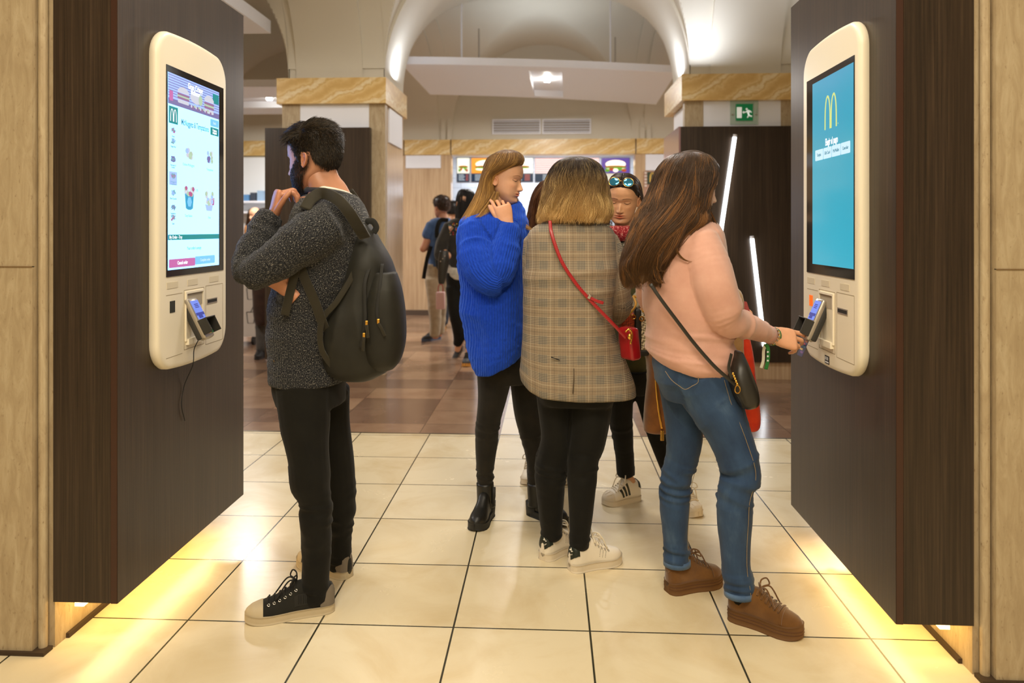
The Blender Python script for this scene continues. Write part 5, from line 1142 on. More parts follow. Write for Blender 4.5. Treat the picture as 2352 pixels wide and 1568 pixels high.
# ================================================================ woman in the blue sweater
F = Fig(3.45); bw = person('blonde woman in an oversized cobalt blue sweater touching her roll neck', F, ground(1105, 1205))
H = Head(F.p(1157, 410, 0), .228, 68, 10, 0, True, lip=(.95, .58, .56), brow=(.42, .29, .2), eyes='down', nose=.86)
B = Body(); H.add(B)
F.limb([(1150, 430, .02, 28), (1143, 460, .02, 30), (1138, 490, .02, 36)]); F.trunk([(485, 1080, 1190, 0, .10), (520, 1075, 1195, 0, .13), (700, 1080, 1190, 0, .11), (800, 1100, 1185, 0, .10), (822, 1112, 1175, 0, .08)])
F.limb([(1090, 525, -.13, 22), (1112, 600, -.18, 22), (1140, 642, -.2, 20), (1158, 580, -.19, 17), (1167, 520, -.17, 14)]); BL1 = [(1138, 845, -.02, 44), (1131, 910, -.025, 34), (1122, 965, -.03, 28), (1118, 1010, -.03, 27), (1115, 1060, -.03, 22), (1115, 1108, -.02, 18)]; BL2 = [(1208, 865, .11, 38), (1213, 950, .12, 32), (1222, 1010, .12, 24), (1228, 1060, .12, 19), (1230, 1115, .12, 17)]
BL1, _a = fit_leg(BL1, F, (1121, 1180), (1092, 1219)); BL2, _b = fit_leg(BL2, F, (1222, 1178), (1296, 1208)); F.limb(inner(BL1)); F.limb(inner(BL2))
v, f, n = fused(F.mb, .009, 5); B.add(v, f); F.begin()
hand(B, F.p(1167, 517, -.17), nrm(-.30*RV+1.0*UV), nrm(-1.0*FV+.15*RV+.1*UV), nrm(-1.0*RV+.1*UV), [(.35, .7, .5), (.75, 1.0, .5), (.8, 1.1, .5), (.8, 1.1, .5)], .14, (.05, .1, .15), .30, L=.172)
B.obj('body', SK2, bw)
HL = []
reg = lambda x, y, t: np.clip((t-(.30-.95*np.clip(.20-y, 0, 1)-.0*np.abs(x)))*14, 0, 1)*np.where((np.abs(x) > .2) & (np.abs(y+.02) < .10) & (t < .055), 0, 1.0)
V, f, w, q, d = H.cap(reg, lambda x, y, t: .032+.02*np.clip(t*2, 0, 1)); HL.append((V, f, np.stack([.3+.3*vnoise(V*50, 3), np.full(len(V), .1), 0*V[:, 0]], 1)))
loft = HairLoft(F, [(345, 1154, 1178, .0, .03), (352, 1138, 1194, .0, .075), (365, 1124, 1203, .0, .098), (380, 1116, 1198, .005, .108), (393, 1111, 1172, .01, .108), (408, 1106, 1142, .015, .10), (435, 1099, 1138, .015, .10), (460, 1088, 1140, .01, .105), (485, 1074, 1136, .0, .12), (508, 1060, 1124, -.01, .12)])
loft.shell(HL, .95, t1=.9); loft.strands(HL, 5200, (.35, PI+.5), .0007, .003, 18, 7, (0, .2), (.84, 1.04), (.97, 1.06), 70, .10, 3); loft.strands(HL, 500, (PI+.5, 2*PI-.4), .0012, .003, 14, 7, (0, .2), (.84, 1), (.97, 1.03), 30, .1, 4)
lock(HL, F, [(1140, 440, -.10), (1128, 470, -.125), (1112, 490, -.15), (1098, 500, -.17)], 120, .0009, .016, seed=5, t0=.5); lock(HL, F, [(1185, 455, .05), (1190, 490, -.02), (1200, 515, -.08), (1222, 530, -.10)], 150, .0009, .012, seed=6, t0=.5)
# hair drawn across the temple
R_ = np.random.default_rng(8)
T0 = []
for i in range(700):
    a = R_.uniform(0, 1); p0 = H.w(np.array([[.0+.05*R_.normal(), .20-.12*a, .47-.03*a]]))[0]; p1 = H.w(np.array([[.235, .225-.27*a, .285+.05*a]]))[0]; p2 = H.w(np.array([[.338, .05-.15*a, .145-.01*a]]))[0]; p3 = H.w(np.array([[.365, -.12-.08*a, .07]]))[0]; p4 = H.w(np.array([[.36, -.20-.06*a, -.14]]))[0]
    T0.append(cr([p0, p1, p2, p3, p4], 4))
strands(HL, np.array(T0)+H.X*.003, .0011, None, .3, 0, .6)
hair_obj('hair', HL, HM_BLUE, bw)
F.trunk([(480, 1100, 1186, .0, .085), (492, 1072, 1206, .0, .15), (510, 1056, 1214, .0, .19), (545, 1051, 1216, 0, .205), (600, 1052, 1214, 0, .205), (660, 1057, 1210, 0, .20), (730, 1063, 1208, 0, .20), (790, 1072, 1206, 0, .205), (828, 1082, 1200, 0, .20), (848, 1094, 1192, 0, .19)], id=0)
F.limb([(1088, 520, -.12, 34), (1094, 570, -.16, 43), (1108, 615, -.20, 44), (1130, 640, -.22, 38), (1142, 640, -.22, 34)], id=1); F.limb([(1142, 642, -.22, 33), (1152, 612, -.215, 36), (1160, 580, -.20, 34), (1167, 548, -.185, 29), (1171, 522, -.175, 27)], id=2)
for j, (yy, rx, rz, rt) in enumerate(((492, 47, .105, 15), (480, 40, .09, 11))):
    q = [(1146+rx*math.cos(a)+4*j, yy-6*math.cos(a)+7*math.sin(a), -rz*math.sin(a)+.01, rt) for a in np.linspace(0, 2*PI, 17)]; F.limb(q, 14, 3, id=3+j)
F.cloth('sweater', MOHAIR, bw, .0075, 3, warp=lambda v: hemwarp(F, 760, 850, [(1090, -8), (1120, 0), (1150, 14), (1190, 28)])(v), disp=lambda v, uv, fr: folds(v, uv, fr, [(0, .1, 1.0, 6, 5, .010), (0, .3, 1, 13, 3, .005), (1, 0, 1, 9, 16, .010), (2, 0, 1, 6, 24, .007), (3, 0, 1, 12, 10, .005)])+.0025*vnoise(uv*np.array([80, 60, 1]), 3))
F.trunk([(820, 1100, 1205, .02, .13), (850, 1098, 1215, .03, .13), (875, 1105, 1225, .04, .12)], id=9)
F.limb(BL1, id=0); F.limb(BL2, id=1)
F.cloth('leggings', LEGG, bw, .0065, 4, trousers_disp([(0, .35, .6, 4, 44, .004), (0, .82, 1, 4, 60, .006), (1, .35, .6, 4, 44, .004), (1, .8, 1, 4, 60, .005)]))
BOOT = plain('black_leather', (24, 23, 20), .42); SOLEB = plain('black_rubber', (30, 29, 26), .6)
for hl, te, dz in (((1121, 1180), (1092, 1219), -.01), ((1222, 1178), (1296, 1208), .12)):
    s = Shoe('boot', bw, hl, te, .046, .030, 1.25, .03)
    s.build(BOOT, SOLEB, 1); s.parent = s.root
    a = s.w(.20, 0, .05); top = F.p(1114 if te[0] < 1200 else 1230, 1108, (BL1 if te[0] < 1200 else BL2)[-1][2]); m = MB(); m.tube(cr([a-s.up*.0, (a*.6+top*.4)+s.ax*.0, top], 6), itp(np.linspace(0, 1, 13), [(0, .046), (.4, .042), (1, .041)]), 20); m.obj('shaft', BOOT, s.root, True)
    m = MB(); m.loft([np.array([s.w(.14+.13*c_, .033*sc*s_, z) for c_, s_ in ((1, 1), (.7, 1.1), (0, 1.15), (-.8, 1), (-1, .6), (-1, -.6), (-.8, -1), (0, -1.15), (.7, -1.1), (1, -1))]) for z, sc in ((.0, .98), (.03, 1.05), (.068, 1.12))]); m.obj('heel_block', SOLEB, s.root, True)
    p0 = s.w(.42, s.W*.8, .06); m = MB(); m.tube([s.w(.30, .040, .075), s.w(.29, .0445, .11), s.w(.27, .0435, .15)], .008, 8, k=.4); m.obj('elastic_gusset', SOLEB, s.root, True)
# ================================================================ woman in the checked blazer
F = Fig(3.05); pw = person('woman with a blonde bob in a beige checked blazer, seen from behind', F, ground(1300, 1300))
H = Head(F.p(1322, 436, 0), .222, 172, 12); B = Body(); H.add(B)
F.limb([(1320, 470, 0, 32), (1318, 510, 0, 36)]); F.trunk([(512, 1255, 1370, 0, .08), (545, 1230, 1395, 0, .11), (700, 1235, 1390, 0, .11), (900, 1235, 1410, 0, .12)]); F.limb([(1395, 560, 0, 24), (1415, 680, .03, 20), (1405, 722, .25, 16)]); F.limb([(1230, 560, 0, 24), (1225, 680, .05, 20), (1250, 715, .28, 16)])
PL1 = [(1270, 905, 0, 39), (1273, 960, 0, 35), (1274, 1010, 0, 32), (1267, 1065, 0, 37), (1265, 1120, 0, 34), (1265, 1180, 0, 28), (1267, 1215, 0, 25), (1267, 1232, 0, 24)]; PL2 = [(1360, 905, 0, 50), (1356, 960, 0, 46), (1350, 1010, 0, 41), (1340, 1060, -.01, 35), (1337, 1110, -.02, 33), (1335, 1170, -.03, 28), (1332, 1220, -.03, 24), (1331, 1255, -.03, 23)]
PL2, _a = fit_leg(PL2, F, (1316, 1309), (1418, 1288)); PL1, _b = fit_leg(PL1, F, (1252, 1284), (1318, 1252)); F.limb(inner(PL1)+[_b]); F.limb(inner(PL2)+[_a])
v, f, n = fused(F.mb, .009, 5); B.add(v, f); F.begin()
for sx, xx in ((1, 1405), (-1, 1250)): hand(B, F.p(xx, 716, .26), nrm(FV+.15*UV-.2*sx*RV), nrm(UV*.6+RV*sx), nrm(UV-RV*sx*.5), [(.5, .7, .4)]*4, .08, (.3, .3, .3), L=.17)
B.obj('body', SK2, pw); HL = []
loft = HairLoft(F, [(361, 1306, 1342, 0, .035), (368, 1288, 1360, 0, .075), (382, 1273, 1374, 0, .10), (405, 1263, 1384, 0, .115), (435, 1255, 1390, .0, .12), (465, 1249, 1396, -.005, .125), (490, 1244, 1398, -.01, .13), (508, 1244, 1392, -.015, .125)], 2.3)
loft.shell(HL, .95, t1=.94, groove=.05); loft.strands(HL, 8500, (-.35, PI+.35), .0007, .010, 22, 12, (0, .22), (.9, 1.03), (.96, 1.07), 120, .03, 11); loft.strands(HL, 700, (PI+.35, 2*PI-.35), .0012, .004, 14, 9, (0, .2), (.9, 1), (.97, 1.04), 40, .1, 12)
hair_obj('hair', HL, HM_BOB, pw)
F.trunk([(500, 1270, 1362, .0, .07), (509, 1248, 1382, .0, .10), (524, 1222, 1404, .0, .13), (550, 1208, 1414, 0, .145), (600, 1203, 1416, 0, .155), (660, 1203, 1412, 0, .155), (720, 1204, 1408, 0, .15), (770, 1203, 1418, 0, .15), (830, 1199, 1440, 0, .155), (875, 1194, 1456, 0, .16), (901, 1196, 1460, 0, .16)], id=0, e=2.6)
F.limb([(1392, 545, .0, 26), (1400, 580, .0, 32), (1412, 640, .01, 30), (1420, 685, .03, 31), (1416, 715, .10, 29), (1405, 725, .24, 24)], id=1); F.limb([(1228, 550, .0, 26), (1226, 600, .0, 27), (1228, 680, .04, 26), (1236, 712, .12, 26), (1250, 716, .26, 22)], id=2)
F.cloth('blazer', PLAID, pw, .007, 4, lambda v, uv, fr: folds(v, uv, fr, [(0, .15, .6, 3, 9, .005), (0, .4, 1, 7, 2, .006), (1, .2, 1, 8, 22, .007), (1, 0, .5, 5, 8, .004)]), warp=hemwarp(F, 780, 900, [(1190, 34), (1215, 14), (1245, 2), (1330, -4), (1400, -4), (1465, -6)]))
MB().tube([F.p(1318, 846-0, -.158), F.p(1318, 872, -.164), F.p(1316, 903, -.164)], .0022, 6).obj('back_vent_seam', cloth_mat('dark_seam', (96, 80, 60)), pw, True)
MB().tube([F.p(1266, 820, -.160), F.p(1286, 827, -.160)], .002, 5).obj('loose_thread', LACEB, pw, True)
F.trunk([(860, 1235, 1415, .0, .13), (900, 1233, 1412, 0, .13), (925, 1240, 1408, 0, .11)], id=9)
F.limb(PL1, id=0); F.limb(PL2, id=1)
F.cloth('jeans', BLKJ, pw, .0065, 4, trousers_disp([(0, .3, .62, 8, 34, .004), (0, .85, 1, 8, 50, .005), (1, .25, .6, 8, 34, .004), (1, .85, 1, 8, 50, .004), (None, 0, 1, 12, 8, .002)]))
WLEA = plain('white_leather', (232, 222, 204), .45); WRUB = plain('white_rubber', (220, 206, 182), .55); WLACE = plain('white_lace', (232, 220, 198), .8); GRNB = plain('black_green_leather', (22, 32, 26), .4)
def trefoil(s, x, ph, k, mat, par):
    c = s.U(x, ph, .0035); a = nrm(s.U(x, ph, .02)-s.U(x, ph, 0)); r = nrm(np.cross(UV, a)); u = nrm(np.cross(a, r)); m = MB()
    for an in (-.75, 0, .75):
        L = k*(1.0 if an == 0 else .92); m.prism([(math.sin(an)*q*L+math.cos(an)*w_*k*.22, math.cos(an)*q*L-math.sin(an)*w_*k*.22) for q, w_ in ((.25, 0), (.5, .8), (.75, 1), (1.1, 0), (.75, -1), (.5, -.8))], c, r, u, a, .0008)
    for j in range(3): m.prism([(-.5*k, (-.02-.13*j)*k), (.5*k, (-.02-.13*j)*k), (.5*k, (.05-.13*j)*k), (-.5*k, (.05-.13*j)*k)], c, r, u, a, .0009)
    m.obj('heel_emblem', mat, par)
for hl, te in (((1316, 1309), (1418, 1288)), ((1252, 1284), (1318, 1252))):
    s = Shoe('shoe', pw, hl, te, .046, .030, 1.12, .032).build(WLEA, WRUB)
    hp = s.patch('heel_tab', GRNB, .0, .13, .45, PI-.45, .004); s.laces(WLACE, .44, .68, 5, .0034); s.eyelets(STEEL, .44, .68, 5, r=.003)
    EM = plain('emblem_white', (236, 230, 214), .5); trefoil(s, .022, 2.05, .014, EM, hp)
    c = s.U(.022, 2.05, .0042); a = nrm(s.U(.022, 2.05, .02)-s.U(.022, 2.05, 0)); a = nrm(a*[1, 1, 0]); text('STAN SMITH', .0075, c-UV*.013+a*.0035, nrm(np.cross(UV, a)), UV, EM, 'heel_lettering', hp, .0004)
    for i in range(3):
        for j in range(6): MB().ell(s.U(.50+.05*i+.006*j, PI-.30-.09*j, .0006), (.0012,)*3, None, 6, 4).obj('perforation', BLK, s.root)
# red shoulder bag of the woman in the blazer
REDL = plain('red_leather', (160, 16, 26), .35, coat=.2)
rb = thing('shoulder_bag', 'small red leather bag hanging across the checked blazer', 'bag', F.p(1445, 820, -.12))
strap('strap', F, [(1263, 507, -.125), (1268, 540, -.150), (1290, 600, -.165), (1322, 650, -.166), (1350, 683, -.165), (1380, 715, -.168), (1412, 748, -.168), (1440, 778, -.165)], .013, .004, REDL, rb)
strap('strap_tail', F, [(1350, 680, -.170), (1368, 690, -.172), (1386, 696, -.172)], .012, .003, REDL, rb)
m = MB(); m.obox(F.p(1446, 788, -.12), np.array([nrm(RV*.5-FV*.85), nrm(UV-.10*RV), nrm(np.cross(nrm(RV*.5-FV*.85), nrm(UV-.1*RV)))]), (.040, .064, .026), 0, .014); m.obj('bag_body', REDL, rb, True)
MB().obox(F.p(1354, 681, -.172), np.array([nrm(RV+UV*-.6), FV, nrm(UV+.6*RV)]), (.006, .003, .009), 0, .002).obj('buckle', CHROME, rb)
MB().tube(cr([F.p(1436, 762, -.19), F.p(1446, 756, -.19), F.p(1452, 770, -.19), F.p(1448, 790, -.19)], 5), .004, 8).obj('zip_clasp', GOLD, rb, True); MB().ell(F.p(1447, 773, -.195), (.010, .006, .012), None, 12, 8).obj('charm', GOLD, rb)
# ================================================================ woman in pink paying
F = Fig(2.68); kw = person('long-haired woman in a pale pink sweater and blue jeans reaching to the payment kiosk', F, ground(1700, 1400))
H = Head(F.p(1591, 425, 0), .224, 104, 12, 0, True, lip=(.95, .6, .58), eyes='down'); B = Body(); H.add(B)
F.limb([(1575, 450, .0, 34), (1572, 490, 0, 36), (1572, 515, 0, 46)]); F.trunk([(520, 1535, 1630, 0, .10), (570, 1510, 1645, 0, .13), (700, 1500, 1655, 0, .12), (840, 1515, 1660, 0, .13)])
KL1 = [(1566, 850, .06, 62), (1567, 905, .06, 50), (1569, 960, .06, 43), (1571, 1010, .06, 41), (1562, 1070, .07, 36), (1553, 1110, .08, 36), (1550, 1165, .09, 34), (1551, 1225, .10, 29), (1554, 1270, .10, 28), (1555, 1292, .10, 29)]
KL2 = [(1610, 860, -.06, 70), (1632, 915, -.07, 62), (1657, 960, -.09, 54), (1679, 1010, -.10, 49), (1697, 1060, -.11, 46), (1700, 1095, -.11, 43), (1689, 1140, -.11, 41), (1687, 1190, -.11, 40), (1688, 1240, -.11, 35), (1691, 1300, -.11, 32), (1697, 1340, -.11, 33), (1699, 1362, -.11, 33)]
KL1, _a = fit_leg(KL1, F, (1541, 1358), (1646, 1337)); KL2, _b = fit_leg(KL2, F, (1686, 1417), (1833, 1463)); F.limb(inner(KL1)+[_a]); F.limb(inner(KL2)+[_b])
F.limb([(1612, 545, -.12, 26), (1640, 660, -.16, 25), (1672, 728, -.15, 22), (1725, 750, -.06, 19), (1772, 771, .03, 16)]); F.limb([(1520, 560, .13, 24), (1500, 660, .16, 22), (1540, 715, .26, 19), (1660, 705, .36, 16)])
v, f, n = fused(F.mb, .009, 5); B.add(v, f); F.begin()
WR = F.p(1772, 771, .03); hd = nrm(1.0*RV-.20*UV+.22*FV)
hand(B, WR, hd, nrm(-.85*FV+.5*UV), nrm(UV+.5*FV), [(.12, .28, .2), (.30, .55, .35), (.48, .85, .5), (.55, .95, .5)], .03, (1.3, -.2, .0), .12, L=.185)
hand(B, F.p(1655, 705, .36), nrm(RV+.1*UV-.1*FV), nrm(UV-.3*FV), nrm(-FV+.3*UV), [(.7, .8, .4)]*4, .08, (.3, .3, .3), L=.17)
B.obj('body', SK2, kw); HL = []
reg = lambda x, y, t: np.clip((t-itp(y, [(-.45, -.5), (.0, -.45), (.07, -.30), (.12, -.02), (.2, .12), (.28, .26), (.36, .36)]))*14, 0, 1)
V, f, w, q, d = H.cap(reg, lambda x, y, t: .045+.02*np.clip(t*2, 0, 1)); HL.append((V, f, np.stack([.3+.3*vnoise(V*50, 3), np.full(len(V), .1), 0*V[:, 0]], 1)))
loft = HairLoft(F, [(350, 1563, 1602, .0, .03), (357, 1543, 1622, .0, .07), (372, 1527, 1634, .0, .095), (395, 1514, 1638, .0, .112), (425, 1505, 1630, .0, .118), (455, 1494, 1619, -.005, .125), (485, 1478, 1618, -.02, .13), (510, 1467, 1612, -.04, .13), (540, 1456, 1580, -.06, .12), (580, 1443, 1548, -.08, .10), (620, 1436, 1524, -.09, .08), (655, 1443, 1512, -.10, .055)], 2.2)
loft.shell(HL, .93, t1=.93, rag=.08, groove=.06); loft.strands(HL, 9500, (-.3, PI+.3), .0007, .015, 24, 13, (0, .25), (.80, 1.03), (.95, 1.08), 110, .14, 31); loft.strands(HL, 800, (PI+.3, 2*PI-.3), .0012, .006, 16, 11, (0, .2), (.6, 1), (.95, 1.04), 50, .1, 32)
for k_, (pts, nn, sp) in enumerate((([(1618, 470, -.10), (1632, 510, -.09), (1648, 560, -.06), (1652, 610, -.05)], 160, .009), ([(1590, 490, -.16), (1568, 520, -.18), (1545, 570, -.19), (1518, 610, -.19)], 130, .008), ([(1580, 500, -.17), (1552, 540, -.185), (1556, 580, -.19), (1580, 600, -.19), (1606, 596, -.185)], 26, .003), ([(1530, 540, -.17), (1518, 590, -.19), (1515, 620, -.19), (1530, 622, -.19)], 40, .005), ([(1500, 600, -.17), (1510, 640, -.18), (1522, 652, -.18)], 80, .008), ([(1470, 560, -.15), (1448, 610, -.15), (1462, 655, -.15)], 140, .012), ([(1598, 370, -.10), (1600, 430, -.135), (1590, 490, -.15)], 120, .006))): lock(HL, F, pts, nn, .0009, sp, seed=40+k_, t0=.3)
R_ = np.random.default_rng(3); fl = []
for i in range(70):
    a = R_.uniform(-.5, PI+.5); t1 = R_.uniform(.35, 1.0); c0 = loft.at(np.array([max(0, t1-.3), t1-.15, t1]), np.array([a, a+.1, a+.15]), np.array([1.04, 1.09, 1.10+.14*R_.random()])[:, None]*0+np.array([1.04, 1.08, 1.12])[0] if False else 1.05); c0[1] += RV*R_.normal(0, .008); c0[2] += RV*R_.normal(0, .02)-FV*.01; fl.append(cr(c0, 5))
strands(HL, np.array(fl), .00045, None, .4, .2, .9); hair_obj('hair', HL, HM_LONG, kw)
F.trunk([(500, 1545, 1622, .0, .085), (512, 1522, 1640, .0, .13), (535, 1506, 1652, .0, .165), (575, 1494, 1660, 0, .18), (630, 1485, 1664, 0, .18), (690, 1482, 1668, 0, .175), (740, 1490, 1672, 0, .17), (775, 1487, 1677, 0, .175), (800, 1489, 1679, 0, .17), (822, 1494, 1678, 0, .165), (846, 1502, 1675, 0, .16), (850, 1504, 1674, 0, .155)], id=0)
F.limb([(1608, 545, -.12, 40), (1624, 600, -.15, 45), (1642, 660, -.175, 45), (1660, 710, -.17, 42), (1678, 733, -.145, 36), (1706, 745, -.10, 30), (1740, 757, -.04, 25), (1764, 767, .01, 20)], id=1); F.limb([(1515, 560, .12, 32), (1492, 640, .15, 30), (1494, 690, .18, 28), (1540, 715, .26, 26), (1640, 706, .35, 20)], id=2)
F.cloth('sweater', PINKK, kw, .0068, 4, lambda v, uv, fr: folds(v, uv, fr, [(0, .60, .95, 3, 22, .020), (0, .1, .8, 9, 3, .008), (0, .1, .8, 6, 7, .006), (1, .35, .8, 4, 24, .013), (1, .0, .55, 11, 4, .009), (1, .7, 1, 9, 24, .004)]), warp=hemwarp(F, 770, 850, [(1495, 34), (1540, 20), (1600, 6), (1680, 0)]))
MB().tube([F.p(1752, 762, -.012), F.p(1768, 769, .02)], [.0345, .0325], 20).obj('sweater_cuff', cloth_mat('pink_rib', (226, 168, 154), (216, 158, 146)), kw, True)
F.trunk([(800, 1502, 1672, .0, .15), (850, 1503, 1678, 0, .155), (890, 1516, 1690, 0, .14), (915, 1528, 1690, 0, .11)], id=9); F.limb(KL1, id=0); F.limb(KL2, id=1)
F.cloth('jeans', DENIM, kw, .0062, 3, trousers_disp([(0, .38, .66, 6, 34, .008), (0, .8, 1, 8, 40, .008), (1, .30, .62, 6, 32, .009), (1, .0, .25, 5, 16, .006), (1, .8, 1, 8, 40, .006), (9, 0, 1, 5, 16, .005), (None, 0, 1, 12, 9, .002)]))
STI = plain('gold_stitch', (150, 132, 100), .8); DSE = cloth_mat('denim_seam', (92, 118, 152), (70, 96, 132))
def onleg(L, side, fr=(0, 1), off=1.0):
    out = []
    for x, y, z, r in cr(L, 4): out.append(F.p(x+r*side, y, z)-FV*F.m(r)*math.sqrt(max(0, 1-side*side))*1.0*off)
    return np.array(out)
q = onleg(KL2, .52); MB().tube(q-FV*.0022-RV*.001, .0010, 6).obj('side_seam', STI, kw, True); q = onleg(KL1, .86); MB().tube(q[9:]-FV*.0022, .0010, 6).obj('inseam', STI, kw, True)
pk = [(1528, 852, -.135), (1542, 872, -.15), (1560, 886, -.158), (1574, 894, -.16), (1590, 886, -.165), (1604, 876, -.165), (1600, 850, -.16)]
MB().tube(cr([F.p(*a) for a in pk], 3), .0010, 6).obj('pocket_stitch', STI, kw, True)
for L in (KL1, KL2): x, y, z, r = L[-1]; MB().tube([F.p(x-.3, y-9, z), F.p(x, y+4, z)], [F.m(r+1.6, z), F.m(r+2.2, z)], 24).obj('jean_hem', DSE, kw, True)
SUED = cloth_mat('tan_suede', (118, 80, 36), (98, 64, 28), .9, .5); SUES = plain('tan_rubber', (104, 70, 34), .7)
for hl, te, dz in (((1541, 1358), (1646, 1337), .1), ((1686, 1417), (1833, 1463), -.11)):
    s = Shoe('shoe', kw, hl, te, .050, .042, 1.12, .036).build(SUED, SUES); s.laces(SUED, .44, .72, 6, .0034); s.patch('toe_seam', SUED, .735, .765, .25, PI-.25, .003); s.patch('heel_tab', SUED, .0, .10, .9, PI-.9, .005)
    for zz_ in (.45, .7):
        xs = (1-np.cos(np.linspace(0, PI, 30)))/2; pl = [s.w(x, s.hw(x)+.0015, s.sole*zz_) for x in xs]+[s.w(x, -s.hw(x)-.0015, s.sole*zz_) for x in xs[::-1]]; MB().tube(pl, .0014, 5, caps=False).obj('sole_line', plain('sole_groove', (88, 54, 26), .8), s.root)
    x, y, z, r = (KL1 if dz > 0 else KL2)[-1]; MB().tube([F.p(x, y-4, z), s.w(.17, 0, .055)], [F.m(20), .034], 18).obj('sock', BLKTR, kw, True)
# bracelets and wrist ribbon
ca = nrm(WR-F.p(1752, 762, -.012)); u_ = nrm(np.cross(ca, FV)); w_ = np.cross(ca, u_)
def ringat(o, r, k=1): return [o+u_*r*math.cos(a)+w_*r*k*math.sin(a) for a in np.linspace(0, 2*PI, 25)]
c0 = WR+ca*.010
for i in range(14): a = 2*PI*i/14; MB().ell(c0-ca*.008+u_*.0315*math.cos(a)+w_*.027*math.sin(a), (.0042, .0042, .0042), None, 8, 6).obj('bracelet_link', CHROME, kw)
MB().tube(ringat(c0+ca*.006, .030, .88), .0042, 8, caps=False).obj('bracelet', plain('green_band', (30, 96, 40), .5), kw, True); MB().tube(ringat(c0-ca*.001, .030, .88), .0032, 8, caps=False).obj('bracelet', plain('gold_beads', (190, 160, 90), .35, .7), kw, True)
m = MB(); strap('wrist_ribbon', F, [(1758, 790, -.0), (1764, 800, -.0), (1764, 825, -.0), (1759, 848, -.0)], .013, .0012, plain('ribbon_green', (36, 120, 52), .6), kw); strap('wrist_ribbon', F, [(1758, 790, .0), (1754, 805, .003), (1753, 828, .003), (1748, 845, .003)], .011, .0012, plain('ribbon_white', (224, 222, 204), .6), kw)
for y in (808, 818, 828): MB().obox(F.p(1763.5, y, -.002), np.array([RV, FV, UV]), (.003, .0006, .003)).obj('ribbon_print', WHITE, kw)
# payment card going into the reader
cend = rc2+rax2*(rL2/2+.004); pin = F.p(1842, 785, -.10)
cdir = nrm(rax2); cc = cend+cdir*.030; card = thing('payment_card', 'patterned bank card half pushed into the card reader by the woman in pink', 'bank card', cc)
R3 = np.array([rside2, cdir, rup2]); MB().obox(cc+rup2*.002, R3, (.027, .036, .0006)).obj('card', [plain('card_navy', (62, 64, 96), .3)], card)
for i, c_ in enumerate(((190, 120, 60), (200, 70, 90), (90, 140, 170), (220, 190, 120), (120, 80, 140))): MB().obox(cc+rup2*.003+cdir*(-.024+.011*i)+rside2*(.008*(-1)**i), R3, (.014, .0035, .0004)).obj('card_print', [plain('card_print_%d' % i, c_, .35)], card)
# black bag on a thin strap
cb = thing('shoulder_bag', 'black leather bag with gold clasp hanging at the hip of the woman in pink', 'bag', F.p(1706, 935, -.16)); BLEA = plain('black_grained_leather', (36, 33, 28), .42)
F.trunk([(806, 1688, 1704, -.13, .03), (835, 1680, 1716, -.15, .05), (870, 1676, 1727, -.16, .06), (905, 1686, 1737, -.165, .06), (925, 1696, 1737, -.165, .05), (936, 1704, 1722, -.165, .03)], e=2.8); F.cloth('bag_body', BLEA, cb, .005, 3, lambda v, uv, fr: folds(v, uv, fr, [(0, 0, 1, 14, 8, .004)]))
strap('strap', F, [(1494, 652, -.185), (1520, 690, -.195), (1556, 738, -.20), (1596, 790, -.20), (1640, 840, -.205), (1676, 872, -.205), (1690, 884, -.20)], .012, .004, BLEA, cb); strap('zip', F, [(1692, 905, -.225), (1704, 925, -.228), (1708, 936, -.215)], .005, .003, LACEB, cb); strap('strap_end', F, [(1680, 812, -.16), (1674, 845, -.19), (1682, 870, -.215)], .010, .003, SLV, cb)
for i in range(5): MB().ell(F.p(1684+2.4*i, 858+6*i, -.228), (.0042, .003, .0048), None, 8, 6).obj('chain_link', GOLD, cb)
MB().tube([F.p(1694+6*math.cos(a), 894+9*math.sin(a), -.232) for a in np.linspace(0, 2*PI, 17)], .0018, 6, caps=False).obj('snap_hook', GOLD, cb)
# camel coat, orange tote and pouch carried on her other arm
CAM = cloth_mat('camel_wool', (176, 138, 92), (156, 118, 74), .9, .4); co = thing('coat', 'camel coat draped over the far arm of the woman in pink', 'coat', F.p(1690, 850, .33))
F.trunk([(656, 1662, 1684, .33, .04), (672, 1655, 1698, .33, .07), (700, 1650, 1702, .33, .08), (760, 1660, 1700, .33, .07), (840, 1672, 1705, .33, .06), (870, 1680, 1704, .33, .05)]); F.cloth('coat_cloth', CAM, co, .008, 4, lambda v, uv, fr: folds(v, uv, fr, [(0, 0, 1, 18, 3, .008)]))
ORG = cloth_mat('orange_red_canvas', (226, 68, 30), (206, 48, 26), .7, .2); ob = thing('tote_bag', 'orange red cloth bag hanging behind the black bag', 'bag', F.p(1720, 985, .36))
F.trunk([(740, 1690, 1712, .37, .03), (800, 1694, 1724, .37, .05), (860, 1698, 1733, .37, .06), (940, 1704, 1741, .37, .06), (978, 1708, 1741, .37, .05), (988, 1712, 1728, .37, .03)]); F.cloth('bag_body', ORG, ob, .007, 4, lambda v, uv, fr: folds(v, uv, fr, [(0, 0, 1, 16, 3, .007)])); strap('handle', F, [(1700, 745, .36), (1692, 715, .33), (1700, 700, .34), (1710, 745, .37)], .014, .003, ORG, ob)
po = thing('pouch', 'pink scale patterned pouch with a metal eyelet held beside the camel coat', 'pouch', F.p(1708, 720, .33)); t = NT('pink_scales'); vv = t.n('TexVoronoi'); t.t.links.new(t.coord('Object', (90, 90, 90)), vv.inputs['Vector']); t.set(Base_Color=t.ramp(vv.outputs['Distance'], [(.2, srgb(196, 92, 84)), (.7, srgb(150, 56, 56))]), Roughness=.5)
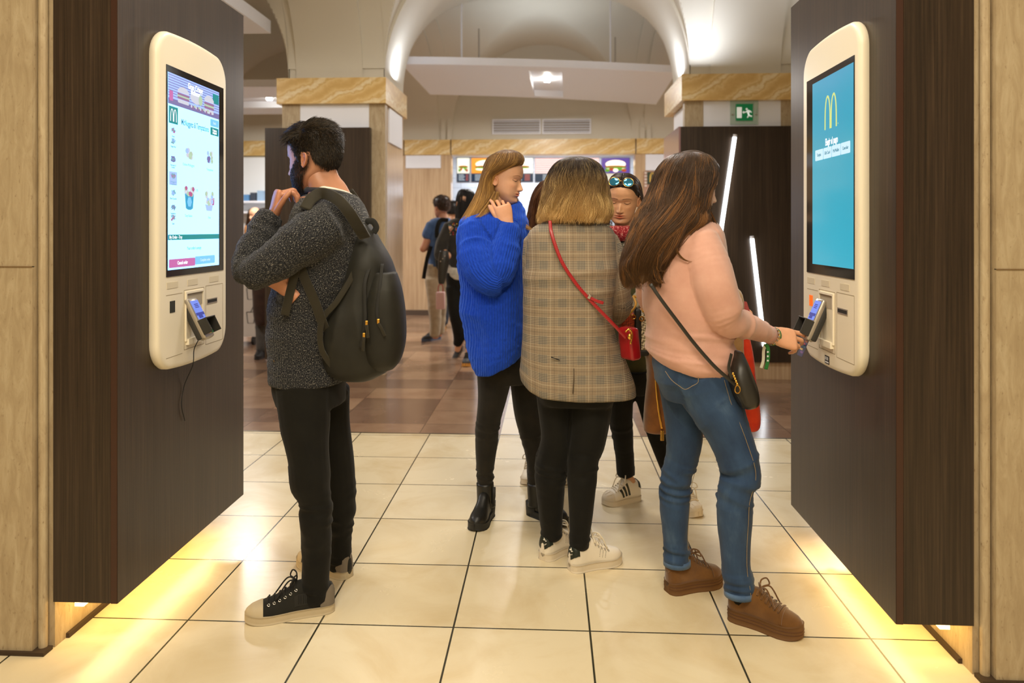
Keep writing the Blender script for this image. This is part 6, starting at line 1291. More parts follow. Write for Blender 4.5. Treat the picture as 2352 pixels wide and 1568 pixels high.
MB().prism([(-.030, .045), (.02, .035), (.044, -.035), (.03, -.05), (-.03, -.02)], F.p(1704, 712, .30), nrm(RV-.1*UV), UV, FV, .02).obj('pouch_body', t.m, po, auto=30); MB().tube([F.p(1700+5*math.cos(a), 702+5*math.sin(a), .298) for a in np.linspace(0, 2*PI, 15)], .0022, 6, caps=False).obj('eyelet', GOLD, po)
# ================================================================ woman with the sunglasses
F = Fig(3.55); sw = person('woman with mirrored sunglasses on her dark hair and a red knit scarf, looking down', F, ground(1430, 1155))
H = Head(F.p(1430, 457, -.02), .226, -17, 17, 4, True, lip=(.92, .50, .48), brow=(.16, .10, .07), eyes='down', open=.014, nose=.78); B = Body(); H.add(B)
SL1 = [(1424, 875, 0, 32), (1425, 930, 0, 29), (1428, 985, 0, 25), (1434, 1035, 0, 22), (1437, 1085, .02, 21)]; SL2 = [(1470, 860, .0, 32), (1488, 920, .0, 26), (1505, 985, -.02, 23), (1528, 1050, -.04, 21), (1552, 1110, -.06, 20)]
F.limb([(1438, 495, .03, 27), (1440, 530, .04, 29)]); F.trunk([(535, 1400, 1478, .04, .08), (600, 1390, 1490, .05, .10), (850, 1400, 1490, .03, .11)]); SL1, _a = fit_leg(SL1, F, (1462, 1146), (1391, 1159)); SL2, _b = fit_leg(SL2, F, (1566, 1166), (1600, 1187)); F.limb(inner(SL1)+[_a]); F.limb(inner(SL2)+[_b]); F.limb([(1485, 570, 0, 22), (1492, 680, -.05, 18), (1440, 715, -.22, 15)]); F.limb([(1400, 570, .03, 22), (1396, 650, .02, 18), (1412, 700, -.06, 15)])
v, f, n = fused(F.mb, .008, 5); B.add(v, f); F.begin(); 
hand(B, F.p(1450, 712, -.20), nrm(-RV-.3*FV), nrm(UV-.5*FV), nrm(-FV+UV), [(.5, .7, .4)]*4, .08, (.3, .3, .3), L=.168); hand(B, F.p(1414, 700, -.06), nrm(RV-.2*FV), nrm(UV-.5*FV), nrm(-FV+UV), [(.5, .7, .4)]*4, .08, (.3, .3, .3), L=.168)
B.obj('body', SK3, sw); HL = []
reg = lambda x, y, t: np.clip((t-itp(y, [(-.45, -.5), (-.14, -.35), (-.06, .02), (.06, .07), (.16, .12), (.24, .24), (.30, .30), (.36, .335)]))*16, 0, 1)*np.where((np.abs(x) > .2) & (np.abs(y+.03) < .09) & (t < .05), 0, 1.0)
V, f, w, q, d = H.cap(reg, lambda x, y, t: .03+.02*np.clip(t*2, 0, 1)-.018*np.exp(-(x/.02)**2)*(y > 0)); HL.append((V, f, np.stack([.3+.3*vnoise(V*50, 3), np.full(len(V), .1), 0*V[:, 0]], 1)))
R_ = np.random.default_rng(9); T0 = []
for i in range(1500):
    sg = -1 if R_.random() < .5 else 1; a = R_.random(); y0 = .26-.62*a; z0 = itp(y0, [(-.4, .25), (-.2, .43), (0, .505), (.15, .46), (.26, .38), (.3, .33)])
    b_ = R_.uniform(0, 1); pp = np.array([[sg*.012, y0, z0+.01], [sg*.14, y0-.02-.05*a, z0-.015+.0], [sg*(.27+.01*b_), y0-.12-.08*a, z0-.15-.05*a], [sg*(.345), y0*.5-.16-.1*a, .03-.15*a], [sg*.34, -.14-.20*a, -.22-.1*a], [sg*(.30-.05*b_), -.10-.2*a, -.48]])
    rr_n = np.linalg.norm(pp, axis=1, keepdims=True); pp = pp*np.array([1.10, 1.08, 1.07])*(1+.03*R_.random()); T0.append(cr(H.w(pp), 3))
strands(HL, np.array(T0), .0012, None, .5, 0, .8)
lock(HL, F, [(1396, 455, .02), (1392, 490, .02), (1392, 520, .0), (1402, 545, -.03)], 260, .0010, .016, seed=61, t0=.5); lock(HL, F, [(1480, 470, .05), (1484, 510, .05), (1482, 560, .03)], 220, .0010, .014, seed=62, t0=.4)
hair_obj('hair', HL, HM_DARK, sw)
MB().tube([H.w(np.array([[-.36, -.05+.055*math.cos(a), -.20+.055*math.sin(a)]]))[0] for a in np.linspace(0, 2*PI, 17)], .0022, 7, caps=False).obj('earring', CHROME, sw, True)
MB().tube([H.w(np.array([[.36, -.05+.055*math.cos(a), -.20+.055*math.sin(a)]]))[0] for a in np.linspace(0, 2*PI, 17)], .0022, 7, caps=False).obj('earring', CHROME, sw, True)
sg = thing('sunglasses', 'round blue mirrored sunglasses pushed up on the dark hair', 'sunglasses', H.w(np.array([[0, .25, .44]]))[0])
t = NT('mirror_lens'); t.set(Base_Color=srgb(80, 180, 250), Metallic=.9, Roughness=.08, Emission_Color=srgb(0, 0, 0)); LENS = t.m
for s_ in (-1, 1):
    c = H.w(np.array([[s_*.145, .275, .435]]))[0]; nn_ = nrm(H.Y*.72+H.Z*.55); ux = nrm(H.X+.12*s_*-nn_); uy = np.cross(nn_, ux); 
    ring = [c+ux*.0245*math.cos(a)+uy*.0225*math.sin(a) for a in np.linspace(0, 2*PI, 25)]; MB().tube(ring, .0013, 6, caps=False).obj('lens_rim', GOLD, sg)
    m = MB(); m.ell(c, (.0242, .0222, .003), np.array([ux, uy, nn_]), 24, 8); m.obj('lens', LENS, sg, True)
    MB().tube(cr([c+ux*.0245*s_+uy*.006, H.w(np.array([[s_*.33, .16, .36]]))[0], H.w(np.array([[s_*.365, -.10, .20]]))[0]], 6), .0012, 6).obj('temple', GOLD, sg)
MB().tube(cr([H.w(np.array([[-.045, .285, .45]]))[0], H.w(np.array([[0, .30, .465]]))[0], H.w(np.array([[.045, .285, .45]]))[0]], 5), .0013, 6).obj('bridge', GOLD, sg)
t = NT('red_fleck_knit'); n_ = t.noise(t.attr('fab'), 130, 3, .7); t.set(Base_Color=t.ramp(n_, [(.42, srgb(126, 22, 32)), (.55, srgb(170, 40, 48)), (.64, srgb(232, 190, 176))]), Roughness=.95); t.bump(n_, .8, .006); SCR = t.m
t = NT('grey_fleck_knit'); n_ = t.noise(t.attr('fab'), 120, 3, .7); t.set(Base_Color=t.ramp(n_, [(.42, srgb(62, 70, 60)), (.55, srgb(110, 106, 88)), (.66, srgb(196, 180, 150))]), Roughness=.95); t.bump(n_, .8, .006); SCG = t.m
F.limb([(1402, 528, -.06, 10), (1416, 534, -.10, 17), (1432, 536, -.11, 18), (1446, 530, -.10, 14)]); F.cloth('scarf', SCR, sw, .005, 3); F.limb([(1398, 526, .0, 16), (1405, 560, -.06, 18), (1430, 575, -.09, 20), (1460, 560, -.07, 22), (1478, 530, .0, 18), (1470, 515, .07, 16)]); F.cloth('scarf', SCG, sw, .006, 3, label='grey green flecked end of the scarf')
OLV = cloth_mat('olive_wool', (86, 84, 52), (70, 70, 44), .95, .3); GRYK = cloth_mat('oatmeal_cable_knit', (176, 164, 138), (146, 134, 110), .95, .3); 
F.trunk([(535, 1402, 1476, .04, .09), (560, 1392, 1492, .04, .13), (620, 1388, 1500, .04, .14), (720, 1392, 1500, .03, .14), (800, 1398, 1496, .03, .13), (862, 1402, 1494, .02, .13)]); F.cloth('coat', OLV, sw, .008, 4, lambda v, uv, fr: folds(v, uv, fr, [(0, 0, 1, 8, 4, .008)]))
F.limb([(1482, 575, .0, 26), (1490, 640, -.04, 27), (1478, 690, -.12, 25), (1446, 712, -.2, 20)]); F.limb([(1402, 575, .03, 26), (1396, 640, .02, 24), (1404, 690, -.02, 20), (1412, 698, -.05, 18)]); F.cloth('sleeves', GRYK, sw, .007, 3, lambda v, uv, fr: .004*np.sin(uv[:, 0]*160)*1.0)
strap('collar', F, [(1425, 585, -.115), (1444, 570, -.12), (1462, 590, -.12)], .05, .008, cloth_mat('white_cotton', (236, 230, 216)), sw)
F.trunk([(845, 1396, 1494, .0, .13), (875, 1394, 1498, 0, .12), (900, 1398, 1498, 0, .10)], id=9); F.limb(SL1, id=0); F.limb(SL2, id=1); F.cloth('trousers', BLKJ, sw, .007, 4, trousers_disp([(0, .3, .8, 4, 24, .004)]))
MB().tube([F.p(1437, 1072, SL1[-1][2]), F.p(1438, 1089, SL1[-1][2])], [F.m(22.5), F.m(21.5)], 20).obj('turn_up', BLKJ, sw, True)
for hl, te in (((1462, 1146), (1391, 1159)), ((1566, 1166), (1600, 1187))):
    s = Shoe('shoe', sw, hl, te, .045, .026, 1.1, .034).build(WLEA, WRUB); s.patch('toe_shell', WRUB, .78, .995, .08, PI-.08, .0035); s.patch('heel_tab', GRNB, 0, .10, .6, PI-.6, .004); s.laces(WLACE, .44, .70, 6, .0034)
    for k_ in range(3): s.patch('side_stripe', GRNB, .36+.085*k_, .405+.085*k_, .16, .95, .0028, True, 4, 8, lambda a, b, x, p: (x+.07*(b if p < PI/2 else 1-b)-.02, p))
    for k_ in range(5): MB().tube([s.U(x_, .45+.5*k_, .0042) for x_ in (.82, .86, .9, .94)], .0012, 5).obj('shell_rib', WRUB, s.root)
# things she carries
wbg = thing('tote_bag', 'woven bag in orange, black and white net with brass eyelets, between blazer and jeans', 'bag', F.p(1458, 798, -.30))
t = NT('orange_weave'); c_ = t.n('TexChecker'); t.t.links.new(t.coord('Object', (120, 120, 160), (0, .6, .5)), c_.inputs['Vector']); c_.inputs['Scale'].default_value = 1; c_.inputs['Color1'].default_value = srgb(206, 84, 34); c_.inputs['Color2'].default_value = srgb(146, 52, 24); t.i(t.b, 'Base Color', c_.outputs['Color']); ORW = t.m
t = NT('white_net'); c_ = t.n('TexChecker'); t.t.links.new(t.coord('Object', (150, 150, 110), (0, .7, .5)), c_.inputs['Vector']); c_.inputs['Scale'].default_value = 1; c_.inputs['Color1'].default_value = srgb(236, 222, 190); c_.inputs['Color2'].default_value = srgb(120, 104, 78); t.i(t.b, 'Base Color', c_.outputs['Color']); NETW = t.m
Fb = F; bx = lambda x0, x1, y0, y1, dz, th, nm, mt: MB().obox((F.p(x0, y0, dz)+F.p(x1, y1, dz))/2, np.array([RV, FV, UV]), (F.m(x1-x0, dz)/2, th/2, F.m(y1-y0, dz)/2), 0, .01).obj(nm, mt, wbg, True)
bx(1424, 1458, 716, 800, -.31, .12, 'orange_panel', ORW); bx(1452, 1468, 706, 802, -.315, .13, 'black_band', BLEA); bx(1462, 1486, 716, 801, -.31, .12, 'net_panel', NETW); bx(1426, 1486, 798, 812, -.31, .13, 'base_band', BLEA)
for x, y in ((1455, 728), (1474, 732)): MB().tube([F.p(x+5*math.cos(a), y+5*math.sin(a), -.384) for a in np.linspace(0, 2*PI, 15)], .003, 6, caps=False).obj('eyelet', GOLD, wbg)
strap('cord', F, [(1430, 735, -.385), (1445, 722, -.39), (1460, 700, -.36), (1455, 680, -.3), (1470, 690, -.33), (1478, 716, -.385)], .009, .008, plain('mustard_cord', (196, 140, 40), .7), wbg)
sj = thing('jacket', 'tan suede jacket with a brass zip hanging from an arm behind the jeans', 'jacket', F.p(1510, 990, -.36)); SUJ = cloth_mat('brown_suede', (146, 92, 40), (122, 74, 30), .9, .5)
F.trunk([(735, 1492, 1530, -.34, .04), (800, 1486, 1545, -.34, .06), (860, 1490, 1550, -.34, .065), (920, 1484, 1550, -.35, .06), (975, 1479, 1548, -.35, .06), (991, 1481, 1546, -.35, .045)]); F.cloth('jacket_body', SUJ, sj, .007, 4, lambda v, uv, fr: folds(v, uv, fr, [(0, 0, 1, 16, 2, .008)]))
strap('zip', F, [(1505, 855, -.425), (1508, 900, -.43), (1514, 950, -.43), (1520, 985, -.42)], .008, .004, GOLD, sj); MB().obox(F.p(1521, 1000, -.42), np.array([RV, FV, UV]), (.008, .003, .022), 0, .003).obj('zip_pull', GOLD, sj)
sf = thing('wool_scarf', 'mustard and olive fluffy scarf hanging beside the woven bag', 'scarf', F.p(1492, 880, -.30)); F.trunk([(725, 1480, 1502, -.20, .03), (760, 1479, 1506, -.20, .045), (830, 1484, 1508, -.20, .045), (880, 1488, 1504, -.20, .03)]); F.cloth('scarf_cloth', cloth_mat('mustard_fluff', (148, 118, 44), (96, 92, 50), 1, .6, bump=.5), sf, .007, 3, lambda v, uv, fr: .004*vnoise(v*90, 4))
# ================================================================ auburn woman mostly hidden behind the blazer
F = Fig(3.95); aw = person('auburn-haired woman with a hoop earring, mostly hidden behind the checked blazer', F, ground(1255, 1100)); H = Head(F.p(1272, 455, 0), .222, 42, 12, 0, True); B = Body(); H.add(B)
AL1 = [(1238, 860, 0, 34), (1234, 960, 0, 28), (1230, 1040, 0, 20), (1226, 1085, 0, 17)]; AL2 = [(1285, 860, 0, 34), (1290, 960, 0, 28), (1294, 1040, 0, 20), (1298, 1085, 0, 17)]
F.limb([(1265, 480, .02, 24), (1262, 525, .02, 28)]); F.trunk([(530, 1225, 1300, 0, .09), (700, 1222, 1300, 0, .10), (860, 1222, 1302, 0, .11)]); F.limb(inner(AL1)); F.limb(inner(AL2)); F.limb([(1300, 560, 0, 20), (1310, 650, 0, 18), (1300, 710, -.15, 14)]); F.limb([(1222, 560, 0, 20), (1218, 650, 0, 18), (1240, 710, -.15, 14)]); v, f, n = fused(F.mb, .010, 5); B.add(v, f); F.begin()
for xx, s_ in ((1300, -1), (1240, 1)): hand(B, F.p(xx, 708, -.15), nrm(-FV+.2*UV), nrm(UV), nrm(RV*s_), [(.5, .7, .4)]*4, .08, (.3, .3, .3), L=.165, voxel=.003)
B.obj('body', SK2, aw); HL = []; loft = HairLoft(F, [(412, 1255, 1285, 0, .03), (420, 1241, 1300, .01, .07), (440, 1228, 1312, .03, .09), (470, 1220, 1314, .05, .09), (505, 1213, 1310, .05, .08), (535, 1209, 1300, .04, .07)]); loft.shell(HL, .95); loft.strands(HL, 1400, (-.2, PI+.4), .0010, .006, 14, 9, (0, .2), (.88, 1.02), (.97, 1.06), 50, .1, 71)
lock(HL, F, [(1250, 425, -.08), (1236, 450, -.09), (1230, 480, -.07), (1222, 530, -.05)], 220, .0011, .010, seed=72, t0=.2); hair_obj('hair', HL, HM_AUB, aw)
MB().tube([F.p(1238+8*math.cos(a)*.6, 491+9*math.sin(a), -.085) for a in np.linspace(0, 2*PI, 19)], .0018, 6, caps=False).obj('earring', GOLD, aw, True)
F.trunk([(525, 1238, 1292, .0, .08), (545, 1216, 1310, 0, .12), (620, 1210, 1315, 0, .14), (740, 1214, 1312, 0, .14), (850, 1216, 1310, 0, .14)]); F.limb([(1304, 560, 0, 24), (1312, 650, 0, 23), (1302, 706, -.12, 18)]); F.limb([(1220, 560, 0, 24), (1216, 650, 0, 23), (1238, 706, -.12, 18)]); F.cloth('coat', BLKTR, aw, .009, 4)
F.limb(AL1, id=0); F.limb(AL2, id=1); F.trunk([(840, 1212, 1312, 0, .12), (890, 1214, 1310, 0, .11)], id=9); F.cloth('trousers', BLKJ, aw, .009, 4)
for hl, te in (((1224, 1088), (1212, 1112)), ((1298, 1088), (1302, 1112))): Shoe('shoe', aw, hl, te, .044, .028, 1.05, .05).build(WLEA, WRUB).laces(WLACE, .46, .68, 4, .0034)
# ================================================================ people queuing farther back
def far_person(label, D, at, H, limbs, cloths, hair=None, shoes=(), skin=SK2, hands=(), bodyv=.012):
    """limbs build the continuous body; cloths = (name, material, [(kind, points)])"""
    F = Fig(D); r = person(label, F, ground(*at)); B = Body()
    if H: H[0] if False else None
    hd = Head(F.p(*H[0]), H[1], H[2], H[3], 0, H[4]) if H else None
    if hd: hd.add(B)
    for k, pts in limbs: (F.limb if k == 'l' else F.trunk)(pts)
    v, f, n = fused(F.mb, bodyv, 4); B.add(v, f); F.begin()
    for w_, d_, dz_, th in hands: hand(B, F.p(*w_), d_, dz_, th, [(.5, .6, .4)]*4, .08, (.3, .3, .3), L=.18, voxel=.0045)
    B.obj('body', skin, r)
    for nm, mt, parts in cloths:
        for k, pts in parts: (F.limb if k == 'l' else F.trunk)(pts)
        F.cloth(nm, mt, r, .011, 3, lambda v, uv, fr: folds(v, uv, fr, [(None, .1, 1, 6, 9, .006)]))
    if hair:
        HL = []
        if hair[0] == 'cap':
            V, f, w, q, d = hd.cap(hair[2], lambda x, y, t: .05+.06*np.clip((t-.1)/.3, 0, 1)); HL.append((V, f, np.stack([.4+0*V[:, 0], .4+0*V[:, 0], V[:, 0]], 1))); HL += short_strands(hd, q, d, w, 1400, lambda x, y, t: .10+0*x, .4, 1, .0016, 7)
        else:
            lf = HairLoft(F, hair[2]); lf.shell(HL, .95); lf.strands(HL, 700, (0, 2*PI), .0016, .006, 12, 9, (0, .2), (.88, 1.02), (.97, 1.05), 40, .1, 5)
        hair_obj('hair', HL, hair[1], r)
    for hl, te, up, so in shoes: Shoe('shoe', r, hl, te, .048, .03, 1.15, .04).build(up, so).laces(LACEB, .46, .68, 4, .004, bow=False)
    return r, F
mreg = lambda x, y, t: np.clip((t-itp(y, [(-.45, -.28), (-.17, -.14), (-.12, .03), (.05, .03), (.12, .05), (.22, .24), (.4, .33)]))*18, 0, 1)
BLUET = cloth_mat('blue_tee', (72, 98, 142), (62, 86, 128)); BEIG = cloth_mat('beige_chino', (176, 160, 134), (156, 140, 116)); DKC = cloth_mat('charcoal_cardigan', (52, 49, 44), (42, 40, 37)); WHS = cloth_mat('white_shirt', (222, 214, 200)); DJ = cloth_mat('dark_jean', (52, 58, 70), (42, 47, 58)); BRC = cloth_mat('dark_brown_coat', (62, 42, 32), (50, 34, 26)); GRT = cloth_mat('grey_trouser', (88, 84, 80), (72, 70, 66)); ORJ = cloth_mat('amber_top', (190, 130, 70)); DSH = plain('dark_shoe', (30, 28, 28), .6); BSO = plain('blue_grey_sole', (70, 84, 108), .6); YSO = plain('amber_sole', (190, 130, 50), .6)
r, F = far_person('young man in a blue T-shirt and beige trousers queuing by the far stone wall', 8.9, (1000, 785), ((1014, 477, 0), .245, -140, 5, False),
  [('l', [(1017, 490, 0, 10), (1018, 505, 0, 11)]), ('t', [(508, 990, 1035, 0, .12), (560, 985, 1036, 0, .13), (620, 980, 1030, 0, .12)]), ('l', [(990, 520, -.1, 9), (978, 560, -.12, 9), (972, 572, -.1, 8), (985, 560, .1, 7)]), ('l', [(1033, 520, .1, 9), (1040, 570, .1, 8), (1010, 565, .25, 7)]), ('l', [(995, 620, 0, 14), (1000, 700, 0, 11), (1000, 775, 0, 8)]), ('l', [(1012, 620, .1, 14), (1010, 700, .1, 11), (1008, 770, .1, 8)])],
  [('t_shirt', BLUET, [('t', [(500, 1000, 1032, 0, .09), (508, 986, 1038, 0, .16), (540, 982, 1040, 0, .17), (580, 985, 1036, 0, .16), (612, 982, 1032, 0, .15)]), ('l', [(992, 515, -.1, 13), (984, 535, -.12, 13), (980, 545, -.12, 12)])]), ('trousers', BEIG, [('t', [(605, 978, 1030, 0, .15), (640, 980, 1028, .03, .14)]), ('l', [(995, 640, -.03, 20), (998, 690, -.03, 16), (1000, 740, -.02, 13), (998, 770, -.02, 12)]), ('l', [(1012, 640, .1, 18), (1012, 690, .1, 14), (1011, 740, .1, 12), (1010, 764, .1, 11)])])],
  ('cap', HM_DARK, mreg), (((1008, 778), (972, 784), DSH, BSO), ((1012, 768), (990, 772), DSH, BSO)), SK1, (((985, 560, .1), -RV*.3+UV*.4, -RV, -FV),))
fp = thing('backpack', 'small black backpack on the young man in the blue T-shirt', 'backpack', F.p(1020, 620, -.2)); F.trunk([(540, 1004, 1030, -.2, .06), (570, 998, 1034, -.22, .10), (605, 1000, 1034, -.22, .10), (620, 1006, 1030, -.2, .07)]); F.cloth('pack_body', BLKTR, fp, .01, 3); strap('shoulder_strap', F, [(1030, 506, -.17), (1012, 506, -.19), (1004, 525, -.24), (1004, 545, -.27)], .05, .012, BLKTR, fp); strap('lower_strap', F, [(990, 565, -.2), (982, 590, -.2), (976, 620, -.2), (973, 640, -.2)], .045, .01, BLKTR, fp)
nk = strap('neck_cord', F, [(1006, 503, -.09), (1016, 506, -.11), (1028, 501, -.09)], .012, .008, plain('cord_red', (150, 70, 50), .6), r) if False else None
r, F = far_person('dark-haired woman in a charcoal cardigan with beaded shoulders walking past', 7.75, (1060, 828), ((1066, 466, 0), .23, -160, 5, True),
  [('l', [(1066, 480, 0, 10), (1066, 500, 0, 12)]), ('t', [(505, 1035, 1095, 0, .10), (560, 1035, 1092, 0, .12), (640, 1030, 1088, 0, .12)]), ('l', [(1035, 520, -.1, 12), (1015, 570, -.12, 11), (1030, 590, -.2, 9)]), ('l', [(1095, 520, .1, 12), (1105, 570, .1, 11), (1090, 600, -.1, 9)]), ('l', [(1045, 640, 0, 16), (1052, 720, -.05, 13), (1062, 760, .05, 10), (1050, 805, .15, 7)]), ('l', [(1075, 640, .05, 16), (1080, 730, .05, 12), (1078, 800, .05, 9), (1074, 828, .05, 7)])],
  [('shirt', WHS, [('t', [(605, 1026, 1092, 0, .145), (630, 1028, 1092, 0, .15), (640, 1034, 1090, 0, .14)])]), ('cardigan', DKC, [('t', [(500, 1050, 1086, 0, .08), (508, 1030, 1098, 0, .14), (540, 1022, 1102, 0, .16), (580, 1026, 1098, 0, .155), (614, 1028, 1094, 0, .155)]), ('l', [(1034, 518, -.08, 15), (1016, 560, -.12, 15), (1012, 585, -.14, 14), (1026, 592, -.2, 12)])]), ('trousers', BLKJ, [('t', [(625, 1024, 1090, 0, .14), (665, 1026, 1088, .02, .13)]), ('l', [(1044, 660, -.02, 21), (1046, 710, -.05, 17), (1052, 745, -.02, 15), (1054, 775, .06, 12), (1050, 790, .1, 10)]), ('l', [(1074, 660, .05, 20), (1078, 720, .05, 15), (1080, 780, .05, 11), (1078, 800, .05, 10)])])],
  ('loft', HM_BLACK, [(434, 1060, 1076, 0, .03), (440, 1053, 1086, 0, .07), (455, 1049, 1092, 0, .09), (480, 1048, 1094, -.01, .10), (505, 1046, 1094, -.03, .10), (520, 1044, 1092, -.05, .08)]), (((1076, 832), (1070, 842), DSH, YSO),), SK2)
a_ = F.p(1058, 806, .2); b_ = F.p(1040, 836, .1); Shoe('shoe', r, tuple(a_), tuple(b_), .046, .03, 1.1, .05).build(DSH, plain('brown_sole', (84, 66, 50), .6))
R_ = np.random.default_rng(4)
for i in range(26):
    x, y = R_.uniform(1020, 1050), R_.uniform(512, 540); MB().ell(F.p(x, y, -.165+.10*abs((x-1045)/30)**2-.0), (.007,)*3, None, 8, 6).obj('bead', plain('bead_%d' % (i % 5), ((190, 60, 60), (210, 170, 70), (90, 140, 120), (180, 170, 160), (80, 110, 180))[i % 5], .25, .3), r)
fb = thing('handbag', 'black handbag with studs under the arm of the woman in the cardigan', 'bag', F.p(1022, 655, -.22)); F.trunk([(575, 1010, 1030, -.22, .03), (600, 1006, 1032, -.22, .05), (640, 1006, 1024, -.22, .04), (652, 1008, 1020, -.22, .03)]); F.cloth('bag_body', BLEA, fb, .01, 2)
for i in range(3): MB().ell(F.p(1012+5*i, 600-6*i, -.275), (.007,)*3, None, 8, 6).obj('stud', CHROME, fb)
sb_ = thing('shopping_bag', 'pale pink paper bag hanging between the two people queuing', 'bag', F.p(1012, 708, .5)); Fq = Fig(8.6); MB().obox(Fq.p(1012, 690), np.array([RV, FV, UV]), (.05, .03, .10), 0, .01).obj('bag_body', [plain('paper_pink', (214, 176, 176), .6)], sb_, True); strap('handle', Fq, [(1006, 672, 0), (1008, 655, 0), (1016, 655, 0), (1018, 672, 0)], .01, .004, plain('handle_red', (170, 60, 60), .6), sb_)
far_person('short-haired person half hidden behind the queue, in dark jeans and amber-soled shoes', 10.2, (1020, 752), ((1040, 485, 0), .235, 175, 5, False),
  [('l', [(1040, 497, 0, 9), (1040, 512, 0, 10)]), ('t', [(512, 1018, 1062, 0, .11), (620, 1018, 1060, 0, .12)]), ('l', [(1020, 525, 0, 9), (1014, 580, 0, 8), (1018, 630, 0, 7)]), ('l', [(1060, 525, 0, 9), (1066, 580, 0, 8), (1062, 630, 0, 7)]), ('l', [(1028, 620, 0, 12), (1022, 690, 0, 9), (1018, 745, 0, 7)]), ('l', [(1052, 620, 0, 12), (1056, 690, 0, 9), (1058, 745, 0, 7)])],
  [('jacket', DKC, [('t', [(508, 1026, 1054, 0, .09), (515, 1014, 1066, 0, .15), (560, 1013, 1067, 0, .16), (628, 1015, 1064, 0, .15)])]), ('jeans', DJ, [('t', [(620, 1016, 1064, 0, .14), (650, 1016, 1064, 0, .13)]), ('l', [(1027, 650, 0, 14), (1022, 700, 0, 12), (1018, 742, 0, 11)]), ('l', [(1053, 650, 0, 14), (1057, 700, 0, 12), (1060, 742, 0, 11)])])],
  ('cap', HM_BLACK, lambda x, y, t: np.clip((t-itp(y, [(-.45, -.3), (.05, -.1), (.15, .1), (.3, .3), (.4, .34)]))*16, 0, 1)), (((1020, 745), (1016, 756), DSH, YSO), ((1060, 745), (1066, 754), DSH, YSO)), SK2)
far_person('person in a dark brown coat and grey trousers behind the far wood panel', 7.95, (600, 818), ((632, 446, 0), .235, -60, 5, False),
  [('l', [(630, 460, 0, 11), (624, 480, 0, 12)]), ('t', [(488, 596, 644, 0, .12), (640, 585, 640, 0, .13)]), ('l', [(592, 500, -.1, 12), (590, 570, -.1, 10), (598, 630, -.1, 8)]), ('l', [(636, 500, .1, 12), (640, 570, .1, 10), (636, 630, .1, 8)]), ('l', [(600, 640, 0, 15), (600, 730, 0, 11), (600, 808, 0, 8)]), ('l', [(626, 640, .1, 15), (626, 730, .1, 11), (626, 800, .1, 8)])],
  [('coat', BRC, [('t', [(476, 608, 640, 0, .09), (488, 594, 650, 0, .16), (560, 584, 644, 0, .17), (660, 583, 642, -.02, .17), (720, 586, 634, -.03, .16), (745, 590, 620, -.04, .13)])]), ('trousers', GRT, [('t', [(640, 588, 640, 0, .14), (680, 588, 640, 0, .13)]), ('l', [(601, 680, 0, 18), (601, 740, 0, 14), (602, 805, 0, 13)]), ('l', [(628, 680, .1, 18), (628, 740, .1, 14), (628, 798, .1, 13)])])],
  ('cap', HM_BLACK, mreg), (((606, 806), (592, 826), DSH, DSH), ((628, 800), (622, 818), DSH, DSH)), SK1)
far_person('long-haired woman in an amber top far behind the menu kiosk', 10.8, (584, 740), ((586, 494, 0), .225, -30, 5, True),
  [('l', [(586, 505, 0, 8), (586, 520, 0, 9)]), ('t', [(522, 566, 606, 0, .10), (640, 568, 606, 0, .11)]), ('l', [(568, 535, 0, 8), (564, 590, 0, 7), (572, 620, -.15, 6)]), ('l', [(604, 535, 0, 8), (610, 590, 0, 7), (602, 620, -.15, 6)]), ('l', [(578, 640, 0, 11), (578, 690, 0, 8), (578, 735, 0, 6)]), ('l', [(596, 640, 0, 11), (596, 690, 0, 8), (596, 735, 0, 6)])],
  [('top', ORJ, [('t', [(520, 572, 600, 0, .08), (528, 562, 610, 0, .13), (640, 564, 608, 0, .14)])]), ('trousers', DJ, [('t', [(630, 566, 608, 0, .13), (660, 568, 606, 0, .12)]), ('l', [(578, 660, 0, 11), (578, 732, 0, 9)]), ('l', [(596, 660, 0, 11), (596, 732, 0, 9)])])],
  ('loft', HM_DARK, [(478, 580, 594, .02, .03), (482, 573, 598, .03, .07), (492, 570, 600, .05, .08), (515, 566, 602, .06, .08), (545, 562, 604, .06, .07)]), (((578, 735), (574, 745), DSH, DSH), ((596, 735), (600, 745), DSH, DSH)), SK2)
tr = thing('trolley', 'white service trolley printed with outline drink cups beside the far wood panel', 'trolley', ground(573, 800)); c = ground(570, 792); TRW = plain('trolley_white', (214, 208, 200), .5)
MB().box(c+[-.20, -.02, .10], c+[.10, .30, .95]).obj('cabinet', [TRW], tr)
for i, z in enumerate((.32, .60)):
    ln = MB(); k = c+np.array([.04, -.023, z]); ln.tube([k+[-.05, 0, .07], k+[-.035, 0, -.06], k+[.035, 0, -.06], k+[.05, 0, .07], k+[-.05, 0, .07]], .004, 5); ln.tube([k+[.0, 0, .07], k+[.03, 0, .14]], .004, 5); ln.obj('printed_cup', [BLK], tr)
for dx in (-.15, .06): MB().cyl(c+[dx, .02, .05], (1, 0, 0), .05, .03, 14).obj('caster', [BLK], tr)
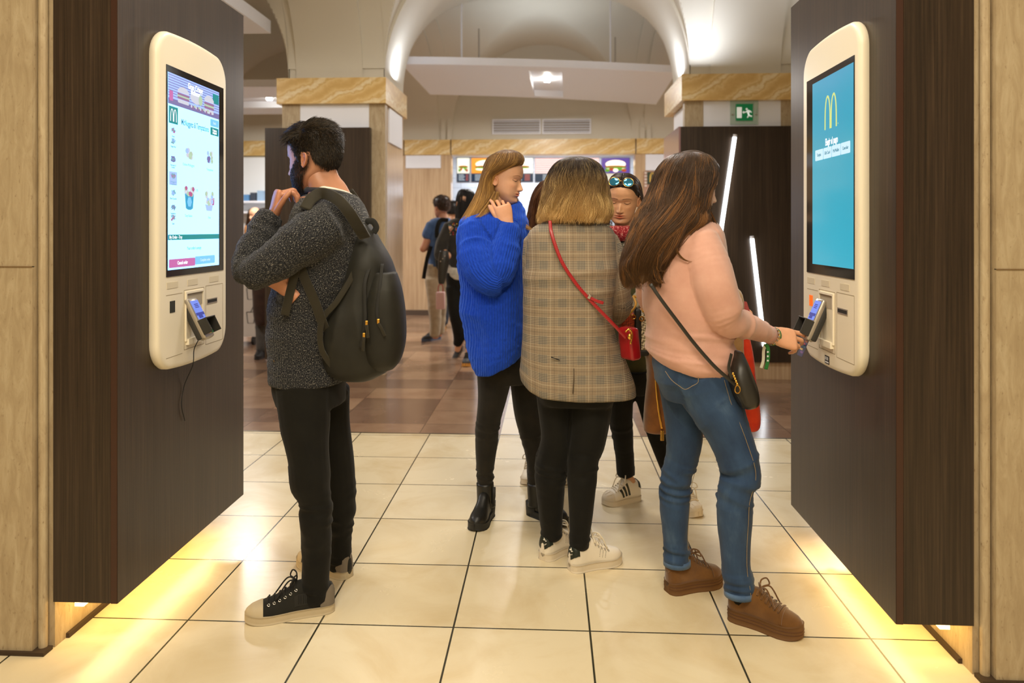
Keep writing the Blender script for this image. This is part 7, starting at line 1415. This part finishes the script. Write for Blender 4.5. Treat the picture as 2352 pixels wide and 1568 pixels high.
# ---------------------------------------------------------------- light
glow_strip(-1.56, 1, 'warm light strip under the column of the menu kiosk'); glow_strip(1.24, -1, 'warm light strip under the column of the payment kiosk')
def area(name, loc, size, e, c, rot=(0, 0, 0), sy=None, spread=180):
    l = bpy.data.lights.new(name, 'AREA'); l.energy = e; l.color = c; l.size = size; l.spread = math.radians(spread)
    if sy: l.shape = 'RECTANGLE'; l.size_y = sy
    o = bpy.data.objects.new(name, l); o.location = loc; o.rotation_euler = rot; COL.objects.link(o); return o
WARM = (1, .88, .68); WARM2 = (1, .91, .78); COOL = (.86, .92, 1); NEUT = (1, .95, .9); BLUEW = (.80, .86, 1)
area('ceiling_downlight', (-.7, .3, 3.5), .8, 60, WARM); area('ceiling_downlight', (.6, .2, 3.5), .8, 60, WARM)
area('ceiling_downlight', (-.2, 2.4, 3.5), .6, 36, WARM); area('ceiling_downlight', (-.2, 4.6, 3.9), .6, 62, NEUT); area('ceiling_downlight', (-.2, -1.6, 3.5), 1.6, 70, WARM)
area('strip_light', (-1.5, 2.82, .125), .06, .8, (1, .74, .36), (0, 0, 0), .9); area('strip_light', (1.17, 2.82, .125), .06, .8, (1, .74, .36), (0, 0, 0), .9)
area('ceiling_uplight', (-.13, 5.2, 2.95), .5, 7, NEUT, (PI, 0, 0)); area('ceiling_uplight', (-.13, 9.6, 3.35), 1.0, 9, COOL, (PI, 0, 0))
area('hall_downlight', (lampc[0], lampc[1], 3.18), .3, 80, NEUT); area('hall_downlight', (-3.8, 9.6, 3.05), .8, 115, NEUT); area('hall_downlight', (3.6, 9.0, 3.3), .8, 115, NEUT)
area('hall_downlight', (-4, 5.0, 3.1), .8, 80, NEUT)
area('pillar_uplight', (1.36, 6.62, 2.86), .2, 5, BLUEW, (PI, 0, 0)); area('pillar_uplight', (2.7, 7.0, 2.86), .2, 24, BLUEW, (PI, 0, 0)); area('pillar_uplight', (-1.45, 7.3, 2.86), .12, 5, BLUEW, (PI, 0, 0)); area('pillar_uplight', (1.2, 7.3, 2.86), .12, 5, BLUEW, (PI, 0, 0))
area('kitchen_light', (-.1, 13.9, 2.85), 3.0, 130, COOL, (0, 0, 0), 1.5); area('kitchen_light', (-.1, 12.2, 2.8), 2.6, 50, COOL, (0, 0, 0), .4)
w = bpy.data.worlds.new('world'); SC.world = w; w.use_nodes = True; w.node_tree.nodes['Background'].inputs[0].default_value = (1, .86, .66, 1); w.node_tree.nodes['Background'].inputs[1].default_value = .25

SC.view_settings.exposure = -.08
